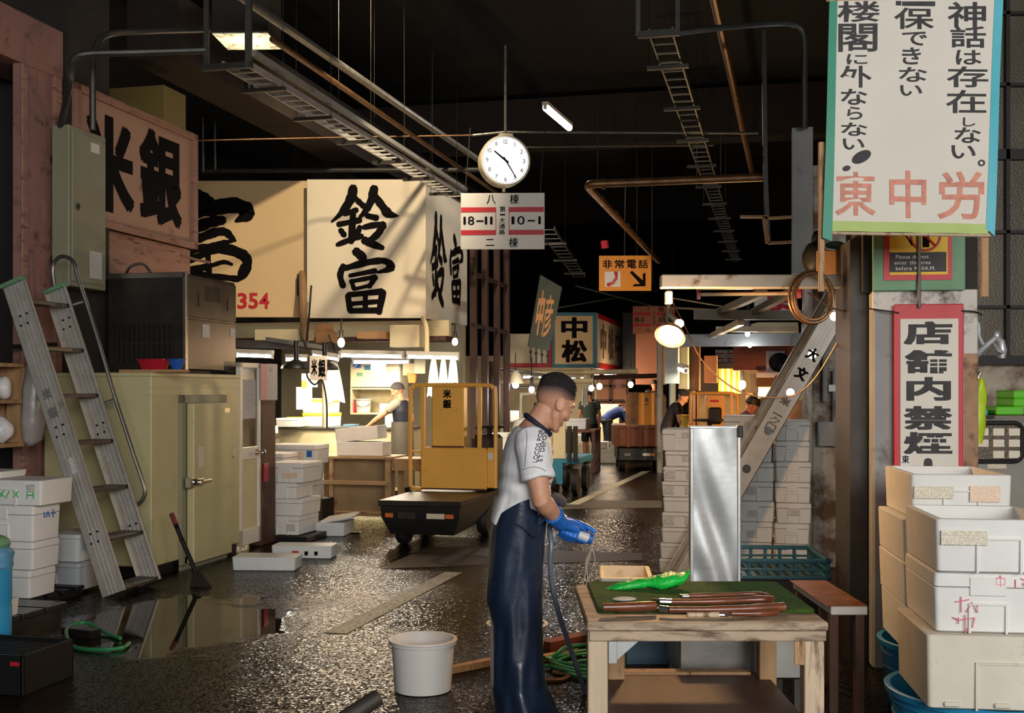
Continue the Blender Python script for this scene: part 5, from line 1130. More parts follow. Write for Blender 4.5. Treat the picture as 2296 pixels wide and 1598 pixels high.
Rm = Vector((-.30, -.62, -.72)).to_track_quat('-Z', 'Y').to_matrix().to_4x4()
b = MB(); b.M = Rm; b.lathe([(.092, -.035), (.086, -.01), (.050, .035), (.025, .05), (.02, .09), (0, .09)], 24, cap0=False, cap1=False); b.build('shade', 'rust_pipe', o)
b = MB(); b.M = Rm; b.ell((0, 0, -.022), (.078, .078, .022), 18, 10); b.build('bulb', 'bulb', o)
b = MB(); b.M = Matrix.Translation((14*k, .02, 22*k)) @ Matrix.Rotation(radians(-50), 4, 'Y'); b.tube([(0, 0, .0), (0, 0, .09)], .025, 12); b.build('side_socket', 'iron', o); b = MB(); b.ell((18*k, .0, 20*k), (.028, .028, .026), 12, 8); b.ell((8*k, -.01, 8*k), (.024, .024, .024), 12, 8); b.build('side_bulb', 'bulb', o)
point('reflector_glow', P(1496, 775, 6.60), 82, (1.0, .56, .24), .06)
# coil of cable over the bar
b = MB(); c = P(1822, 668, 6.5); kk = 6.5/F
for i, (rx, ry, dx, dy) in enumerate(((47, 56, 0, 0), (43, 53, 2, 4), (50, 58, -1, 2), (40, 57, 6, 1))): b.tube([((dx+rx*cos(a*pi/16))*kk, .02*i-.02*abs(sin(a*pi/32)), (dy+ry*sin(a*pi/16))*kk) for a in range(32)], .009, 6, closed=True)
one('cable_coil', 'brown cable coil hung over the awning frame bar', 'cable', c, 0, b, 'rust_pipe')
rod('drooping_wire', 'thin brown cord drooping from the reflector lamp to the wooden post', 'cord', catmull([P(1505, 672, 6.7), P(1530, 720, 6.9), P(1580, 815, 7.0), P(1665, 880, 7.0), P(1760, 890, 7.0), P(1815, 862, 6.9), P(1870, 780, 6.8), P(1898, 715, 6.7)], 8), .005, 'rust_pipe', 6)
rod('drooping_wire', 'short brown cord running from the cable coil to the pillar', 'cord', catmull([P(1810, 655, 6.5), P(1870, 692, 6.45), P(1925, 698, 6.45)], 6), .005, 'rust_pipe', 6)
slab('carton', 'brown cardboard carton lying on the awning frame beside the banner', 'box', 1832, 560, 1925, 614, 6.8, .3, 'cardboard')
lump('rubbish_bag', 'black plastic bag slumped on the awning frame left of the carton', 'bag', P(1826, 615, 6.9), (.06, .08, .10), 'black', 4)
lump('cloth_bundle', 'dark green cloth bundle on top of the brown carton', 'cloth', P(1872, 559, 6.95), (.06, .06, .025), 'green_board', 8)
lump('rubbish_bag', 'small black lump sticking up beside the left banner pole', 'bag', P(1833, 560, 7.0), (.035, .05, .06), 'black', 6)
fx = P(1512, 0, 9.15).x; tx = P(1937, 0, 9.15).x; tz = CH+(HZ-560)*9.15/F; tl = math.atan2(tx-fx, tz)
ld = ladder('leaning aluminium ladder with handwritten characters beside the tall white boxes', (fx, 9.15, .03), pi, tl, math.hypot(tx-fx, tz), .34, .165, 'alu', 9, False)
b = MB(); b.M = Matrix.Rotation(pi, 4, 'Z'); Lr = math.hypot(tx-fx, tz)
for ch, t in (('大', .668), ('文', .612)): glyph(b, ch, .045, (-.045, Lr*t-.05, .05, Lr*t+.05), -.352)
b.build('lettering', 'ink', ld); b = MB(); b.M = Matrix.Rotation(pi, 4, 'Z')
for ch, t in (('米', .53), ('一', .50), ('ク', .475), ('ロ', .455)): glyph(b, ch, .0 if ch in '一クロ' else .045, (-.04, Lr*t-.03, .04, Lr*t+.03 if ch != '一' else Lr*t-.02), -.352)
b.build('pen_marks', 'ink_grey', ld)
# peeling pillar behind the ladder, post, pipes
b = MB(); p = P(1822, 0, 9.75); b.M = Matrix.Translation((p.x, 9.75, 0)) @ Matrix.Rotation(YAW*.3, 4, 'Z'); b.box(0, 0, 0, 1.3, .5, 3.45, .01); struct('pillar_5', b, 'peel')
for i, (px, y0, y1) in enumerate(((1850, 640, 900), (1872, 830, 1000))): rod('wall_pipe', ('thin pipe running down the peeling pillar behind the ladder', 'short pipe lower on the peeling pillar')[i], 'pipe', [P(px, y0, 9.68), P(px, y1, 9.68)], .022, 'concrete_grey')
slab('junction_box', 'small grey junction box low on the peeling pillar', 'box', 1835, 945, 1870, 1000, 9.66, .06, 'concrete_grey', rz=YAW*.3)
slab('paper_notice', 'little pale label on the peeling pillar beside the wooden post', 'notice', 1858, 862, 1888, 878, 9.64, .01, 'plate_white', rz=YAW*.3)
lump('work_glove', 'orange glove hanging on the peeling pillar by the wooden post', 'glove', P(1896, 932, 9.5), (.05, .05, .085), 'orange_plastic', 11)
slab('wooden_block', 'stub of pale timber fixed on the pillar beside the ladder top', 'timber', 1910, 664, 1930, 720, 6.5, .06, 'wood')
slab('wooden_block', 'second pale timber stub below the first beside the ladder top', 'timber', 1898, 705, 1908, 780, 6.6, .04, 'wood')
o = slab('wooden_post', 'worn wooden post standing left of the pillar with a lit edge', 'post', 1908, 787, 1931, 1440, 6.35, .05, 'wood', rz=-.55); o.location.z = 0
b = MB(); b.box(0, 0, 0, .02, .14, 1.15); 
o = E('side_bench', 'small brown glossy bench between the table and the pillar', 'bench', (P(1863, 0, 5.25).x, 5.25, 0)); zb_ = CH-(1357-HZ)*5.25/F
mat('brown_gloss', (140, 88, 50), .22, var=.3, scale=12, bump=.4, bscale=24); MB().box(0, 0, zb_-.045, .17, .70, zb_-.005, .004).build('edge', 'plate_white', o); MB().box(-.02, .0, zb_-.005, .17, .70, zb_, .002).build('top', 'brown_gloss', o)
for x, y in ((0, .02), (.12, .02), (0, .62), (.12, .62)): MB().box(x, y, 0, x+.04, y+.04, zb_-.045).build('leg', 'wood_dark', o)
# ---------------------------------------------------------------- metal chute sheet
o = E('metal_sheet', 'dented galvanised metal channel standing upright behind the work table', 'metal sheet', (P(1604, 0, 5.74).x, 5.74, 0)); zt = CH-(958-HZ)*5.74/F; w = .230
b = MB(); rings = []
for i in range(31):
    z = zt*i/30; hw = w/2*(.98+.04*(z/zt)*0); q = []
    for j in range(13):
        s = j/12; x = -hw+2*hw*s; y = .012*sin(z*7+s*3)*sin(s*pi)+.010*sin(z*13+s*7)*sin(s*pi)+.014*math.exp(-((z-.62)*14+s*2)**2); q.append((x-.008*(z/zt-.3), y, z))
    rings.append(q)
b.loft(rings, False, False, closed=False); b.build('face', 'galv', o, smooth=80)
MB().box(w/2-.004, -.006, 0, w/2+.012, .05, zt+.004, .003).build('folded_edge', 'galv', o); MB().box(-w/2-.012, -.004, 0, -w/2+.004, .05, zt-.005, .003).build('folded_edge', 'galv', o)
MB().box(-w/2-.016, -.006, zt-.006, w/2+.012, .035, zt+.008, .003).build('top_fold', 'galv', o); MB().box(w/2-.005, -.016, zt-.05, w/2+.022, .02, zt+.01, .004).build('clip', 'black', o)
# ---------------------------------------------------------------- tall stacks of white boxes
stA = [(.02, .07, .07, .05, 'print_grey')]; stB = [(-.10, .06, .08, .07, 'print_grey'), (.06, .06, .06, .07, 'print_grey')]
L9 = [(.34, .45, .120, -.015, True, 0, None), (.34, .45, .128, -.012, True, 0, stA), (.34, .45, .128, -.006, True, 0, None), (.33, .45, .124, 0, True, 0, stB), (.33, .45, .124, .004, True, 0, None), (.33, .45, .128, .004, True, 0, stB), (.33, .45, .12, .006, True, 0, stB), (.32, .45, .128, .012, True, 0, stA), (.33, .46, .182, .0, True, 1, [(.06, .13, .12, .05, 'print_grey')])]
stack(1534, 9.62, .002, L9, 'left stack of white boxes behind the metal sheet', 'in the leftmost tall stack behind the metal sheet', m='foam')
M7 = [(.38, .5, .170, 0, True, 1, None), (.38, .5, .170, .004, True, 1, stA), (.40, .5, .170, -.004, True, 1, stA), (.40, .5, .160, .004, True, 1, [(0, .09, .12, .07, 'print_grey')]), (.40, .5, .160, .0, True, 1, None), (.41, .5, .185, -.01, True, 1, None), (.41, .5, .20, -.01, True, 1, [(.0, .13, .07, .05, 'print_grey')])]
stack(1682, 9.72, .08, M7, 'middle stack of white boxes behind the ladder', 'in the middle tall stack behind the leaning ladder')
R7 = [(.285, .5, .170, 0, True, 1, None), (.285, .5, .168, -.006, True, 1, None), (.285, .5, .168, .0, True, 1, [(0, .1, .1, .06, 'print_grey')]), (.29, .5, .168, .004, True, 1, None), (.29, .5, .168, .0, True, 1, None), (.285, .5, .168, .004, True, 1, None), (.285, .5, .168, -.004, True, 1, None)]
stack(1777, 9.60, .08, R7, 'right stack of white boxes by the peeling pillar', 'in the right tall stack next to the peeling pillar')
b = MB(); p = P(1725, 0, 9.7); b.box(-.42, -.36, 0, .42, .38, .076, .004); one('pallet', 'dark pallet under the middle and right stacks of tall white boxes', 'pallet', (p.x, p.y, 0), YAW, b, 'pallet_black')
# blue lattice crate on a dark bin
o = E('plastic_crate', 'blue lattice plastic crate behind the metal sheet in front of the white boxes', 'crate', (P(1752, 0, 6.8).x, 6.82, .385), YAW*.3); w, d, h = .60, .62, .125
b = MB()
for (x0, y0, x1, y1) in ((-w/2, 0, w/2, .03), (-w/2, d-.03, w/2, d), (-w/2, 0, -w/2+.03, d), (w/2-.03, 0, w/2, d)):
    b.box(x0, y0, h-.025, x1, y1, h, .004); b.box(x0, y0, h*.42, x1, y1, h*.42+.012, .002); b.box(x0, y0, 0, x1, y1, .02, .003)
b.build('rails', 'blue_crate', o); b = MB()
for i in range(7): x = -w/2+.01+i*(w-.04)/6; b.box(x, .004, 0, x+.02, .026, h); b.box(x, d-.026, 0, x+.02, d-.004, h)
for i in range(7): y = .02+i*(d-.05)/6; b.box(-w/2+.004, y, 0, -w/2+.026, y+.02, h); b.box(w/2-.026, y, 0, w/2-.004, y+.02, h)
b.build('ribs', 'blue_crate', o); b = MB()
for i in range(10): x = -w/2+.03+i*(w-.06)/9.5; b.box(x, .03, 0, x+.03, d-.03, .012)
b.build('bottom_slats', 'blue_crate', o)
o = one('dark_bin', 'dark bin carrying the blue lattice crate', 'bin', (P(1752, 0, 6.85).x, 6.88, 0), YAW*.3, MB().box(-.27, 0, 0, .27, .5, .383, .01), 'iron')
# ================================================================= WORK TABLE AND WHAT LIES ON IT
YT0, YT1, ZT = 4.27, 5.10, .65; x0, x1 = P(1316, 0, YT0).x, P(1858, 0, YT0).x
o = E('work_table', 'weathered wooden work table with a lower shelf at the front right', 'table', (x0, YT0, 0)); w = x1-x0; d = YT1-YT0
MB().box(0, 0, ZT-.035, w, d, ZT, .006).build('tabletop', 'wood_x', o)
MB().box(.01, .012, ZT-.075, w-.005, .035, ZT-.035, .003).build('front_rail', 'wood_x', o)
for (x, y, m) in ((.005, .02, 'wood_pale'), (w-.085, .02, 'wood_pale'), (.14, d-.10, 'wood'), (w-.10, d-.10, 'wood')): MB().box(x, y, 0, x+.075, y+.075, ZT-.036, .004).build('leg', m, o)
MB().box(.08, .06, .23, w-.05, d+.04, .25, .003).build('shelf', 'brown_gloss' if False else 'wood_dark', o)
MB().box(.22, d-.02, .245, w-.12, d+.05, .262, .003).build('shelf_batten', 'wood', o)
b = MB(); b.box(.082, .015, ZT-.16, .115, .022, ZT-.075, .002); b.prism([(.115, ZT-.075), (.20, ZT-.075), (.115, ZT-.15)], .03, .05); b.build('bracket', 'galv', o); b = MB(); b.box(w-.125, .015, ZT-.165, w-.085, .022, ZT-.075, .002); b.build('bracket', 'wood', o)
OT = Vector((x0, YT0, ZT))
b = MB(); b.loft([rrect(.845, .66, .02, 0), rrect(.85, .665, .02, .008), rrect(.84, .655, .02, .014)])
o = one('turf_mat', 'green artificial turf mat covering the back of the work table', 'mat', (x0+.055+.425, YT1-.33, ZT+.001), 0, b, 'green_turf')
zt_ = ZT+.016
def handle_tool(name, label, pts, rs, m, extra=None, grp='tools on the work table'):
    c = Vector(pts[0]); b = MB(); q = catmull([Vector(p)-c for p in pts], 4); rr = [rs[min(int(i/4), len(rs)-1)] for i in range(len(q))]; b.tube(q, rr, 12)
    o = E(name, label, 'tool', c, 0, grp); b.build('handle', m, o)
    for nm, (p0, p1, r, mm) in (extra or {}).items(): b = MB(); b.tube([Vector(p0)-c, Vector(p1)-c], r, 10); b.build(nm, mm, o)
    return o
def on_t(px, py, z=zt_+.012): Y = (CH-z)*F/(py-HZ); return P(px, py, Y)
handle_tool('fish_hook', 'slim wooden handled hook lying farthest back on the table tools', [on_t(1545, 1336), on_t(1610, 1334), on_t(1690, 1331), on_t(1722, 1335)], [.011, .009, .010, .012], 'wood_handle', {'shaft': (on_t(1545, 1336), on_t(1530, 1336), .008, 'steel'), 'hook': (on_t(1530, 1336), on_t(1524, 1334), .006, 'steel')})
handle_tool('fish_hook', 'thick brown handled tool with a bright ferrule, second on the table', [on_t(1505, 1349), on_t(1600, 1348), on_t(1700, 1344), on_t(1733, 1346)], [.012, .014, .017, .019], 'wood_handle', {'ferrule': (on_t(1480, 1348), on_t(1506, 1349), .0125, 'chrome'), 'blade_root': (on_t(1480, 1348), on_t(1464, 1346), .009, 'iron')})
handle_tool('fish_hook', 'long brown handled tool at the front with a rounded end', [on_t(1500, 1366), on_t(1610, 1366), on_t(1700, 1363), on_t(1758, 1360)], [.012, .015, .017, .019], 'wood_handle', {'ferrule': (on_t(1480, 1364), on_t(1500, 1366), .013, 'steel')})
handle_tool('scrub_brush', 'dark wooden brush lying at the left front of the table', [on_t(1352, 1361, zt_+.018), on_t(1400, 1360, zt_+.018), on_t(1470, 1357, zt_+.018)], [.016, .018, .016], 'wood_handle', {'bristle_block': (on_t(1385, 1366, zt_+.008), on_t(1470, 1363, zt_+.008), .012, 'wood_dark')})
handle_tool('fish_knife', 'knife with a pale wooden handle at the table front edge', [on_t(1540, 1378, ZT+.012), on_t(1600, 1378, ZT+.012), on_t(1612, 1378, ZT+.012)], [.010, .012, .011], 'wood_pale', {'blade': (on_t(1612, 1378, ZT+.012), on_t(1632, 1378, ZT+.012), .008, 'chrome')})
handle_tool('fish_hook', 'short dark handled hook lying right of the pale handled knife', [on_t(1640, 1375, ZT+.014), on_t(1700, 1375, ZT+.014), on_t(1742, 1372, ZT+.014)], [.012, .014, .014], 'wood_handle', {'hook': (on_t(1640, 1375, ZT+.014), on_t(1630, 1379, ZT+.014), .007, 'steel')})
b = MB(); b.ell((0, 0, 0), (.035, .022, .01)); one('wet_rag', 'pale wet rag scrap between the tools on the table', 'rag', on_t(1478, 1366, ZT+.008), .4, b, 'cloth_white')
b = MB(); b.ell((0, 0, .005), (.05, .03, .008)); one('wet_rag', 'pale wet rag scrap at the left back edge of the turf', 'rag', on_t(1400, 1345, zt_+.002), .1, b, 'foam_old')
# bright green net rag
ctr = [(1358, 1326, .010, .022), (1385, 1318, .022, .035), (1420, 1311, .022, .030), (1452, 1306, .020, .026), (1478, 1306, .034, .055), (1505, 1300, .032, .06), (1530, 1296, .022, .045), (1545, 1283, .014, .02)]
c = P(1450, 1312, 4.9); b = MB(); rings = []
cc = catmull([Vector((p[0], p[1], 0)) for p in ctr], 4)
for i, p in enumerate(cc):
    t = i/4; i0 = min(int(t), len(ctr)-1); i1 = min(i0+1, len(ctr)-1); f_ = t-i0; rz_ = ctr[i0][2]*(1-f_)+ctr[i1][2]*f_; ry = ctr[i0][3]*(1-f_)+ctr[i1][3]*f_; q = P(p.x, p.y, 4.9)
    rings.append([(q.x-c.x, ry*cos(a*pi/8), max(ZT+.017-c.z, q.z-c.z+rz_*sin(a*pi/8)*(1+.2*sin(a*2.2+i)))) for a in range(16)])
b.loft(rings); one('green_net', 'bright green plastic net bundled on the turf mat', 'net', c, 0, b, 'green_plastic', smooth=80)
# things behind and below the table
foam('open yellowed foam box behind the left end of the work table', (P(1411, 0, 6.5).x, 6.72, .25), YAW*.3, .305, .46, .20, None, 'foam_old', False, 0, None, True)
one('dark_bin', 'dark bin carrying the yellowed open foam box', 'bin', (P(1411, 0, 6.5).x, 6.72, 0), YAW*.3, MB().box(-.14, -.2, 0, .14, .2, .249, .01), 'iron')
slab('plastic_container', 'blue grey plastic container standing under the work table', 'container', 1405, 1404, 1520, 1490, 5.75, .3, 'blue_box', rz=0); slab('container_stand', 'low dark stand under the blue grey container', 'stand', 1408, 1491, 1518, 1548, 5.78, .26, 'iron', rz=0).location.z = 0
o = E('steel_tank', 'stainless steel tank behind the work table below the turf', 'tank', (P(1668, 0, 5.18).x, 5.19, 0)); b = MB(); b.box(-.295, 0, .20, .295, .46, .50, .01); b.build('body', 'steel', o)
for x in (-.28, .24):
    for y in (.03, .43): MB().box(x, y, 0, x+.04, y+.04, .20).build('leg', 'steel_dark', o)
# ================================================================= RIGHT FRONT STACKS ON BLUE TUBS
for (cx, Y, r, h, lab) in ((1.93, 4.70, .36, .295, 'front blue tub under the near stack of white foam boxes'), (2.10, 5.46, .32, .33, 'rear blue tub under the back stack beside the pillar')):
    o = E('blue_tub', lab, 'tub', (cx, Y, 0), 0, 'blue tubs under the foam boxes'); b = MB(); b.lathe([(r*.86, 0), (r*.88, .01), (r*.97, h-.03), (r*1.03, h-.028), (r*1.04, h-.004), (r*1.02, h), (r*.97, h-.004), (r*.86, .015), (0, .012)], 40, cap1=False); b.build('body', 'blue_barrel', o)
    b = MB()
    for z in (h*.35, h*.6, h*.8): rr = r*(.88+.09*z/h)+.004; b.tube([(rr*cos(a*pi/20), rr*sin(a*pi/20), z) for a in range(40)], .005, 6, closed=True)
    b.build('hoops', 'blue_barrel', o)
Rv, Dv = Vector((cA, -sA, 0)), Vector((sA, cA, 0))
def cornered(label, px, Y, z, w, d, h, group, m, lid, tab, st, op, back=0):
    c = P(px, 0, Y); c.z = z; return foam(label, c+Rv*w/2*.985+Dv*d/2, YAW*.55, w, d, h, group, m, lid, tab, st, op)
gF = 'near stack of foam boxes at the right'; z = .297
f1 = cornered('lowest box of the near right stack, thick walled and stained, on the front blue tub', 2059, 4.40, z, .56, .56, .285, gF, 'foam_old', False, 2, None, False); z += .287
f2 = cornered('middle lidded box of the near right stack with pink handwriting', 2077, 4.43, z, .40, .54, .235, gF, 'foam', True, 1, None, False); z += .237
f3 = cornered('open box on top of the near right stack with paper labels', 2079, 4.40, z, .47, .56, .205, gF, 'foam', False, 1, [(-.13, .135, .17, .055, 'print_tan'), (.17, .10, .11, .13, 'print_orange')], True)
b = MB(); b.box(.165, -.292, .045, .195, -.288, .06); b.build('red_stamp', 'red', f3)
mat('pen_pink', (238, 128, 146), .6)
marks(f2, 'handwriting', 'pen_pink', [[(-.10, .14), (-.10, .08)], [(-.12, .12), (-.07, .13)], [(-.08, .08), (-.06, .12), (-.04, .08), (-.04, .11)], [(-.13, .06), (-.11, .05), (-.05, .06)], [(-.085, .07), (-.085, .0), (-.075, .02)], [(-.11, .035), (-.11, .06)], [(-.06, .02), (-.05, .06)],
 [(.03, .215), (.06, .215), (.06, .19), (.03, .19), (.03, .215)], [(.045, .225), (.045, .18)], [(.10, .18), (.10, .21)], [(.12, .215), (.14, .205), (.125, .195), (.14, .18)], [(.16, .22), (.175, .21), (.165, .20), (.18, .19), (.17, .175)]], -.274, .0022)
gB = 'back stack of foam boxes beside the pillar'; z = .332
for i, (h, px, lab, op, st) in enumerate([(.215, 2016, 'lowest box of the back right stack on the rear blue tub', False, None), (.195, 2010, 'second box up in the back right stack beside the pillar', False, None), (.195, 2008, 'third box up in the back right stack beside the pillar', False, None), (.20, 2025, 'open topmost box of the back right stack with two paper labels', True, [(-.12, .12, .17, .055, 'print_tan'), (.10, .115, .13, .07, 'print_orange')])]):
    cornered(lab, px, 5.14, z, .44, .60, h, gB, 'foam', False, 0 if i < 3 else 1, st, op); z += h+.002
b = MB(); b.box(0, 0, 0, .10, .004, .02); 
# ================================================================= RIGHT BAY: WINDOW, MACHINE, TAP
YW = 8.7; x0 = P(2150, 0, YW).x
b = MB(); b.box(x0, YW, 0, x0+4, YW+.2, CH+(HZ-818)*YW/F); struct('wall_bay', b, 'peel')
b = MB(); zl = CH+(HZ-818)*YW/F; b.box(x0, YW-.10, zl, x0+4, YW+.1, zl+.07); b.box(x0, YW-.02, CH+(HZ-358)*YW/F, x0+4, YW+.1, CH+(HZ-335)*YW/F)
for x in (x0, P(2254, 0, YW).x, x0+.85, x0+1.4): b.box(x, YW-.02, zl, x+.03, YW+.06, 7)
for py in (688, 520, 190, 30): z = CH+(HZ-py)*YW/F; b.box(x0, YW-.02, z-.012, x0+4, YW+.06, z+.012)
fr = MB(); struct('window_1', b, 'window_bar')
mat('frosted_glass', (92, 84, 70), .3, var=.3, scale=2, bump=.3, bscale=70)
b = MB(); b.box(x0, YW+.03, zl, x0+4, YW+.05, 7); struct('window_2', b, 'frosted_glass')
o, w, h = slabE('market_vehicle', 'grey boxy vehicle body with a round cornered black framed window at the right edge', 'vehicle', 2166, 932, 2420, 1160, 7.6, 0); zb_ = o.location.z; o.location.z = 0; h += zb_
b = MB(); b.box(-w/2, 0, .25, w/2, .8, h, .05); b.build('body', 'machine_grey', o); MB().box(-w/2+.05, .03, .02, w/2-.05, .78, .26).build('underframe', 'black', o)
def fx_(px): return P(px, 0, 7.6).x-o.location.x
wa, wb, wc_, wd_ = fx_(2160), fx_(2292), CH+(HZ-1034)*7.6/F, CH+(HZ-948)*7.6/F
b = MB(); cx, cz = (wa+wb)/2, (wc_+wd_)/2; rg = [(x, z) for x, z, _ in [(p[0], p[1], 0) for p in rrect(wb-wa, wd_-wc_, .06, 0, 5)]]
b.tube([(cx+x, -.006, cz+z) for x, z in rg], .016, 8, closed=True); wn = b.build('window_gasket', 'rubber', o)
b = MB(); b.prism([(cx+x*.96, cz+z*.94) for x, z in rg], -.004, -.001); b.build('window_pane', 'frosted_glass', wn)
for i in range(3):
    for j in range(3):
        if (i, j) == (0, 2): continue
        MB().box(wa+.09+i*.105, -.012, wd_-.085-j*.075, wa+.09+i*.105+.075, -.005, wd_-.085-j*.075+.05, .002).build('parcel_behind_glass', 'paper', wn)
MB().box(fx_(2214), -.003, CH+(HZ-1050)*7.6/F, fx_(2256), .001, CH+(HZ-1040)*7.6/F).build('number_plate', 'print_tan', o); MB().box(fx_(2200), -.003, CH+(HZ-938)*7.6/F, fx_(2230), .001, CH+(HZ-932)*7.6/F).build('badge_plate', 'black', o)
for i, (x0_, y0_, x1_, y1_, m, lab) in enumerate([(2235, 911, 2296, 930, 'lime_crate', 'lower long bright green crate on top of the grey vehicle'), (2274, 893, 2330, 911, 'lime_crate', 'middle bright green crate stacked at the right edge'), (2274, 875, 2330, 893, 'lime_crate', 'uppermost bright green crate stacked at the right edge'), (2207, 917, 2216, 931, 'cyan_tape', 'tiny turquoise tub on the grey vehicle behind the lime bag')]):
    tr_ = slab('green_crate' if m == 'lime_crate' else 'small_tub', lab, 'crate', x0_, y0_, x1_, y1_, 7.75+.0*i, .3, m, rz=0, b=.008, group='green crates on the vehicle' if i < 3 else None)
# tap arm on the pillar
o = E('tap_arm', 'bent metal water pipe with a hose coupling sticking out right of the pillar', 'pipe', P(2183, 806, 6.3)); iv = Matrix.Translation(-o.location)
b = MB(); b.M = iv; b.tube(catmull([P(2178, 812, 6.32), P(2185, 800, 6.28), P(2205, 780, 6.25), P(2234, 756, 6.22)], 5), .020, 12); b.ell(P(2234, 752, 6.22), (.022, .022, .028)); b.build('pipe', 'galv', o)
b = MB(); b.M = iv; b.tube([P(2234, 757, 6.22), P(2244, 766, 6.2), P(2247, 785, 6.2), P(2246, 803, 6.2)], [.018, .022, .026, .020], 12); b.tube(catmull([P(2230, 772, 6.2), P(2238, 785, 6.17), P(2250, 790, 6.17)], 4), .010, 8); b.build('coupling', 'galv', o)
b = MB(); b.M = iv; b.tube(catmull([P(2185, 715, 6.25), P(2194, 730, 6.22), P(2195, 752, 6.22), P(2203, 771, 6.24)], 6), .010, 8); b.build('small_hose', 'pale_blue', o)
b = MB(); p = P(2186, 815, 6.25); b.tube(catmull([(0, 0, 0), (-.008, 0, -.04), (.02, 0, -.07), (.0, 0, -.095), (.03, 0, -.05)], 4), .007, 8); one('spring_clip', 'shiny clip holding the lime green bag below the tap arm', 'clip', p, 0, b, 'chrome')
b = MB(); rings = []
for i in range(13):
    t = i/12; z = -.36*t; w0 = (.015+.030*min(1, t*3))*(1-.35*max(0, t-.5)*2); rings.append([(.035-.02*t+w0*cos(a*pi/8)*(1+.15*sin(a*1.7+i*.8)), .022*sin(a*pi/8)*(1+.3*sin(i)), z) for a in range(16)])
b.loft(rings); one('work_glove', 'lime green bag hanging beside the right edge of the pillar', 'bag', P(2184, 848, 6.25), 0, b, 'lime', smooth=80)
# ================================================================= FLOOR ITEMS AROUND THE MAN
p = G(943, 1563); bucketE('bucket', 'white plastic bucket standing alone on the wet floor left of the man', (p.x, p.y+.145, 0), .143, .162, .262, 'bucket')
p2 = P(1159, 0, 6.05); o = bucketE('bucket', 'white bucket half hidden behind the legs of the man in the navy apron', (p2.x, 6.05, 0), .125, .152, .285, 'bucket')
b = MB(); b.ell((-.10, .0, .27), (.05, .05, .03)); b.build('green_rag', 'green_plastic', o)
def timber(label, x0, y0, x1, y1, w, h, m='wood_handle'):
    a, c = G(x0, y0), G(x1, y1); b = MB(); b.bar(Vector((0, 0, h/2+.004)), c-a+Vector((0, 0, h/2+.004)), w, h); return one('timber', label, 'timber', a, 0, b, m)
timber('wooden batten on the floor between the lone bucket and the man', 1000, 1512, 1110, 1490, .05, .035, 'wood'); timber('red brown timber lying behind the man next to the table leg', 1222, 1462, 1330, 1438, .09, .06, 'wood_red'); timber('thin timber under the red brown timber behind the man', 1215, 1482, 1300, 1468, .05, .03, 'wood')
rnd = random.Random(3); b = MB(); c = G(1380, 1510)
for kx in range(4):
    pts = []; cx, cy = G(1390+kx*14, 1508-kx*6).xy; rx, ry = .30+.05*kx, .22+.03*kx
    for i in range(14): a = i*2*pi/14+kx; pts.append((cx-c.x+rx*cos(a)*(1+.15*rnd.random()), cy-c.y+ry*sin(a)*(1+.15*rnd.random()), .012+.012*kx+.01*rnd.random()))
    b.tube(catmull(pts, 4, True), .011, 6, closed=True)
pts = [G(1222, 1488), G(1260, 1480), G(1320, 1468), G(1360, 1475)]; b.tube(catmull([p-c+Vector((0, 0, .03)) for p in pts], 5), .012, 6)
pts = [G(1222, 1500), G(1270, 1505), G(1330, 1512), G(1380, 1500)]; b.tube(catmull([p-c+Vector((0, 0, .02)) for p in pts], 5), .012, 6)
one('garden_hose', 'tangled green hose coils on the floor behind the work table', 'hose', c, 0, b, 'green_hose')
b = MB(); c = G(1225, 1530); pts = [G(1225, 1530), G(1262, 1528), G(1275, 1518), G(1240, 1512)]; b.tube(catmull([p-c+Vector((0, 0, .012)) for p in pts], 5), .012, 6); one('rubber_hose', 'short brown hose end on the floor beside the apron hem', 'hose', c, 0, b, 'rust_pipe')
b = MB(); b.tube(catmull([(0, 0, 0), (0, 0, .60), (.03, .02, .72), (.11, .06, .79), (.215, .14, .845)], 6), .019, 14); one('trolley_handle', 'dark grey trolley handle end poking into the bottom of the view', 'handle bar', (-.51, 2.36, 0), 0, b, 'iron')
# ================================================================= PEOPLE
from mathutils.bvhtree import BVHTree
BAKE = []
def remesh(o, vox, it=4, fac=.5):
    m = o.modifiers.new('r', 'REMESH'); m.mode = 'VOXEL'; m.voxel_size = vox; m.use_smooth_shade = True
    s = o.modifiers.new('s', 'SMOOTH'); s.factor = fac; s.iterations = it; BAKE.append(o); return o
def bake():
    dg = bpy.context.evaluated_depsgraph_get(); new = []
    for o in BAKE: new.append((o, bpy.data.meshes.new_from_object(o.evaluated_get(dg))))
    for o, m in new:
        mats = list(o.data.materials); o.modifiers.clear(); o.data = m; m.materials.clear()
        for x in mats: m.materials.append(x)
        m.polygons.foreach_set('use_smooth', [True]*len(m.polygons)); m.update()
    BAKE.clear()
def V(*a): return Vector(a)
def chain(b, pts, n=14):
    """limb of spheres-and-cones: pts = (Vector, radius)"""
    P_ = []; R_ = []
    for i, (p, r) in enumerate(pts): P_.append(Vector(p)); R_.append(r)
    d0 = (P_[0]-P_[1]).normalized(); d1 = (P_[-1]-P_[-2]).normalized()
    pp = [P_[0]+d0*R_[0]*.9, P_[0]+d0*R_[0]*.6]+P_+[P_[-1]+d1*R_[-1]*.6, P_[-1]+d1*R_[-1]*.9]; rr = [R_[0]*.35, R_[0]*.75]+R_+[R_[-1]*.75, R_[-1]*.35]
    b.tube(pp, rr, n)
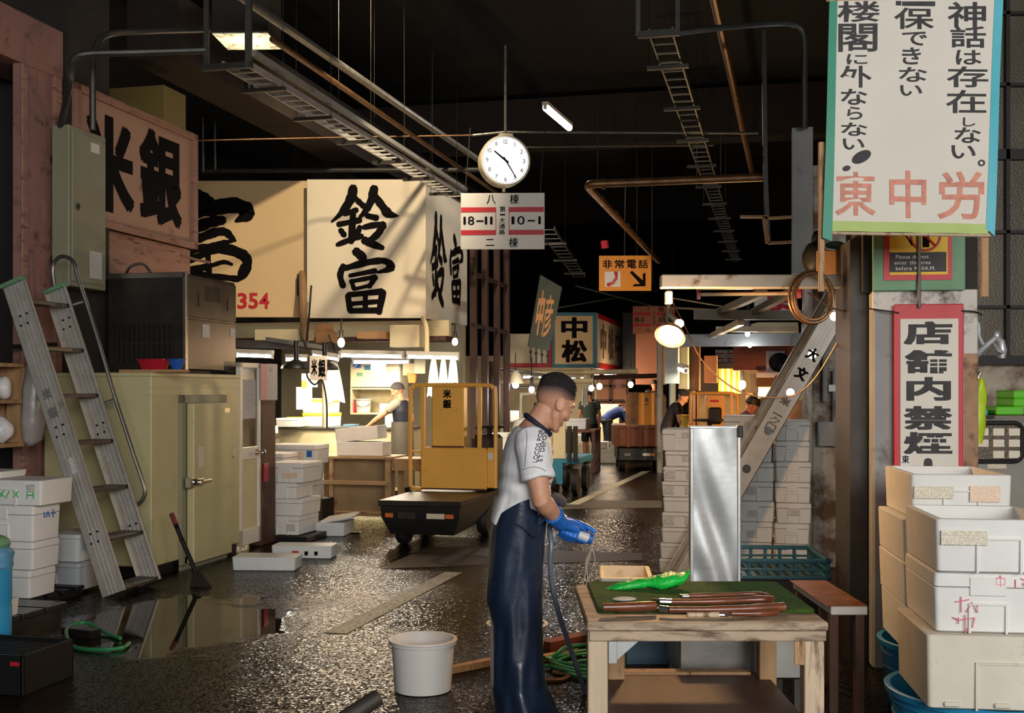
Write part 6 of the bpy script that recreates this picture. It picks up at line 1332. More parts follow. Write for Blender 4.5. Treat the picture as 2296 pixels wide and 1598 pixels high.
def torso(b, rings, n=24):
    """rings = (centre, half depth, half width); tilted to follow the spine"""
    out = []
    C_ = [Vector(r[0]) for r in rings]
    for i, (c, a, w) in enumerate(rings):
        t = (C_[min(i+1, len(C_)-1)]-C_[max(i-1, 0)]).normalized(); side = V(0, 1, 0); fr = side.cross(t).normalized()
        out.append([Vector(c)+fr*a*cos(2*pi*k/n)+side*w*(abs(sin(2*pi*k/n))**.85)*(1 if sin(2*pi*k/n) >= 0 else -1) for k in range(n)])
    b.loft(out)
def head_solid(b, Hm, s=1.0, detail=True):
    s0 = b.M.copy(); b.M = s0 @ Hm @ Matrix.Scale(s, 4)
    b.ell((-.012, 0, .035), (.096, .075, .086), 20, 14)
    prof = [(.062, .070, .055), (.036, .083, .064), (.0, .082, .064), (-.04, .081, .058), (-.072, .080, .047), (-.098, .076, .033), (-.112, .066, .018)]
    b.loft([[((x0+(-.035))/2+(x0+.035)/2*cos(2*pi*k/18), w*sin(2*pi*k/18), z) for k in range(18)] for z, x0, w in prof][::-1])
    [chain(b, [(V(.0, y*.042, -.015), .030), (V(.014, y*.042, -.058), .024), (V(.050, y*.024, -.094), .021)], 10) for y in (-1, 1)]
    if detail:
        chain(b, [(V(.078, 0, .022), .009), (V(.088, 0, -.006), .011), (V(.094, 0, -.026), .0125)], 10)
        for y in (-1, 1):
            b.ell((.086, y*.0135, -.031), (.011, .009, .008), 10, 6); chain(b, [(V(.074, y*.010, .033), .010), (V(.071, y*.040, .034), .011), (V(.054, y*.056, .026), .010)], 8)
            b.ell((.070, y*.031, .010), (.013, .017, .012), 12, 8); b.ell((.050, y*.043, -.022), (.028, .020, .024), 12, 8)
            R = Matrix.Rotation(radians(-12), 3, 'Y') @ Matrix.Rotation(radians(18*y), 3, 'Z'); e0 = V(-.008, y*.077, -.006)
            b.ell(e0, (.020, .006, .031), 14, 8, R)
            b.tube([e0+R @ V(.018*cos(a*pi/8), y*.006, .029*sin(a*pi/8)) for a in range(-3, 13)], .0050, 8); b.ell(e0+R @ V(.004, 0, -.024), (.009, .007, .010), 8, 6)
        b.ell((.079, 0, -.060), (.010, .022, .006), 12, 6); b.ell((.077, 0, -.072), (.009, .019, .0065), 12, 6); b.ell((.070, 0, -.099), (.017, .022, .015), 12, 8)
    b.M = s0
def hair_cap(parent, Hm, m, name, keep, r=(.103, .082, .092), c=(-.014, 0, .037), spike=.004, n=56, mm=36, s=1.0, seed=1, edge=None):
    """cropped hair over part of the skull; edge(p) in 0..1 thins it towards its own border"""
    rnd = random.Random(seed); b = MB(); b.M = Hm @ Matrix.Scale(s, 4); vs = []; ok = []; r0 = (.0975, .0765, .0875); c0 = (-.0122, 0, .0352)
    for i in range(mm+1):
        a = -pi/2+pi*i/mm
        for k in range(n):
            d = V(cos(a)*cos(2*pi*k/n), cos(a)*sin(2*pi*k/n), sin(a)); j = 1+rnd.uniform(-1, 1)*spike/.09
            p = V(c[0]+r[0]*d.x*j, c[1]+r[1]*d.y*j, c[2]+r[2]*d.z*j); q = V(c0[0]+r0[0]*d.x, c0[1]+r0[1]*d.y, c0[2]+r0[2]*d.z); ok.append(keep(q, d))
            vs.append(q.lerp(p, max(0, min(1, edge(q)))) if edge else p)
    fs = []
    for i in range(mm):
        for k in range(n):
            q = (i*n+k, i*n+(k+1) % n, (i+1)*n+(k+1) % n, (i+1)*n+k)
            if all(ok[x] for x in q): fs.append(q)
    used = sorted({i for f in fs for i in f}); ix = {u: i for i, u in enumerate(used)}
    b.add([vs[u] for u in used], [tuple(ix[i] for i in f) for f in fs]); return b.build(name, m, parent, smooth=80)
def simple_hand(b, w, d, side, s=1.0):
    """five fingers continuing direction d from the wrist w"""
    d = d.normalized(); up = V(0, 0, 1); lat = d.cross(up).normalized() if abs(d.z) < .9 else V(0, 1, 0)
    pal = lat.cross(d).normalized(); c = w+d*.05*s
    chain(b, [(w, .026*s), (c, .034*s), (w+d*.085*s, .032*s)], 10)
    for i, l in enumerate((.060, .072, .066, .050)):
        o = lat*(i-1.5)*.019*s; k = w+d*.09*s+o; chain(b, [(k, .010*s), (k+d*l*.5*s-pal*.006*s, .0095*s), (k+d*l*.85*s-pal*.026*s, .008*s)], 8)
    t = w+d*.03*s+lat*side*.03*s; chain(b, [(t, .012*s), (t+d*.025*s+lat*side*.02*s, .011*s), (t+d*.055*s+lat*side*.022*s-pal*.01*s, .009*s)], 8)
# ---------------------------------------------------------------- the man hosing down
YM = 5.28; mk = YM/F; ox = P(1160, 0, YM).x
man = E('person', 'man in white printed shirt and navy rubber apron holding a water hose', 'person', (ox, YM, 0))
def mp(px, py, y=0.0): return V((px-1160)*mk, y, CH-(py-HZ)*mk)
Hm = Matrix.Translation((.172, 0, 1.457)) @ Matrix.Rotation(radians(26), 4, 'Z') @ Matrix.Rotation(radians(32), 4, 'Y')
TR = [(mp(1160, 1300), .080, .120), (mp(1160, 1240), .098, .142), (mp(1166, 1180), .104, .145), (mp(1174, 1120), .108, .150), (mp(1180, 1065), .108, .160), (mp(1183, 1020), .104, .172), (mp(1187, 985), .088, .178), (mp(1192, 962), .062, .125), (mp(1200, 948), .050, .060)]
b = MB(); torso(b, TR)
chain(b, [(mp(1194, 965), .062), (mp(1212, 938), .058), (mp(1226, 918), .060)])
head_solid(b, Hm)
SH = {-1: mp(1191, 990, -.165), 1: mp(1195, 990, .165)}; EL = {-1: V(.104, -.235, 1.035), 1: V(.055, .235, 1.03)}; WR = {-1: V(.195, -.085, .915), 1: V(.205, .085, .905)}
for s in (-1, 1):
    a, e, w = SH[s], EL[s], WR[s]
    chain(b, [(a+V(0, -s*.03, .0), .062), (a.lerp(e, .25), .056), (a.lerp(e, .6), .051), (a.lerp(e, .92), .044), (e, .043), (e.lerp(w, .25), .046), (e.lerp(w, .6), .038), (w, .029)])
    h = V(-.005, s*.088, .80); kn = V(.012, s*.08, .44); an = V(-.03, s*.075, .08)
    chain(b, [(h, .066), (h.lerp(kn, .4), .060), (kn, .052), (kn.lerp(an, .35), .054), (an, .034)]); chain(b, [(an+V(-.02, 0, -.03), .034), (an+V(.10, s*.01, -.040), .030), (an+V(.15, s*.012, -.045), .022)])
body = remesh(b.build('body', 'skin', man), .0042, 9, .5)
b = MB(); TS = [(c, a+.014, w+.014) for c, a, w in TR[2:8]]
TS = [(mp(1160, 1190), .105, .140), (mp(1164, 1165), .112, .150)]+TS[1:]
torso(b, TS); torso(b, [(mp(1112, 1174), .030, .10), (mp(1128, 1140), .045, .12), (mp(1150, 1080), .05, .14)])
for s in (-1, 1):
    a, e = SH[s], EL[s]; d = (e-a).normalized()
    b.tube([a+V(0, -s*.07, .03), a+V(0, -s*.02, .012), a+d*.02, a.lerp(e, .25), a.lerp(e, .5), a.lerp(e, .63), a.lerp(e, .66)], [.055, .078, .080, .077, .076, .079, .077], 18)
shirt = remesh(b.build('shirt', 'shirt_white', man), .0065, 5, .5)
b = MB(); c = mp(1204, 954); n = V(.62, 0, .78).normalized(); f_ = V(.78, 0, -.62)
b.tube([c+f_*.070*cos(a*pi/14)+V(0, 1, 0)*.070*sin(a*pi/14)+n*(.006) for a in range(28)], .0135, 8, closed=True); b.build('collar', 'navy', man)
# apron
AP = [((1237, 1110), (1104, 1166), .168), ((1229, 1150), (1098, 1195), .172), ((1222, 1200), (1096, 1235), .176), ((1219, 1260), (1092, 1290), .178), ((1217, 1340), (1089, 1342), .172), ((1216, 1400), (1102, 1398), .165), ((1219, 1470), (1100, 1470), .165), ((1223, 1530), (1100, 1535), .170), ((1246, 1580), (1106, 1585), .182), ((1257, 1606), (1109, 1604), .188)]
rows = []; n = 56
for i in range(len(AP)*6-5):
    t = i/6; i0 = min(int(t), len(AP)-1); i1 = min(i0+1, len(AP)-1); f_ = t-i0; f_ = f_*f_*(3-2*f_)
    L = lambda a, b_: a*(1-f_)+b_*f_
    xf, zf = L(AP[i0][0][0], AP[i1][0][0]), L(AP[i0][0][1], AP[i1][0][1]); xb, zb = L(AP[i0][1][0], AP[i1][1][0]), L(AP[i0][1][1], AP[i1][1][1]); hy = L(AP[i0][2], AP[i1][2])
    q = []; amp = .012+.022*min(1, max(0, (t-1.5)/5))
    for k in range(n):
        a = 2*pi*k/n; pf, pb = mp(xf, zf), mp(xb, zb); c = (pf+pb)/2; r = (pf-pb)/2
        fo = 1+amp*(1.6*sin(3*a+t*.7+.6)+1.0*sin(7*a-t*.9)+.7*sin(11*a+t*1.7)); d = c+r*cos(a)*(fo if abs(cos(a)) < .8 else 1+(fo-1)*.35)+V(0, hy*sin(a)*fo, .045*max(0, 1-t/1.1)*abs(sin(a))**1.5); q.append(d)
    rows.append(q)
b = MB(); b.loft(rows, True, False); b.loft([[p+(Vector((0, 0, p.z))-p)*.03 for p in r] for r in rows], False, False); ap = b.build('apron', 'apron_navy', man, smooth=80)
b = MB(); prof = [mp(1226, 1160), mp(1236, 1112), mp(1244, 1103), mp(1262, 1110), mp(1272, 1120), mp(1262, 1124), mp(1252, 1138), mp(1236, 1158)]
b.loft([[p*1.0+V(-.05*(abs(y)/.14)**2, y, -.02*(abs(y)/.14)**2) for p in prof] for y in [-.14+.28*i/12 for i in range(13)]]); b.build('apron_bib', 'apron_matt', man, smooth=60)
b = MB(); b.tube(catmull([mp(1150, 1162, -.172), mp(1175, 1175, -.180), mp(1192, 1190, -.168), mp(1200, 1193, -.150)], 6), .005, 6); b.build('apron_tie', 'navy', man)
for s in (-1, 1):
    an = V(-.03, s*.09, .08); b = MB(); an = V(-.03, s*.075, .08); chain(b, [(an+V(.0, 0, .20), .040), (an+V(-.01, 0, .05), .042), (an+V(-.005, 0, -.03), .042)]); chain(b, [(an+V(-.005, 0, -.03), .042), (an+V(.08, s*.004, -.034), .042), (an+V(.145, s*.006, -.044), .034)]); bt = b.build('boot', 'rubber', man); bt.data.transform(Matrix.Translation((0, 0, .0)))
# gloves closed around the hose nozzle
ax = V(.93, .10, -.36).normalized(); NZ = V(.238, .005, .868)       # nozzle axis and the middle of the grip
def grip(s, ctr, name):
    """s = -1: right hand, back of the hand towards -Y; fingers curl under the nozzle"""
    b = MB(); o_ = V(0, s, 0); o_ = (o_-ax*o_.dot(ax)).normalized(); up = ax.cross(o_)*(1 if s < 0 else -1); up = up if up.z > 0 else -up
    w = WR[s]; e = EL[s]; d = (w-e).normalized()
    kn = []
    for i, l in enumerate((1.0, 1.08, 1.02, .85)):
        p0 = ctr+ax*(.032-.0215*i)
        k0 = p0+o_*.036+up*.020; k1 = p0+o_*.040*l-up*.012; k2 = p0+o_*.012-up*.036*l; k3 = p0-o_*.020-up*.026
        chain(b, [(k0, .0135), (k1, .0125), (k2, .0120), (k3, .0105)], 10); kn.append(k0)
        chain(b, [(w+ax*(.010-.007*i)+d*.01, .019), ((w+k0)/2+o_*.004, .0175), (k0, .0145)], 10)
    t0 = w+up*.012+ax*.012-o_*.006; t1 = ctr+ax*.030+up*.040+o_*.004; t2 = ctr+ax*.062+up*.034-o_*.010; chain(b, [(t0, .019), (t0.lerp(t1, .6)+up*.004, .016), (t1, .0135), (t2, .011)], 10)
    b.tube([w-d*.085, w-d*.08, w-d*.03, w+d*.02], [.046, .047, .040, .034], 16)
    return remesh(b.build(name, 'glove_blue', man), .0038, 3, .4)
grip(-1, NZ, 'glove'); grip(1, NZ+ax*.055+V(0, .012, .006), 'glove')
# hair, brows, eyes, lips
line = lambda p: .066+.15*max(0, p.x-.025)-.45*max(0, -p.x-.035)
hair_cap(man, Hm, 'hair_black', 'hair', lambda p, d: p.z > line(p) and p.z > .012, (.109, .083, .106), spike=.005, n=110, mm=70, edge=lambda p: (p.z-line(p))/.035)
hs_ = hair_cap(man, Hm, 'hair_gradient', 'hair_sides', lambda p, d: line(p)-.085 < p.z <= line(p)+.012 and p.x < .064 and p.z > (-.035 if p.x < -.03 else .004+.55*(p.x+.03)), (.0982, .0770, .0882), (-.0125, 0, .0355), spike=.0002, n=110, mm=70)
Hi = Hm.inverted(); at_ = hs_.data.attributes.new('hair_length', 'FLOAT', 'POINT')
for i_, v_ in enumerate(hs_.data.vertices): q_ = Hi @ v_.co; at_.data[i_].value = max(0, min(1, (q_.z-line(q_)+.085)/.088))
for y in (-1, 1):
    b = MB(); b.M = Hm; b.tube([V(.082, y*.016, .031), V(.081, y*.033, .037), V(.069, y*.050, .032)], [.003, .0042, .002], 8); b.build('eyebrow', 'hair_black', man)
    b = MB(); b.M = Hm; b.tube([V(.0815, y*.020, .007), V(.083, y*.031, .0045), V(.077, y*.042, .008)], [.0012, .0024, .0012], 6); b.build('eyelashes', 'hair_black', man)
b = MB(); b.M = Hm; b.tube([V(.080, -.021, -.0665), V(.0855, -.008, -.0655), V(.0868, 0, -.066), V(.0855, .008, -.0655), V(.080, .021, -.0665)], [.0012, .002, .002, .002, .0012], 6); mat('lip', (150, 84, 76), .5); b.build('mouth_line', 'lip', man)
# ---------------------------------------------------------------- the hose, nozzle and water
b = MB(); c = man.location+NZ; q0 = -ax*.075; b.tube([q0, q0+ax*.03, ax*.02, ax*.075, ax*.10], [.017, .019, .019, .021, .024], 14)
hs = E('water_hose', 'grey water hose with white nozzle running from the man hands to the floor', 'hose', c); b.build('nozzle', 'plate_white', hs)
b = MB(); b.tube([ax*.098, ax*.118], [.026, .026], 14); b.build('nozzle_ring', 'blue', hs)
def hp_(px, py, Y): return P(px, py, Y)-c
b = MB(); b.tube(catmull([q0-V(0, 0, 0), q0-ax*.02-V(.0, 0, .012), hp_(1236, 1222, 5.24), hp_(1234, 1262, 5.24), hp_(1240, 1320, 5.27), hp_(1256, 1385, 5.33), hp_(1278, 1450, 5.45), hp_(1300, 1515, 5.62), hp_(1316, 1560, 5.7), hp_(1335, 1570, 5.66), hp_(1365, 1560, 5.66)], 6), .0125, 10); b.build('hose', 'hose_grey', hs)
b = MB(); tip = ax*.118
for i, (dx, dy, sw, w_) in enumerate(((-.035, 0, .20, .006), (-.030, .01, .25, .0035), (.01, -.01, .12, .004), (-.02, .02, .16, .003))):
    pts = [tip+V(.004*i, 0, 0)]+[tip+V(dx*t*1.2+.006*sin(t*9+i), dy*t, -sw*t) for t in (.25, .5, .75, 1)]; b.tube(catmull(pts, 4), [w_*(1-.5*k/17) for k in range(17)], 6)
o = b.build('water_spray', 'water'); o.location = c; tag(o, 'thin pale streams of water falling from the hose nozzle', 'water', kind='stuff')
# ---------------------------------------------------------------- helpers for the people further back
def figure(label, loc, rz, J, shirt='grey_shirt', trousers='trouser_dark', hair='hair_black', skin='skin_dim', scale=1.0, vox=.011, sleeve=.5, sleeve_mat=None, apron=None, cap=None, short=1.0, legs=True, shoes='rubber'):
    o = E('person', label, 'person', loc, rz); o.scale = (scale,)*3
    D_ = dict(pel=V(0, 0, .88), wai=V(.0, 0, 1.02), che=V(.0, 0, 1.22), nk=V(.0, 0, 1.40), hd=V(.03, 0, 1.52), pitch=10, yaw=0,
        shL=V(0, .17, 1.345), shR=V(0, -.17, 1.345), elL=V(0, .22, 1.08), elR=V(0, -.22, 1.08), wrL=V(.08, .22, .85), wrR=V(.08, -.22, .85),
        hiL=V(0, .09, .86), hiR=V(0, -.09, .86), knL=V(.02, .10, .47), knR=V(.02, -.10, .47), anL=V(-.02, .10, .085), anR=V(-.02, -.10, .085)); D_.update(J)
    g = D_; Hm = Matrix.Translation(g['hd']) @ Matrix.Rotation(radians(g['yaw']), 4, 'Z') @ Matrix.Rotation(radians(g['pitch']), 4, 'Y')
    sp = [(g['pel'], .105, .155), (g['wai'], .100, .140), (g['che'], .108, .165), (g['che'].lerp(g['nk'], .55), .088, .165), (g['che'].lerp(g['nk'], .85), .062, .11), (g['nk'], .05, .055)]
    b = MB(); torso(b, sp); chain(b, [(g['nk']-(g['nk']-g['che'])*.1, .058), (g['nk'].lerp(g['hd'], .55), .056)]); head_solid(b, Hm)
    for s in 'LR':
        a, e, w = g['sh'+s], g['el'+s], g['wr'+s]; chain(b, [(a, .055), (a.lerp(e, .4), .050), (e, .040), (e.lerp(w, .3), .041), (w, .028)], 12); simple_hand(b, w, w-e, 1 if s == 'L' else -1)
        if legs:
            h, k, n_ = g['hi'+s], g['kn'+s], g['an'+s]; chain(b, [(h, .085), (h.lerp(k, .5), .072), (k, .055), (k.lerp(n_, .35), .053), (n_, .036)], 12); chain(b, [(n_+V(-.03, 0, -.04), .034), (n_+V(.12, 0, -.05), .030), (n_+V(.17, 0, -.055), .024)], 10)
    remesh(b.build('body', skin, o), vox*.8, 3, .4)
    b = MB(); torso(b, [(c, a+.016, w+.016) for c, a, w in sp[:5]])
    sl = MB() if sleeve_mat else b
    for s in 'LR':
        a, e = g['sh'+s], g['el'+s]; sl.tube([a+(g['nk']-a)*.35, a, a.lerp(e, sleeve*.6), a.lerp(e, sleeve)], [.062, .070, .066, .068], 14)
    remesh(b.build('shirt', shirt, o), vox, 3, .5)
    if sleeve_mat: remesh(sl.build('sleeves', sleeve_mat, o), vox, 3, .5)
    if legs:
        b = MB(); torso(b, [(g['pel']+(g['wai']-g['pel'])*.35, .116, .162), (g['pel'], .122, .172), (g['hiL'].lerp(g['hiR'], .5)+V(0, 0, -.06), .11, .165)])
        for s in 'LR':
            h, k, n_ = g['hi'+s], g['kn'+s], g['an'+s]; e = h.lerp(k, short*2) if short <= .5 else k.lerp(n_, (short-.5)*2*.96)
            pts = [h+V(0, 0, .02), h.lerp(k, .5)] + ([k, e] if short > .5 else [e]); b.tube(pts, [.098, .090]+([.076, .066] if short > .5 else [.085]), 14)
        remesh(b.build('trousers', trousers, o), vox, 3, .5)
        for s in 'LR':
            n_ = g['an'+s]; b = MB(); chain(b, [(n_+V(-.03, 0, -.035), .044), (n_+V(.12, 0, -.045), .040), (n_+V(.18, 0, -.05), .032)], 10); b.build('shoe', shoes, o)
    if apron:
        pw = g['wai']; rows = []
        for i in range(10):
            t = i/9; z = (pw.z+.05)*(1-t)+.14*t; q = []
            for k in range(30): a = 2*pi*k/30; f_ = 1+.03*sin(5*a+t*3)*t; q.append(V(pw.x+(.150+.02*t)*cos(a)*f_, (.198+.01*t)*sin(a)*f_, z))
            rows.append(q)
        b = MB(); b.loft(rows); b.build('apron', apron, o, smooth=80)
    if cap:
        b = MB(); b.M = Hm; b.lathe([(.102, .035), (.106, .07), (.088, .115), (.05, .135), (0, .138)], 20, c=(-.012, 0, 0)); b.box(.07, -.06, .035, .16, .06, .045, .004); b.build('cap', cap, o)
    hair_cap(o, Hm, hair, 'hair', lambda p, d: p.z > (.0 if p.x < -.02 else .0+.75*(p.x+.02)), (.105, .083, .097), spike=.003, n=32, mm=20)
    return o
p = G(905, 1112)
figure('worker in dark vest and grey apron reaching for foam boxes inside the stall', (p.x, p.y, 0), radians(163), dict(wai=V(.02, 0, 1.02), che=V(.03, 0, 1.22), nk=V(.05, 0, 1.40), hd=V(.10, 0, 1.505), pitch=20, yaw=8, shL=V(.05, .16, 1.33), shR=V(.0, -.17, 1.34), elL=V(.30, .20, 1.13), wrL=V(.48, .16, 1.005), elR=V(-.03, -.24, 1.08), wrR=V(.10, -.22, .88)), 'dark_navy', 'trouser_dark', 'hair_grey', 'skin_dim', 1.0, .010, .5, 'grey_shirt', 'apron_grey')
p = G(1322, 1040)
figure('person in dark green shirt and black shorts seen from behind in the lane', (p.x, p.y, 0), radians(95), dict(pitch=24, hd=V(.06, 0, 1.48)), 'green_shirt', 'black', 'hair_black', 'skin_dim', .93, .012, .5, short=.46)
p = G(1362, 1030)
figure('person in blue shirt bending over boxes behind the brown cart', (p.x, p.y, 0), radians(10), dict(pel=V(-.05, 0, .86), wai=V(.06, 0, .97), che=V(.24, 0, 1.05), nk=V(.40, 0, 1.06), hd=V(.50, 0, 1.04), pitch=60, shL=V(.35, .16, 1.05), shR=V(.35, -.16, 1.05), elL=V(.42, .18, .82), elR=V(.42, -.18, .82), wrL=V(.52, .12, .66), wrR=V(.52, -.12, .66)), 'blue_shirt', 'dark_navy', 'hair_black', 'skin_dim', 1.0, .012, .9)
p = P(1468, 0, 25.0)
figure('driver seen from behind standing on the brown wooden cart', (p.x, 25.0, .30), radians(88), dict(elL=V(.1, .26, 1.1), elR=V(.1, -.26, 1.1)), 'black_shirt', 'trouser_dark', 'hair_black', 'skin_dim', .88, .013)
p = P(1496, 0, 19.0)
figure('person in black shirt carrying a yellow bucket beyond the foam boxes', (p.x, 19.0, 0), radians(-10), dict(wai=V(.04, 0, 1.0), che=V(.12, 0, 1.17), nk=V(.20, 0, 1.31), hd=V(.26, 0, 1.40), pitch=35, shL=V(.17, .17, 1.25), shR=V(.17, -.17, 1.25), elL=V(.22, .22, 1.0), elR=V(.22, -.2, 1.0), wrL=V(.34, .12, .86), wrR=V(.32, -.12, .86)), 'black_shirt', 'trouser_dark', 'hair_black', 'skin_dim', 1.0, .012)
bucketE('bucket', 'yellow bucket held by the person in the black shirt', (P(1536, 0, 18.9).x, 18.80, CH-(962-HZ)*18.9/F), .10, .13, .24, 'yellow_plastic', bail=True)
p = P(1660, 0, 16.0)
figure('man with a cap and mauve jacket lit orange behind the white boxes', (p.x, 16.0, 0), radians(-15), dict(wai=V(.03, 0, 1.0), che=V(.08, 0, 1.15), nk=V(.10, 0, 1.27), hd=V(.17, 0, 1.355), pitch=26, shL=V(.08, .17, 1.21), shR=V(.08, -.17, 1.21)), 'mauve_shirt', 'trouser_dark', 'hair_black', 'skin_dim', .96, .012, cap='iron')
bake()
for v in shirt.data.vertices:   # loose folds of the jersey
    x, y, z = v.co; k_ = max(0, min(1, (1.32-z)*4)); v.co += v.normal*k_*(.0030*sin(x*40+z*46+sin(z*17)*2+y*11)+.0022*sin(x*64-z*70+y*15))
shirt.data.update()
# lettering on the shirt, laid on its surface
def onto(target, mb, name, m, parent, off=.0022):
    me = target.data; t = BVHTree.FromPolygons([v.co.copy() for v in me.vertices], [tuple(p.vertices) for p in me.polygons]); out = []; last = -.2
    for x, y, z in mb.v:
        h = t.ray_cast(V(x, -1, z), V(0, 1, 0)); last = h[0].y if h[0] else last; out.append((x, last-off, z))
    mb.v = out; return mb.build(name, m, parent, smooth=0)
def vword(b, s, px, py0, py1, hh):
    """text reading upwards between two picture rows on the man's sleeve"""
    t = MB(); x1 = word(t, s, .0, 0, 0, 1.0, 0, .9); k = (py0-py1)/x1
    def f(p): X, Z = p[0]*k, p[2]*hh; return mp(px+X*.22-Z-(0), py0-X)
    t.v = [tuple(f(p)) for p in t.v]; b.add(t.v, t.f)
b = MB(); vword(b, 'LOCOS POR', 1201, 1028, 958, 10); vword(b, 'ET DEPOR', 1212, 1026, 962, 9.5); b2 = MB(); b2.add([(x+.0012, y, z) for x, y, z in b.v], b.f); b.add(b2.v, b2.f)
onto(shirt, b, 'sleeve_lettering', 'navy', man)
b = MB(); 
def pen(b, pts, w):
    q = catmull([V(x, y, 0) for x, y in pts], 5); L_ = []
    for i, p in enumerate(q):
        d = (q[min(i+1, len(q)-1)]-q[max(i-1, 0)]).normalized(); n_ = V(-d.y, d.x, 0)*w/2; a, c = p+n_, p-n_; L_ += [tuple(mp(a.x, a.y)), tuple(mp(c.x, c.y))]
    b.add(L_, [(2*i, 2*i+1, 2*i+3, 2*i+2) for i in range(len(q)-1)])
pen(b, [(1176, 946), (1180, 975), (1178, 1005), (1175, 1040)], .9); pen(b, [(1170, 1045), (1190, 1038), (1208, 1040), (1220, 1047)], .9); onto(shirt, b, 'seam_lines', 'navy', man)
b = MB(); pen(b, [(1217, 1082), (1223, 1071), (1233, 1064)], 2.5); pen(b, [(1222, 1098), (1230, 1099), (1237, 1099)], 2.5); onto(shirt, b, 'red_print', 'multi_red', man)
b = MB(); pen(b, [(1234, 1082), (1227, 1081), (1222, 1087), (1224, 1094), (1231, 1095)], 3); onto(shirt, b, 'chest_print', 'navy', man)
# ================================================================= FURTHER DOWN THE LANE
b = MB(); c = P(1210, 700, 20.0); kk = 20/F
q = lambda px, py: ((px-1210)*kk, (700-py)*kk)
o = E('hanging_banner', 'dark green hanging board with two tan characters tilted over the lane', 'sign', c, radians(12)); b.prism([q(1184, 776), q(1232, 786), q(1262, 643), q(1212, 616)], 0, .06); b.build('board', 'banner_green', o)
b = MB(); 
def g3(ch, x0, y0, x1, y1, sl, bold=.025): p0, p1 = q(x0, y1), q(x1, y0); glyph(b, ch, bold, (p0[0], p0[1], p1[0], p1[1]), -.006, sl*kk)
g3('中', 1196, 650, 1212, 752, 14, .045); g3('彦', 1212, 660, 1232, 757, 14); b.build('lettering', 'tan_ink', o)
b = MB(); 
for i, px in enumerate((1190, 1203, 1216, 1229)): p0 = q(px, 776+i*3); b.tube([(p0[0], .03, p0[1]), (p0[0], .03, p0[1]-.28)], .012, 6); b.ell((p0[0], .03, p0[1]-.10), (.03, .03, .03), 8, 6)
b.build('hanging_hooks', 'iron', o)
o, f = plane_sign('shop_sign', 'blue framed cream sign with two black characters over the lane', 1238, 1339, 700, 824, 24.0, 0, .04, 'teal_frame')
flat(o, 'cream_field', 'sign_cream', R4(1244, 708, 1329, 816), -.02, 0)
b = MB()
for ch, r in (('中', (1258, 711, 1317, 758)), ('松', (1259, 762, 1316, 812))): glyph(b, ch, .045, R4(*r), -.026)
b.build('lettering', 'ink', o)
uu, vv = UV(P(1340, 0, 24.02)); c1 = LU(1396, 800, uu); z0 = CH-(826-HZ)*24/F; z1 = CH-(702-HZ)*24/F
o = E('shop_sign', 'long side signboard with faded dark characters behind the blue framed sign', 'sign', W(uu, vv, z0), YAW+pi/2); Ls = c1[1]-vv; MB().box(0, 0, 0, Ls, .1, z1-z0).build('board', 'cloth_white', o); MB().box(0, -.01, 0, Ls, 0, .12).build('red_band', 'red', o); MB().box(0, -.01, z1-z0-.10, Ls, 0, z1-z0).build('red_band', 'red', o)
b = MB()
for i, ch in enumerate('中松中'): glyph(b, ch, .045, (Ls*(.10+.28*i), .22, Ls*(.30+.28*i), z1-z0-.2), -.008)
b.build('lettering', 'ink_grey', o)
o, f = plane_sign('shop_sign', 'white signboard with red edge partly hidden behind the green hanging board', 1128, 1243, 748, 824, 24.6, 0, .1, 'sign_white'); flat(o, 'red_band', 'red', R4(1128, 814, 1243, 824), -.02, 0); flat(o, 'red_band', 'red', R4(1229, 760, 1243, 824), -.022, -.0)
def lane_sign(name, label, x0, y0, x1, y1, Y, top, bot, m='plate_white', rz=0):
    o, f_ = plane_sign(name, label, x0, x1, y0, y1, Y, rz, .02, m); w, h = (x1-x0)*Y/F, (y1-y0)*Y/F; b = MB()
    for (a, c) in ((0, .42), (.57, 1)):
        for z in (.26, .66): b.box(a*w, -.006, z*h, c*w, -.002, (z+.09)*h)
    b.build('red_stripes', 'red', o); q = MB(); zz = 7.0-o.location.z
    for x in (.06*w, .94*w): q.tube([(x, .01, h), (x, .01, zz)], .004, 5)
    q.build('hanging_wires', 'conduit', o); b = MB()
    for s, x, z, hh in ((top, .32, .83, .12), ('棟', .60, .80, .15), (bot, .32, .06, .12), ('棟', .60, .05, .15), ('18-11', .04, .42, .17), ('10-1', .62, .42, .17)): word(b, s, .0, x*w, z*h, hh*h, -.008, .8)
    for i, ch in enumerate('第一大通路'): glyph(b, ch, .0, (.47*w, (.70-.10*i)*h, .53*w, (.77-.10*i)*h if ch != '一' else (.72-.10*i)*h), -.008)
    b.build('lettering', 'ink', o); return o
lane_sign('lane_sign', 'pinkish second lane sign with red stripes hanging left of the reflector lamp', 1419, 686, 1513, 748, 25.5, 'イ', 'ロ', 'salmon', radians(-3))
lane_sign('lane_sign', 'far white lane sign with red stripes behind the striped curtain', 1604, 784, 1648, 812, 30, 'イ', 'ロ')
o, f = plane_sign('phone_sign', 'orange emergency phone sign with handset picture and black arrow', 1343, 1460, 573, 652, 19.5, radians(-2), .02, 'orange_sign')
flat(o, 'white_field', 'plate_white', R4(1356, 609, 1391, 643), -.004, 0)
b = MB()
for ch, x in zip('非常電話', (1351, 1378, 1405, 1431)): r = R4(x, 583, x+21, 602); glyph(b, ch, .0, r, -.005); glyph(b, ch, .0, (r[0]+.006, r[1]+.005, r[2]+.006, r[3]+.005), -.0055)
b.build('lettering', 'ink', o)
kk = 19.5/F; b = MB(); b.tube([(x, -.008, z) for x, z in [f(1382, 613), f(1382, 624), f(1374, 635), f(1365, 637)]], .020, 8); 
for px, py in ((1381, 613), (1365, 638)): z = f(px, py); b.ell((z[0], -.008, z[1]), (.035, .012, .035), 10, 6)
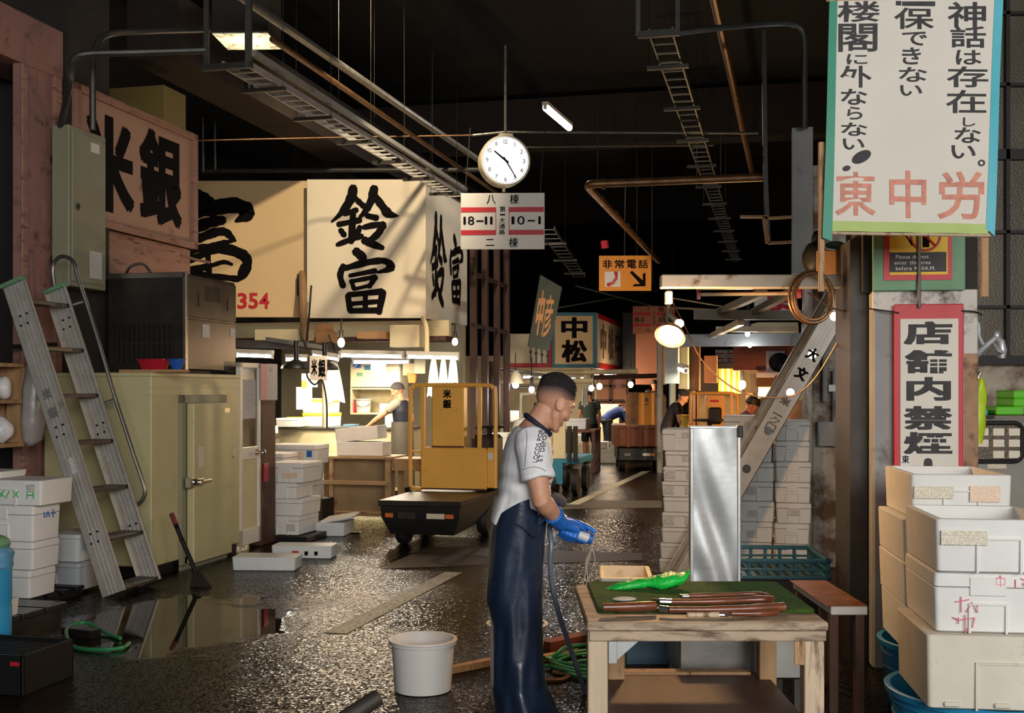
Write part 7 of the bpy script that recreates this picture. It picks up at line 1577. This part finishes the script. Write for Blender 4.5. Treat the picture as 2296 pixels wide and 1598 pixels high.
b.build('handset', 'multi_red', o)
b = MB(); ar = [(1412, 611), (1417, 607), (1441, 629), (1441, 615), (1447, 611), (1447, 642), (1418, 642), (1422, 637), (1435, 637)]; b.add([(f(x, y)[0], -.006, f(x, y)[1]) for x, y in ar], [(0, 1, 2, 8), (2, 3, 4, 5), (8, 2, 5), (8, 5, 6, 7)]); b.build('arrow', 'ink', o)
rod('hanger_rod', 'thin rod holding the orange emergency phone sign', 'rod', [P(1400, 574, 19.5), P(1402, 420, 19.5)], .008, 'conduit', 6)
# beams, rails and cables of the far stalls
for i, (x0, y0, x1, y1, Y, r, m, lab) in enumerate([(1128, 838, 1430, 832, 23, .05, 'cream', 'upper cream rail over the far stalls behind the man'), (1120, 857, 1330, 853, 22, .05, 'cream', 'lower cream rail over the far stalls behind the man'), (1120, 826, 1250, 846, 21, .03, 'pipe', 'slanting grey rail under the red edged signboard'), (1330, 846, 1480, 842, 24, .05, 'wood_dark', 'dark timber rail left of the salmon curtain'), (1130, 870, 1230, 866, 24, .03, 'pipe', 'thin grey rail over the cream cart')]):
    rod('stall_rail', lab, 'rail', [P(x0, y0, Y), P(x1, y1, Y)], r, m, 8)
for i, (x0, y0, x1, y1, Y) in enumerate([(1290, 640, 1480, 690, 26), (1250, 690, 1480, 650, 28), (1490, 665, 1640, 690, 20), (1490, 688, 1700, 700, 18)]): rod('ceiling_cable', 'far %s cable strung under the roof' % ('first', 'second', 'third', 'fourth')[i] + (' near the phone sign', ' crossing behind the phone sign', ' right of the reflector lamp', ' above the awning middle bar')[i], 'cable', [P(x0, y0, Y), P(x1, y1, Y)], .02, 'conduit', 6)
cable_tray('dim far cable tray slanting above the dark green hanging board', P(1225, 515, 17.5), P(1300, 620, 25), .25, 14, 3, 'conduit')
for i, (px, y0, y1, Y, m, lab) in enumerate([(1104, 810, 1010, 20.5, 'wood_dark', 'dark wrapped post right of the yellow cart frame'), (1480, 760, 1000, 21.0, 'concrete_grey', 'slim pale post between the brown cart and the bucket carrier'), (1508, 850, 1010, 20.0, 'pale_blue', 'light steel post beside the person with the yellow bucket'), (1552, 780, 900, 18.5, 'wood_dark', 'dark red post right of the pale hanging box')]):
    rod('stall_post', lab, 'post', [P(px, y0, Y), V(P(px, 0, Y).x, Y, 0)], .06, m, 8)
# cream cart, tank and the far boxes on the left side of the lane
o = E('platform_cart', 'cream cart with tube guard and round white tank behind the man', 'cart', (P(1172, 0, 20).x, 20.0, 0), YAW, 'platform carts'); 
b = MB(); b.box(-.45, 0, .38, .45, 1.5, .45, .01); b.build('deck', 'cream_paint', o); b = MB(); b.tube(catmull([(-.26, 1.0, .45), (-.26, 1.0, 1.38), (-.20, 1.0, 1.45), (.20, 1.0, 1.47), (.30, 1.0, 1.40), (.30, 1.0, .45)], 5), .03, 8); b.tube([(-.26, 1.0, 1.05), (.30, 1.0, 1.07)], .025, 8); b.build('guard_frame', 'cream_paint', o)
b = MB(); b.lathe([(.0, .45), (.20, .46), (.22, .55), (.22, .85), (.16, .98), (.05, 1.02), (.0, 1.02)], 20, c=(-.08, .4, 0)); b.build('tank', 'cream_paint', o); b = MB(); b.box(.0, .9, 1.12, .26, .95, 1.30, .03); b.build('seat_pad', 'black', o)
for x in (-.36, .36):
    for y in (.3, 1.2): b = MB(); b.M = Matrix.Translation((x, y, .17)) @ Matrix.Rotation(pi/2, 4, 'Y'); b.lathe([(.10, -.05), (.17, -.05), (.17, .05), (.10, .05)], 16); b.build('wheel', 'rubber', o)
FB = 'foam boxes far down the lane'
slab('crate', 'blue crate under a white box behind the yellow cart', 'crate', 1098, 1010, 1150, 1062, 17.5, .45, 'blue_frame'); foam('white foam box on the blue crate behind the yellow cart', (P(1124, 0, 17.5).x, 17.78, CH-(1009-HZ)*17.5/F), YAW, .30, .40, .26, FB)
slab('crate', 'mint green basket low behind the man shoulder', 'crate', 1100, 1050, 1135, 1085, 15.6, .25, 'green_board'); o_ = bpy.context.scene.objects[-1] if False else None
o = E('hand_cart', 'blue trailer cart with pale end panel and posts right of the man', 'cart', (P(1270, 0, 16.4).x, 16.4, 0), YAW, 'platform carts'); k = 16.4/F
def lx(px): return (px-1270)*k
def lz(py): return CH-(py-HZ)*k
MB().box(lx(1228), 0, lz(1040), lx(1300), 1.2, lz(1026), .01).build('deck', 'blue_frame', o); MB().box(lx(1240), .0, lz(1030), lx(1268), .04, lz(945), .005).build('end_panel', 'cream', o)
for x in (1272, 1286): MB().box(lx(x), -.03, lz(1035), lx(x+9), .05, lz(955), .004).build('post', 'iron', o)
MB().box(lx(1236), -.02, lz(1085), lx(1262), .05, lz(1036)).build('panel', 'blue_frame', o)
for x in (1240, 1287):
    for y in (.15, 1.0): b = MB(); b.M = Matrix.Translation((lx(x), y, .19)) @ Matrix.Rotation(pi/2, 4, 'Y'); b.lathe([(.10, -.04), (.19, -.04), (.19, .04), (.10, .04)], 18); b.build('wheel', 'rubber', o)
o = E('work_table', 'brown wooden table holding a white box beside the green shirted person', 'table', (P(1304, 0, 21).x, 21, 0), YAW); k = 21/F; zt = CH-(963-HZ)*k
MB().box(-.40, 0, zt-.05, .25, .7, zt).build('tabletop', 'wood_red', o)
for x in (-.36, .18): 
    for y in (.03, .6): MB().box(x, y, 0, x+.07, y+.07, zt-.05).build('leg', 'wood_dark', o)
foam('white foam box on the brown table beside the green shirted person', (P(1302, 0, 21).x-.05, 21.3, zt+.002), YAW, .42, .45, .20, FB)
for i, (px, Y, z, w, h, m, lab) in enumerate([(1362, 26.2, .93, .50, .27, 'cardboard', 'uppermost carton of the pale stack behind the bending person'), (1364, 26.2, .0, .50, .92, 'cream', 'tall pale carton under the uppermost carton behind the bending person')]):
    one('carton', lab, 'box', (P(px, 0, Y).x, Y, z), YAW, MB().box(-w/2, 0, 0, w/2, .5, h, .01), m if i else 'cream')
for i, (px, z, w, h) in enumerate([(1306, 0, .34, .20), (1306, .202, .34, .2), (1306, .404, .33, .18), (1366, 0, .55, .30), (1350, .302, .26, .14), (1383, .302, .24, .14)]):
    foam(('lowest', 'middle', 'upper', 'large low', 'small left', 'small right')[i]+' foam box on the lane floor '+('left of the green shirted person', 'right of the green shirted person')[i > 2], (P(px, 0, 23.9).x, 24.0, z+.001), YAW, w, .4, h, FB)
# brown wooden cart
o = E('platform_cart', 'brown wooden sided cart with rusty orange shield seen from behind', 'cart', (P(1438, 0, 21.5).x, 21.5, 0), YAW*.2, 'platform carts'); k = 21.5/F
def bx2(px): return (px-1438)*k
def bz2(py): return CH-(py-HZ)*k
mat('cart_shield', (150, 96, 40), .5, var=.2, dirt=(70, 68, 56), damt=.6, dscale=2.2)
MB().box(bx2(1378), 0, bz2(1002), bx2(1500), 1.6, bz2(954), .02).build('wooden_body', 'wood_red', o)
b = MB(); 
for px in (1378, 1404, 1432, 1468, 1490): b.box(bx2(px), -.03, bz2(1002), bx2(px+9), 0, bz2(954), .004)
b.box(bx2(1376), -.035, bz2(960), bx2(1502), 0, bz2(953), .004); b.build('battens', 'wood_red', o)
b = MB(); b.prism([(bx2(1404), bz2(953)), (bx2(1496), bz2(953)), (bx2(1496), bz2(890)), (bx2(1488), bz2(879)), (bx2(1412), bz2(879)), (bx2(1404), bz2(888))], .2, .3); b.build('shield', 'cart_shield', o)
MB().box(bx2(1433), .17, bz2(953), bx2(1469), .2, bz2(881), .004).build('centre_panel', 'orange_sign', o); b = MB(); glyph(b, '大', .045, (bx2(1446), bz2(902), bx2(1456), bz2(890)), .165); glyph(b, '一', .0, (bx2(1447), bz2(908), bx2(1455), bz2(906)), .165); b.build('lettering', 'ink_soft', o)
MB().box(bx2(1385), .05, bz2(1035), bx2(1490), 1.5, bz2(1002), .03).build('skirt', 'black_paint', o); MB().box(bx2(1441), .03, bz2(1022), bx2(1458), .05, bz2(1016)).build('number_plate', 'plate_white', o); MB().box(bx2(1459), .03, bz2(1022), bx2(1468), .05, bz2(1016)).build('lamp', 'orange_plastic', o); MB().box(bx2(1400), .03, bz2(1022), bx2(1414), .05, bz2(1016)).build('badge_plate', 'beam_grey', o)
for px in (1396, 1480):
    for y in (.3, 1.3): b = MB(); b.M = Matrix.Translation((bx2(px), y, .17)) @ Matrix.Rotation(pi/2, 4, 'Y'); b.lathe([(.09, -.06), (.17, -.06), (.17, .06), (.09, .06)], 16); b.build('wheel', 'rubber', o)
# salmon curtain, hanging boxes, boards right of the lane
slab('curtain', 'tall salmon curtain hanging behind the second lane sign', 'curtain', 1425, 748, 1494, 862, 26, .08, 'salmon'); slab('curtain', 'narrow dim grey curtain strip at the left of the salmon curtain', 'curtain', 1396, 700, 1424, 850, 26.3, .08, 'black')
slab('hanging_box', 'pale blue narrow box hanging under the reflector lamp', 'box', 1490, 772, 1520, 860, 17, .3, 'pale_blue'); slab('hanging_box', 'cream narrow box hanging right of the pale blue one', 'box', 1521, 774, 1542, 872, 17.3, .3, 'cream')
slab('board', 'salmon board standing left of the striped curtain', 'board', 1579, 797, 1608, 858, 17.5, .04, 'salmon_board'); slab('stall_shelf', 'dark red cupboard hanging right of the cream box', 'cupboard', 1543, 775, 1568, 876, 17.6, .3, 'wood_dark')
slab('fascia_board', 'long brown fascia board over the right hand stall', 'board', 1645, 772, 1792, 830, 15.2, .08, 'wood_red'); slab('fascia_board', 'lower brown fascia board step beneath the fan', 'board', 1700, 829, 1792, 843, 15.1, .1, 'wood_red')
slab('valance', 'white strip with red letters under the brown fascia board', 'board', 1696, 834, 1748, 846, 14.9, .03, 'plate_white')
o, w, h = slabE('striped_curtain', 'bright yellow and white striped curtain in the right hand stall', 'curtain', 1611, 826, 1662, 882, 18.5)
b = MB(); b.box(-w/2, 0, 0, w/2, .03, h); b.build('cloth', 'cloth_white', o); b = MB()
for i in range(4): x = -w/2+i*w/4; b.box(x, -.004, 0, x+w/8, 0, h)
b.build('stripes', 'striped_yellow', o)
o = E('wall_fan', 'round dark electric fan fixed on the brown fascia board', 'fan', P(1748, 812, 14.8)); k = 14.8/F
s0 = MB(); s0.M = Matrix.Rotation(pi/2, 4, 'X')
b = MB(); b.M = Matrix.Rotation(pi/2, 4, 'X')
for r in (.06, .09, .12): b.tube([(r*cos(a*pi/14), r*sin(a*pi/14), 0) for a in range(28)], .006, 6, closed=True)
for a in range(10): b.tube([(0, 0, .01), (.12*cos(a*pi/5), .12*sin(a*pi/5), 0)], .004, 5)
b.build('guard', 'black', o); b = MB(); b.M = Matrix.Rotation(pi/2, 4, 'X'); b.lathe([(.125, -.08), (.125, -.05), (.05, -.12), (0, -.12)], 24); b.build('motor_housing', 'lamp_black', o)
b = MB(); b.M = Matrix.Rotation(pi/2, 4, 'X')
for a in range(4): t = a*pi/2; b.add([(0, 0, -.02), (.10*cos(t), .10*sin(t), -.03), (.10*cos(t+.9), .10*sin(t+.9), -.01)], [(0, 1, 2)])
b.build('blades', 'iron', o); MB().box(-.14, .13, -.14, .10, .16, .15, .005).build('bracket_plate', 'plate_white', o)
slab('pelmet_sign', 'slanted white board with a large red character under the awning frame', 'sign', 1692, 655, 1778, 700, 13.0, .03, 'plate_white', rz=0)
b = MB(); p0, p1 = P(1720, 696, 12.97), P(1774, 660, 12.97); glyph(b, 'ま', .045, (0, 0, p1.x-p0.x, p1.z-p0.z), 0); o2 = b.build('lettering', 'red', bpy.data.objects['pelmet_sign']); o2.matrix_parent_inverse = Matrix.Identity(4); o2.location = p0-bpy.data.objects['pelmet_sign'].location
slab('awning_sheet', 'cream sheet slung under the awning frame behind its middle bar', 'sheet', 1700, 722, 1790, 748, 13.2, .4, 'cream', rz=0)
# right hand stall counter stuff, second yellow cart
o = E('platform_cart', 'second yellow cart with black seat pad and steering wheel behind the white boxes', 'cart', (P(1612, 0, 15.0).x, 15.0, 0), YAW*.3, 'platform carts'); k = 15/F
def cx_(px): return (px-1612)*k
def cz_(py): return CH-(py-HZ)*k
b = MB(); b.tube(catmull([(cx_(1556), .5, .5), (cx_(1556), .5, cz_(895)), (cx_(1562), .5, cz_(884)), (cx_(1580), .5, cz_(881)), (cx_(1645), .5, cz_(881)), (cx_(1660), .5, cz_(886)), (cx_(1664), .5, cz_(898)), (cx_(1664), .5, .5)], 5), .018, 8); b.build('guard_frame', 'yellow_cart', o)
for px in (1572, 1648): MB().box(cx_(px), .48, .5, cx_(px+5), .52, cz_(883)).build('upright', 'yellow_cart', o)
MB().box(cx_(1590), .44, .5, cx_(1634), .52, cz_(886), .01).build('column_panel', 'yellow_cart', o); MB().box(cx_(1597), .40, cz_(952), cx_(1626), .44, cz_(914), .02).build('seat_pad', 'black', o)
MB().box(cx_(1600), .436, cz_(902), cx_(1620), .44, cz_(897)).build('badge_plate', 'red', o)
b = MB(); b.tube([(cx_(1592)+.20*cos(a*pi/12), .05+.2*sin(a*pi/12), cz_(942)) for a in range(24)], .016, 8, closed=True); b.tube([(cx_(1592)-.2, .05, cz_(942)), (cx_(1592)+.2, .05, cz_(942))], .012); b.tube([(cx_(1592), .05, cz_(943)), (cx_(1592)+.02, .05, .6)], .03); b.build('steering_wheel', 'rubber', o)
MB().box(cx_(1560), 0, .35, cx_(1662), 1.4, .5, .02).build('deck', 'steel_dark', o); MB().box(cx_(1575), -.1, .5, cx_(1655), .3, cz_(962), .05).build('engine_cover', 'iron', o)
for px in (1570, 1652):
    for y in (.2, 1.1): b = MB(); b.M = Matrix.Translation((cx_(px), y, .17)) @ Matrix.Rotation(pi/2, 4, 'Y'); b.lathe([(.09, -.05), (.17, -.05), (.17, .05), (.09, .05)], 16); b.build('wheel', 'rubber', o)
slab('machine_cover', 'light grey machine panel behind the man with the cap', 'machine', 1688, 893, 1762, 1000, 17.2, .5, 'machine_grey').location.z = 0
slab('partition_board', 'bright orange lit board beyond the leaning ladder', 'board', 1752, 893, 1806, 985, 15.4, .04, 'salmon_board')
slab('carton', 'large brown carton on the stall shelf near the glowing bulb', 'box', 1696, 845, 1738, 866, 16.6, .3, 'cardboard'); slab('carton', 'pale paper sack hanging beside the large brown carton', 'sack', 1682, 838, 1700, 880, 16.8, .1, 'cream')
slab('patterned_bag', 'small yellow and blue patterned bag hanging behind the leaning ladder', 'bag', 1776, 868, 1812, 898, 12.8, .1, 'yellow_plastic'); slab('dark_cabinet', 'dark cabinet at the far end beyond the orange lit board', 'cabinet', 1770, 896, 1800, 960, 14.9, .2, 'iron')
o = E('basket_lamp', 'orange wicker lamp hanging behind the leaning ladder', 'lamp', P(1742, 888, 14.6)); b = MB(); b.lathe([(.10, 0), (.07, .12), (.03, .26), (.0, .27)], 16, cap0=False); b.build('shade', 'orange_plastic', o); b = MB(); b.ell((0, 0, .03), (.05, .05, .05)); b.build('bulb', 'bulb', o); point('basket_glow', P(1742, 905, 14.6), 26, (1, .45, .18), .06)
# lamps of the far stalls
def far_bulb(label, px, py, Y, m='bulb', r=.05, power=0, col=(1, .7, .4), shade=None):
    o = E('hanging_bulb', label, 'lamp', P(px, py, Y), 0, 'bulbs of the far stalls'); b = MB(); b.ell((0, 0, 0), (r, r, r*1.2), 12, 8); b.build('bulb', m, o); b = MB(); b.tube([(0, 0, r), (0, 0, r+.16)], .03, 8); b.tube([(0, 0, r+.16), (0, 0, r+.5)], .008, 5); b.build('socket_cord', 'lamp_black', o)
    if shade: b = MB(); b.lathe([(r*2.6, .02), (r*1.6, .18), (.04, .24), (0, .24)], 18, cap0=False); b.build('shade', shade, o)
    if power: point('stall_bulb_glow', P(px, py, Y-.15)-V(0, 0, .1), power, col, .08)
far_bulb('bluish bulb above the cream cart behind the man', 1192, 873, 19.5, 'bulb_white', .05, 30, (.9, .9, 1)); far_bulb('cream shaded lamp left of the bluish bulb', 1156, 862, 20, 'bulb_white', .06, 0, shade='cream')
far_bulb('left bulb of the bright cluster above the green shirted person', 1326, 870, 25.5, 'bulb_white', .06, 28, (1, .9, .85)); far_bulb('right bulb of the bright cluster above the green shirted person', 1344, 866, 25.7, 'bulb', .065, 42, (1, .7, .45)); far_bulb('small warm bulb high above the bright cluster', 1338, 842, 26, 'bulb', .06)
far_bulb('warm bulb beside the salmon curtain', 1414, 862, 25, 'bulb', .06, 30, (1, .55, .25)); far_bulb('very bright bulb beside the striped curtain', 1664, 862, 17.6, 'bulb', .06, 190, (1, .66, .3))
far_bulb('white spot bulb under the awning rear bar', 1681, 773, 12.0, 'bulb_white', .025, 12, (.95, .95, 1)); far_bulb('white spot bulb under the awning middle bar', 1676, 748, 11.0, 'bulb_white', .025, 14, (.95, .95, 1)); far_bulb('white spot bulb beside the leaning ladder', 1804, 771, 10.5, 'bulb_white', .025)
tube_light('small slanted tube light over the far foam boxes', P(1358, 838, 26.5), P(1378, 838, 26), r=.05, power=25, group=None); tube_light('small white tube light on the cream hanging box', P(1524, 826, 16.8), P(1538, 831, 16.6), r=.04, power=6, group=None)
# stall fronts at the far end
o = E('shelf_rack', 'orange lit wooden rack behind the bulb cluster', 'rack', (P(1368, 0, 28).x, 28, 0)); k = 28/F
MB().box(-.45, .3, 0, .45, .35, 1.9).build('back_board', 'salmon_board', o)
for x in (-.45, -.02, .40): MB().box(x, 0, 0, x+.06, .08, 1.95).build('upright', 'wood_dark', o)
for z in (.75, 1.25, 1.6, 1.9): MB().box(-.45, 0, z, .46, .3, z+.05).build('shelf', 'wood_dark', o)
b = MB(); b.M = Matrix.Rotation(YAW, 4, 'Z'); b.box(-8.0, 28.0, 0, -4.4, 28.1, 2.4); struct('stall_wall_far', b, 'cream')
b = MB(); b.M = Matrix.Rotation(YAW, 4, 'Z'); b.box(-6.0, 34, 0, 6.0, 34.2, 2.2); struct('stall_wall_end', b, 'wood_dark')
b = MB(); b.M = Matrix.Rotation(YAW, 4, 'Z'); b.box(-1.4, 20.2, 0, 3.0, 20.3, 2.0); struct('stall_wall_near', b, 'wood_stand')
o = E('stall_counter', 'cream counter with clutter behind the cream cart', 'counter', (P(1180, 0, 23).x, 23, 0), YAW); MB().box(-.9, 0, 0, .9, .6, .85).build('body', 'cream', o); MB().box(-.92, -.02, .85, .92, .62, .88).build('top', 'steel', o)
for i, (px, w, h, m) in enumerate([(1148, .3, .22, 'foam'), (1212, .34, .28, 'cream')]): one('carton', ('white carton left', 'cream carton right')[i]+' on the cream counter behind the man', 'box', (P(px, 0, 23.2).x, 23.25, .881), YAW, MB().box(-w/2, 0, 0, w/2, .3, h, .01), m)
rod('warning_beacon', 'small red lamp holder hanging in the dark under the elbowed pipe', 'lamp', [P(1355, 540, 18), P(1357, 556, 18)], .06, 'multi_red', 10)

for i, (px, y0, y1, w, Y, m) in enumerate([(1140, 838, 852, 12, 22.6, 'cloth_white'), (1166, 836, 856, 14, 22.6, 'cream'), (1200, 838, 850, 16, 22.7, 'cloth_white'), (1228, 838, 854, 10, 22.7, 'paper_yellow'), (1262, 836, 852, 16, 23, 'cloth_white'), (1296, 840, 858, 12, 23.2, 'cream'), (1388, 848, 872, 12, 24.5, 'paper_pink')]):
    slab('paper_notice', ('first', 'second', 'third', 'fourth', 'fifth', 'sixth', 'seventh')[i]+' little paper pinned from the left under the far stall rails', 'notice', px-w/2, y0, px+w/2, y1, Y, .01, m, rz=0)
cloth('hanging_cloth', 'long pale cloth hanging from the far rail behind the man head', P(1312, 840, 22.4), 16*22.4/F, 70*22.4/F, 'cloth_white', 5, None)
foam('white box at the left of the far counter behind the cream cart guard', (P(1150, 0, 22.4).x, 22.5, .02+CH-(925-HZ)*22.4/F-.2), YAW, .4, .4, .2, FB) if False else None
tube_light('far tube light over the cream counter behind the man head', P(1150, 846, 22.8), P(1215, 845, 22.8), power=34, col=(1, .88, .66), group=None)
tube_light('far tube light over the lane left of the bulb cluster', P(1255, 850, 24.8), P(1310, 848, 24.8), power=30, col=(1, .88, .66), group=None)
for i, (x0, x1, y0, y1, Y, m) in enumerate([(1222, 1246, 880, 930, 25, 'iron'), (1248, 1300, 896, 935, 26, 'cream'), (1302, 1322, 905, 945, 26.5, 'wood_red'), (1130, 1150, 900, 948, 24.3, 'wood_red')]):
    slab('stall_crate', ('dark upright crate', 'wide cream crate', 'narrow red brown crate', 'red brown crate at the far left')[i]+' among the far stalls beyond the man head', 'crate', x0, y0, x1, y1, Y, .4, m).location.z = 0
for i, (x0, x1, y0, y1, Y, m) in enumerate([(1740, 1752, 868, 900, 17.6, 'concrete_grey'), (1672, 1688, 880, 930, 18.3, 'wood_red'), (1536, 1556, 872, 884, 20.0, 'cardboard'), (1700, 1740, 868, 892, 17.7, 'cream')]):
    slab('stall_crate', ('grey bin', 'red brown bin', 'small brown carton', 'pale carton')[i]+' in the right hand stall near the glowing bulb', 'crate', x0, y0, x1, y1, Y, .3, m)
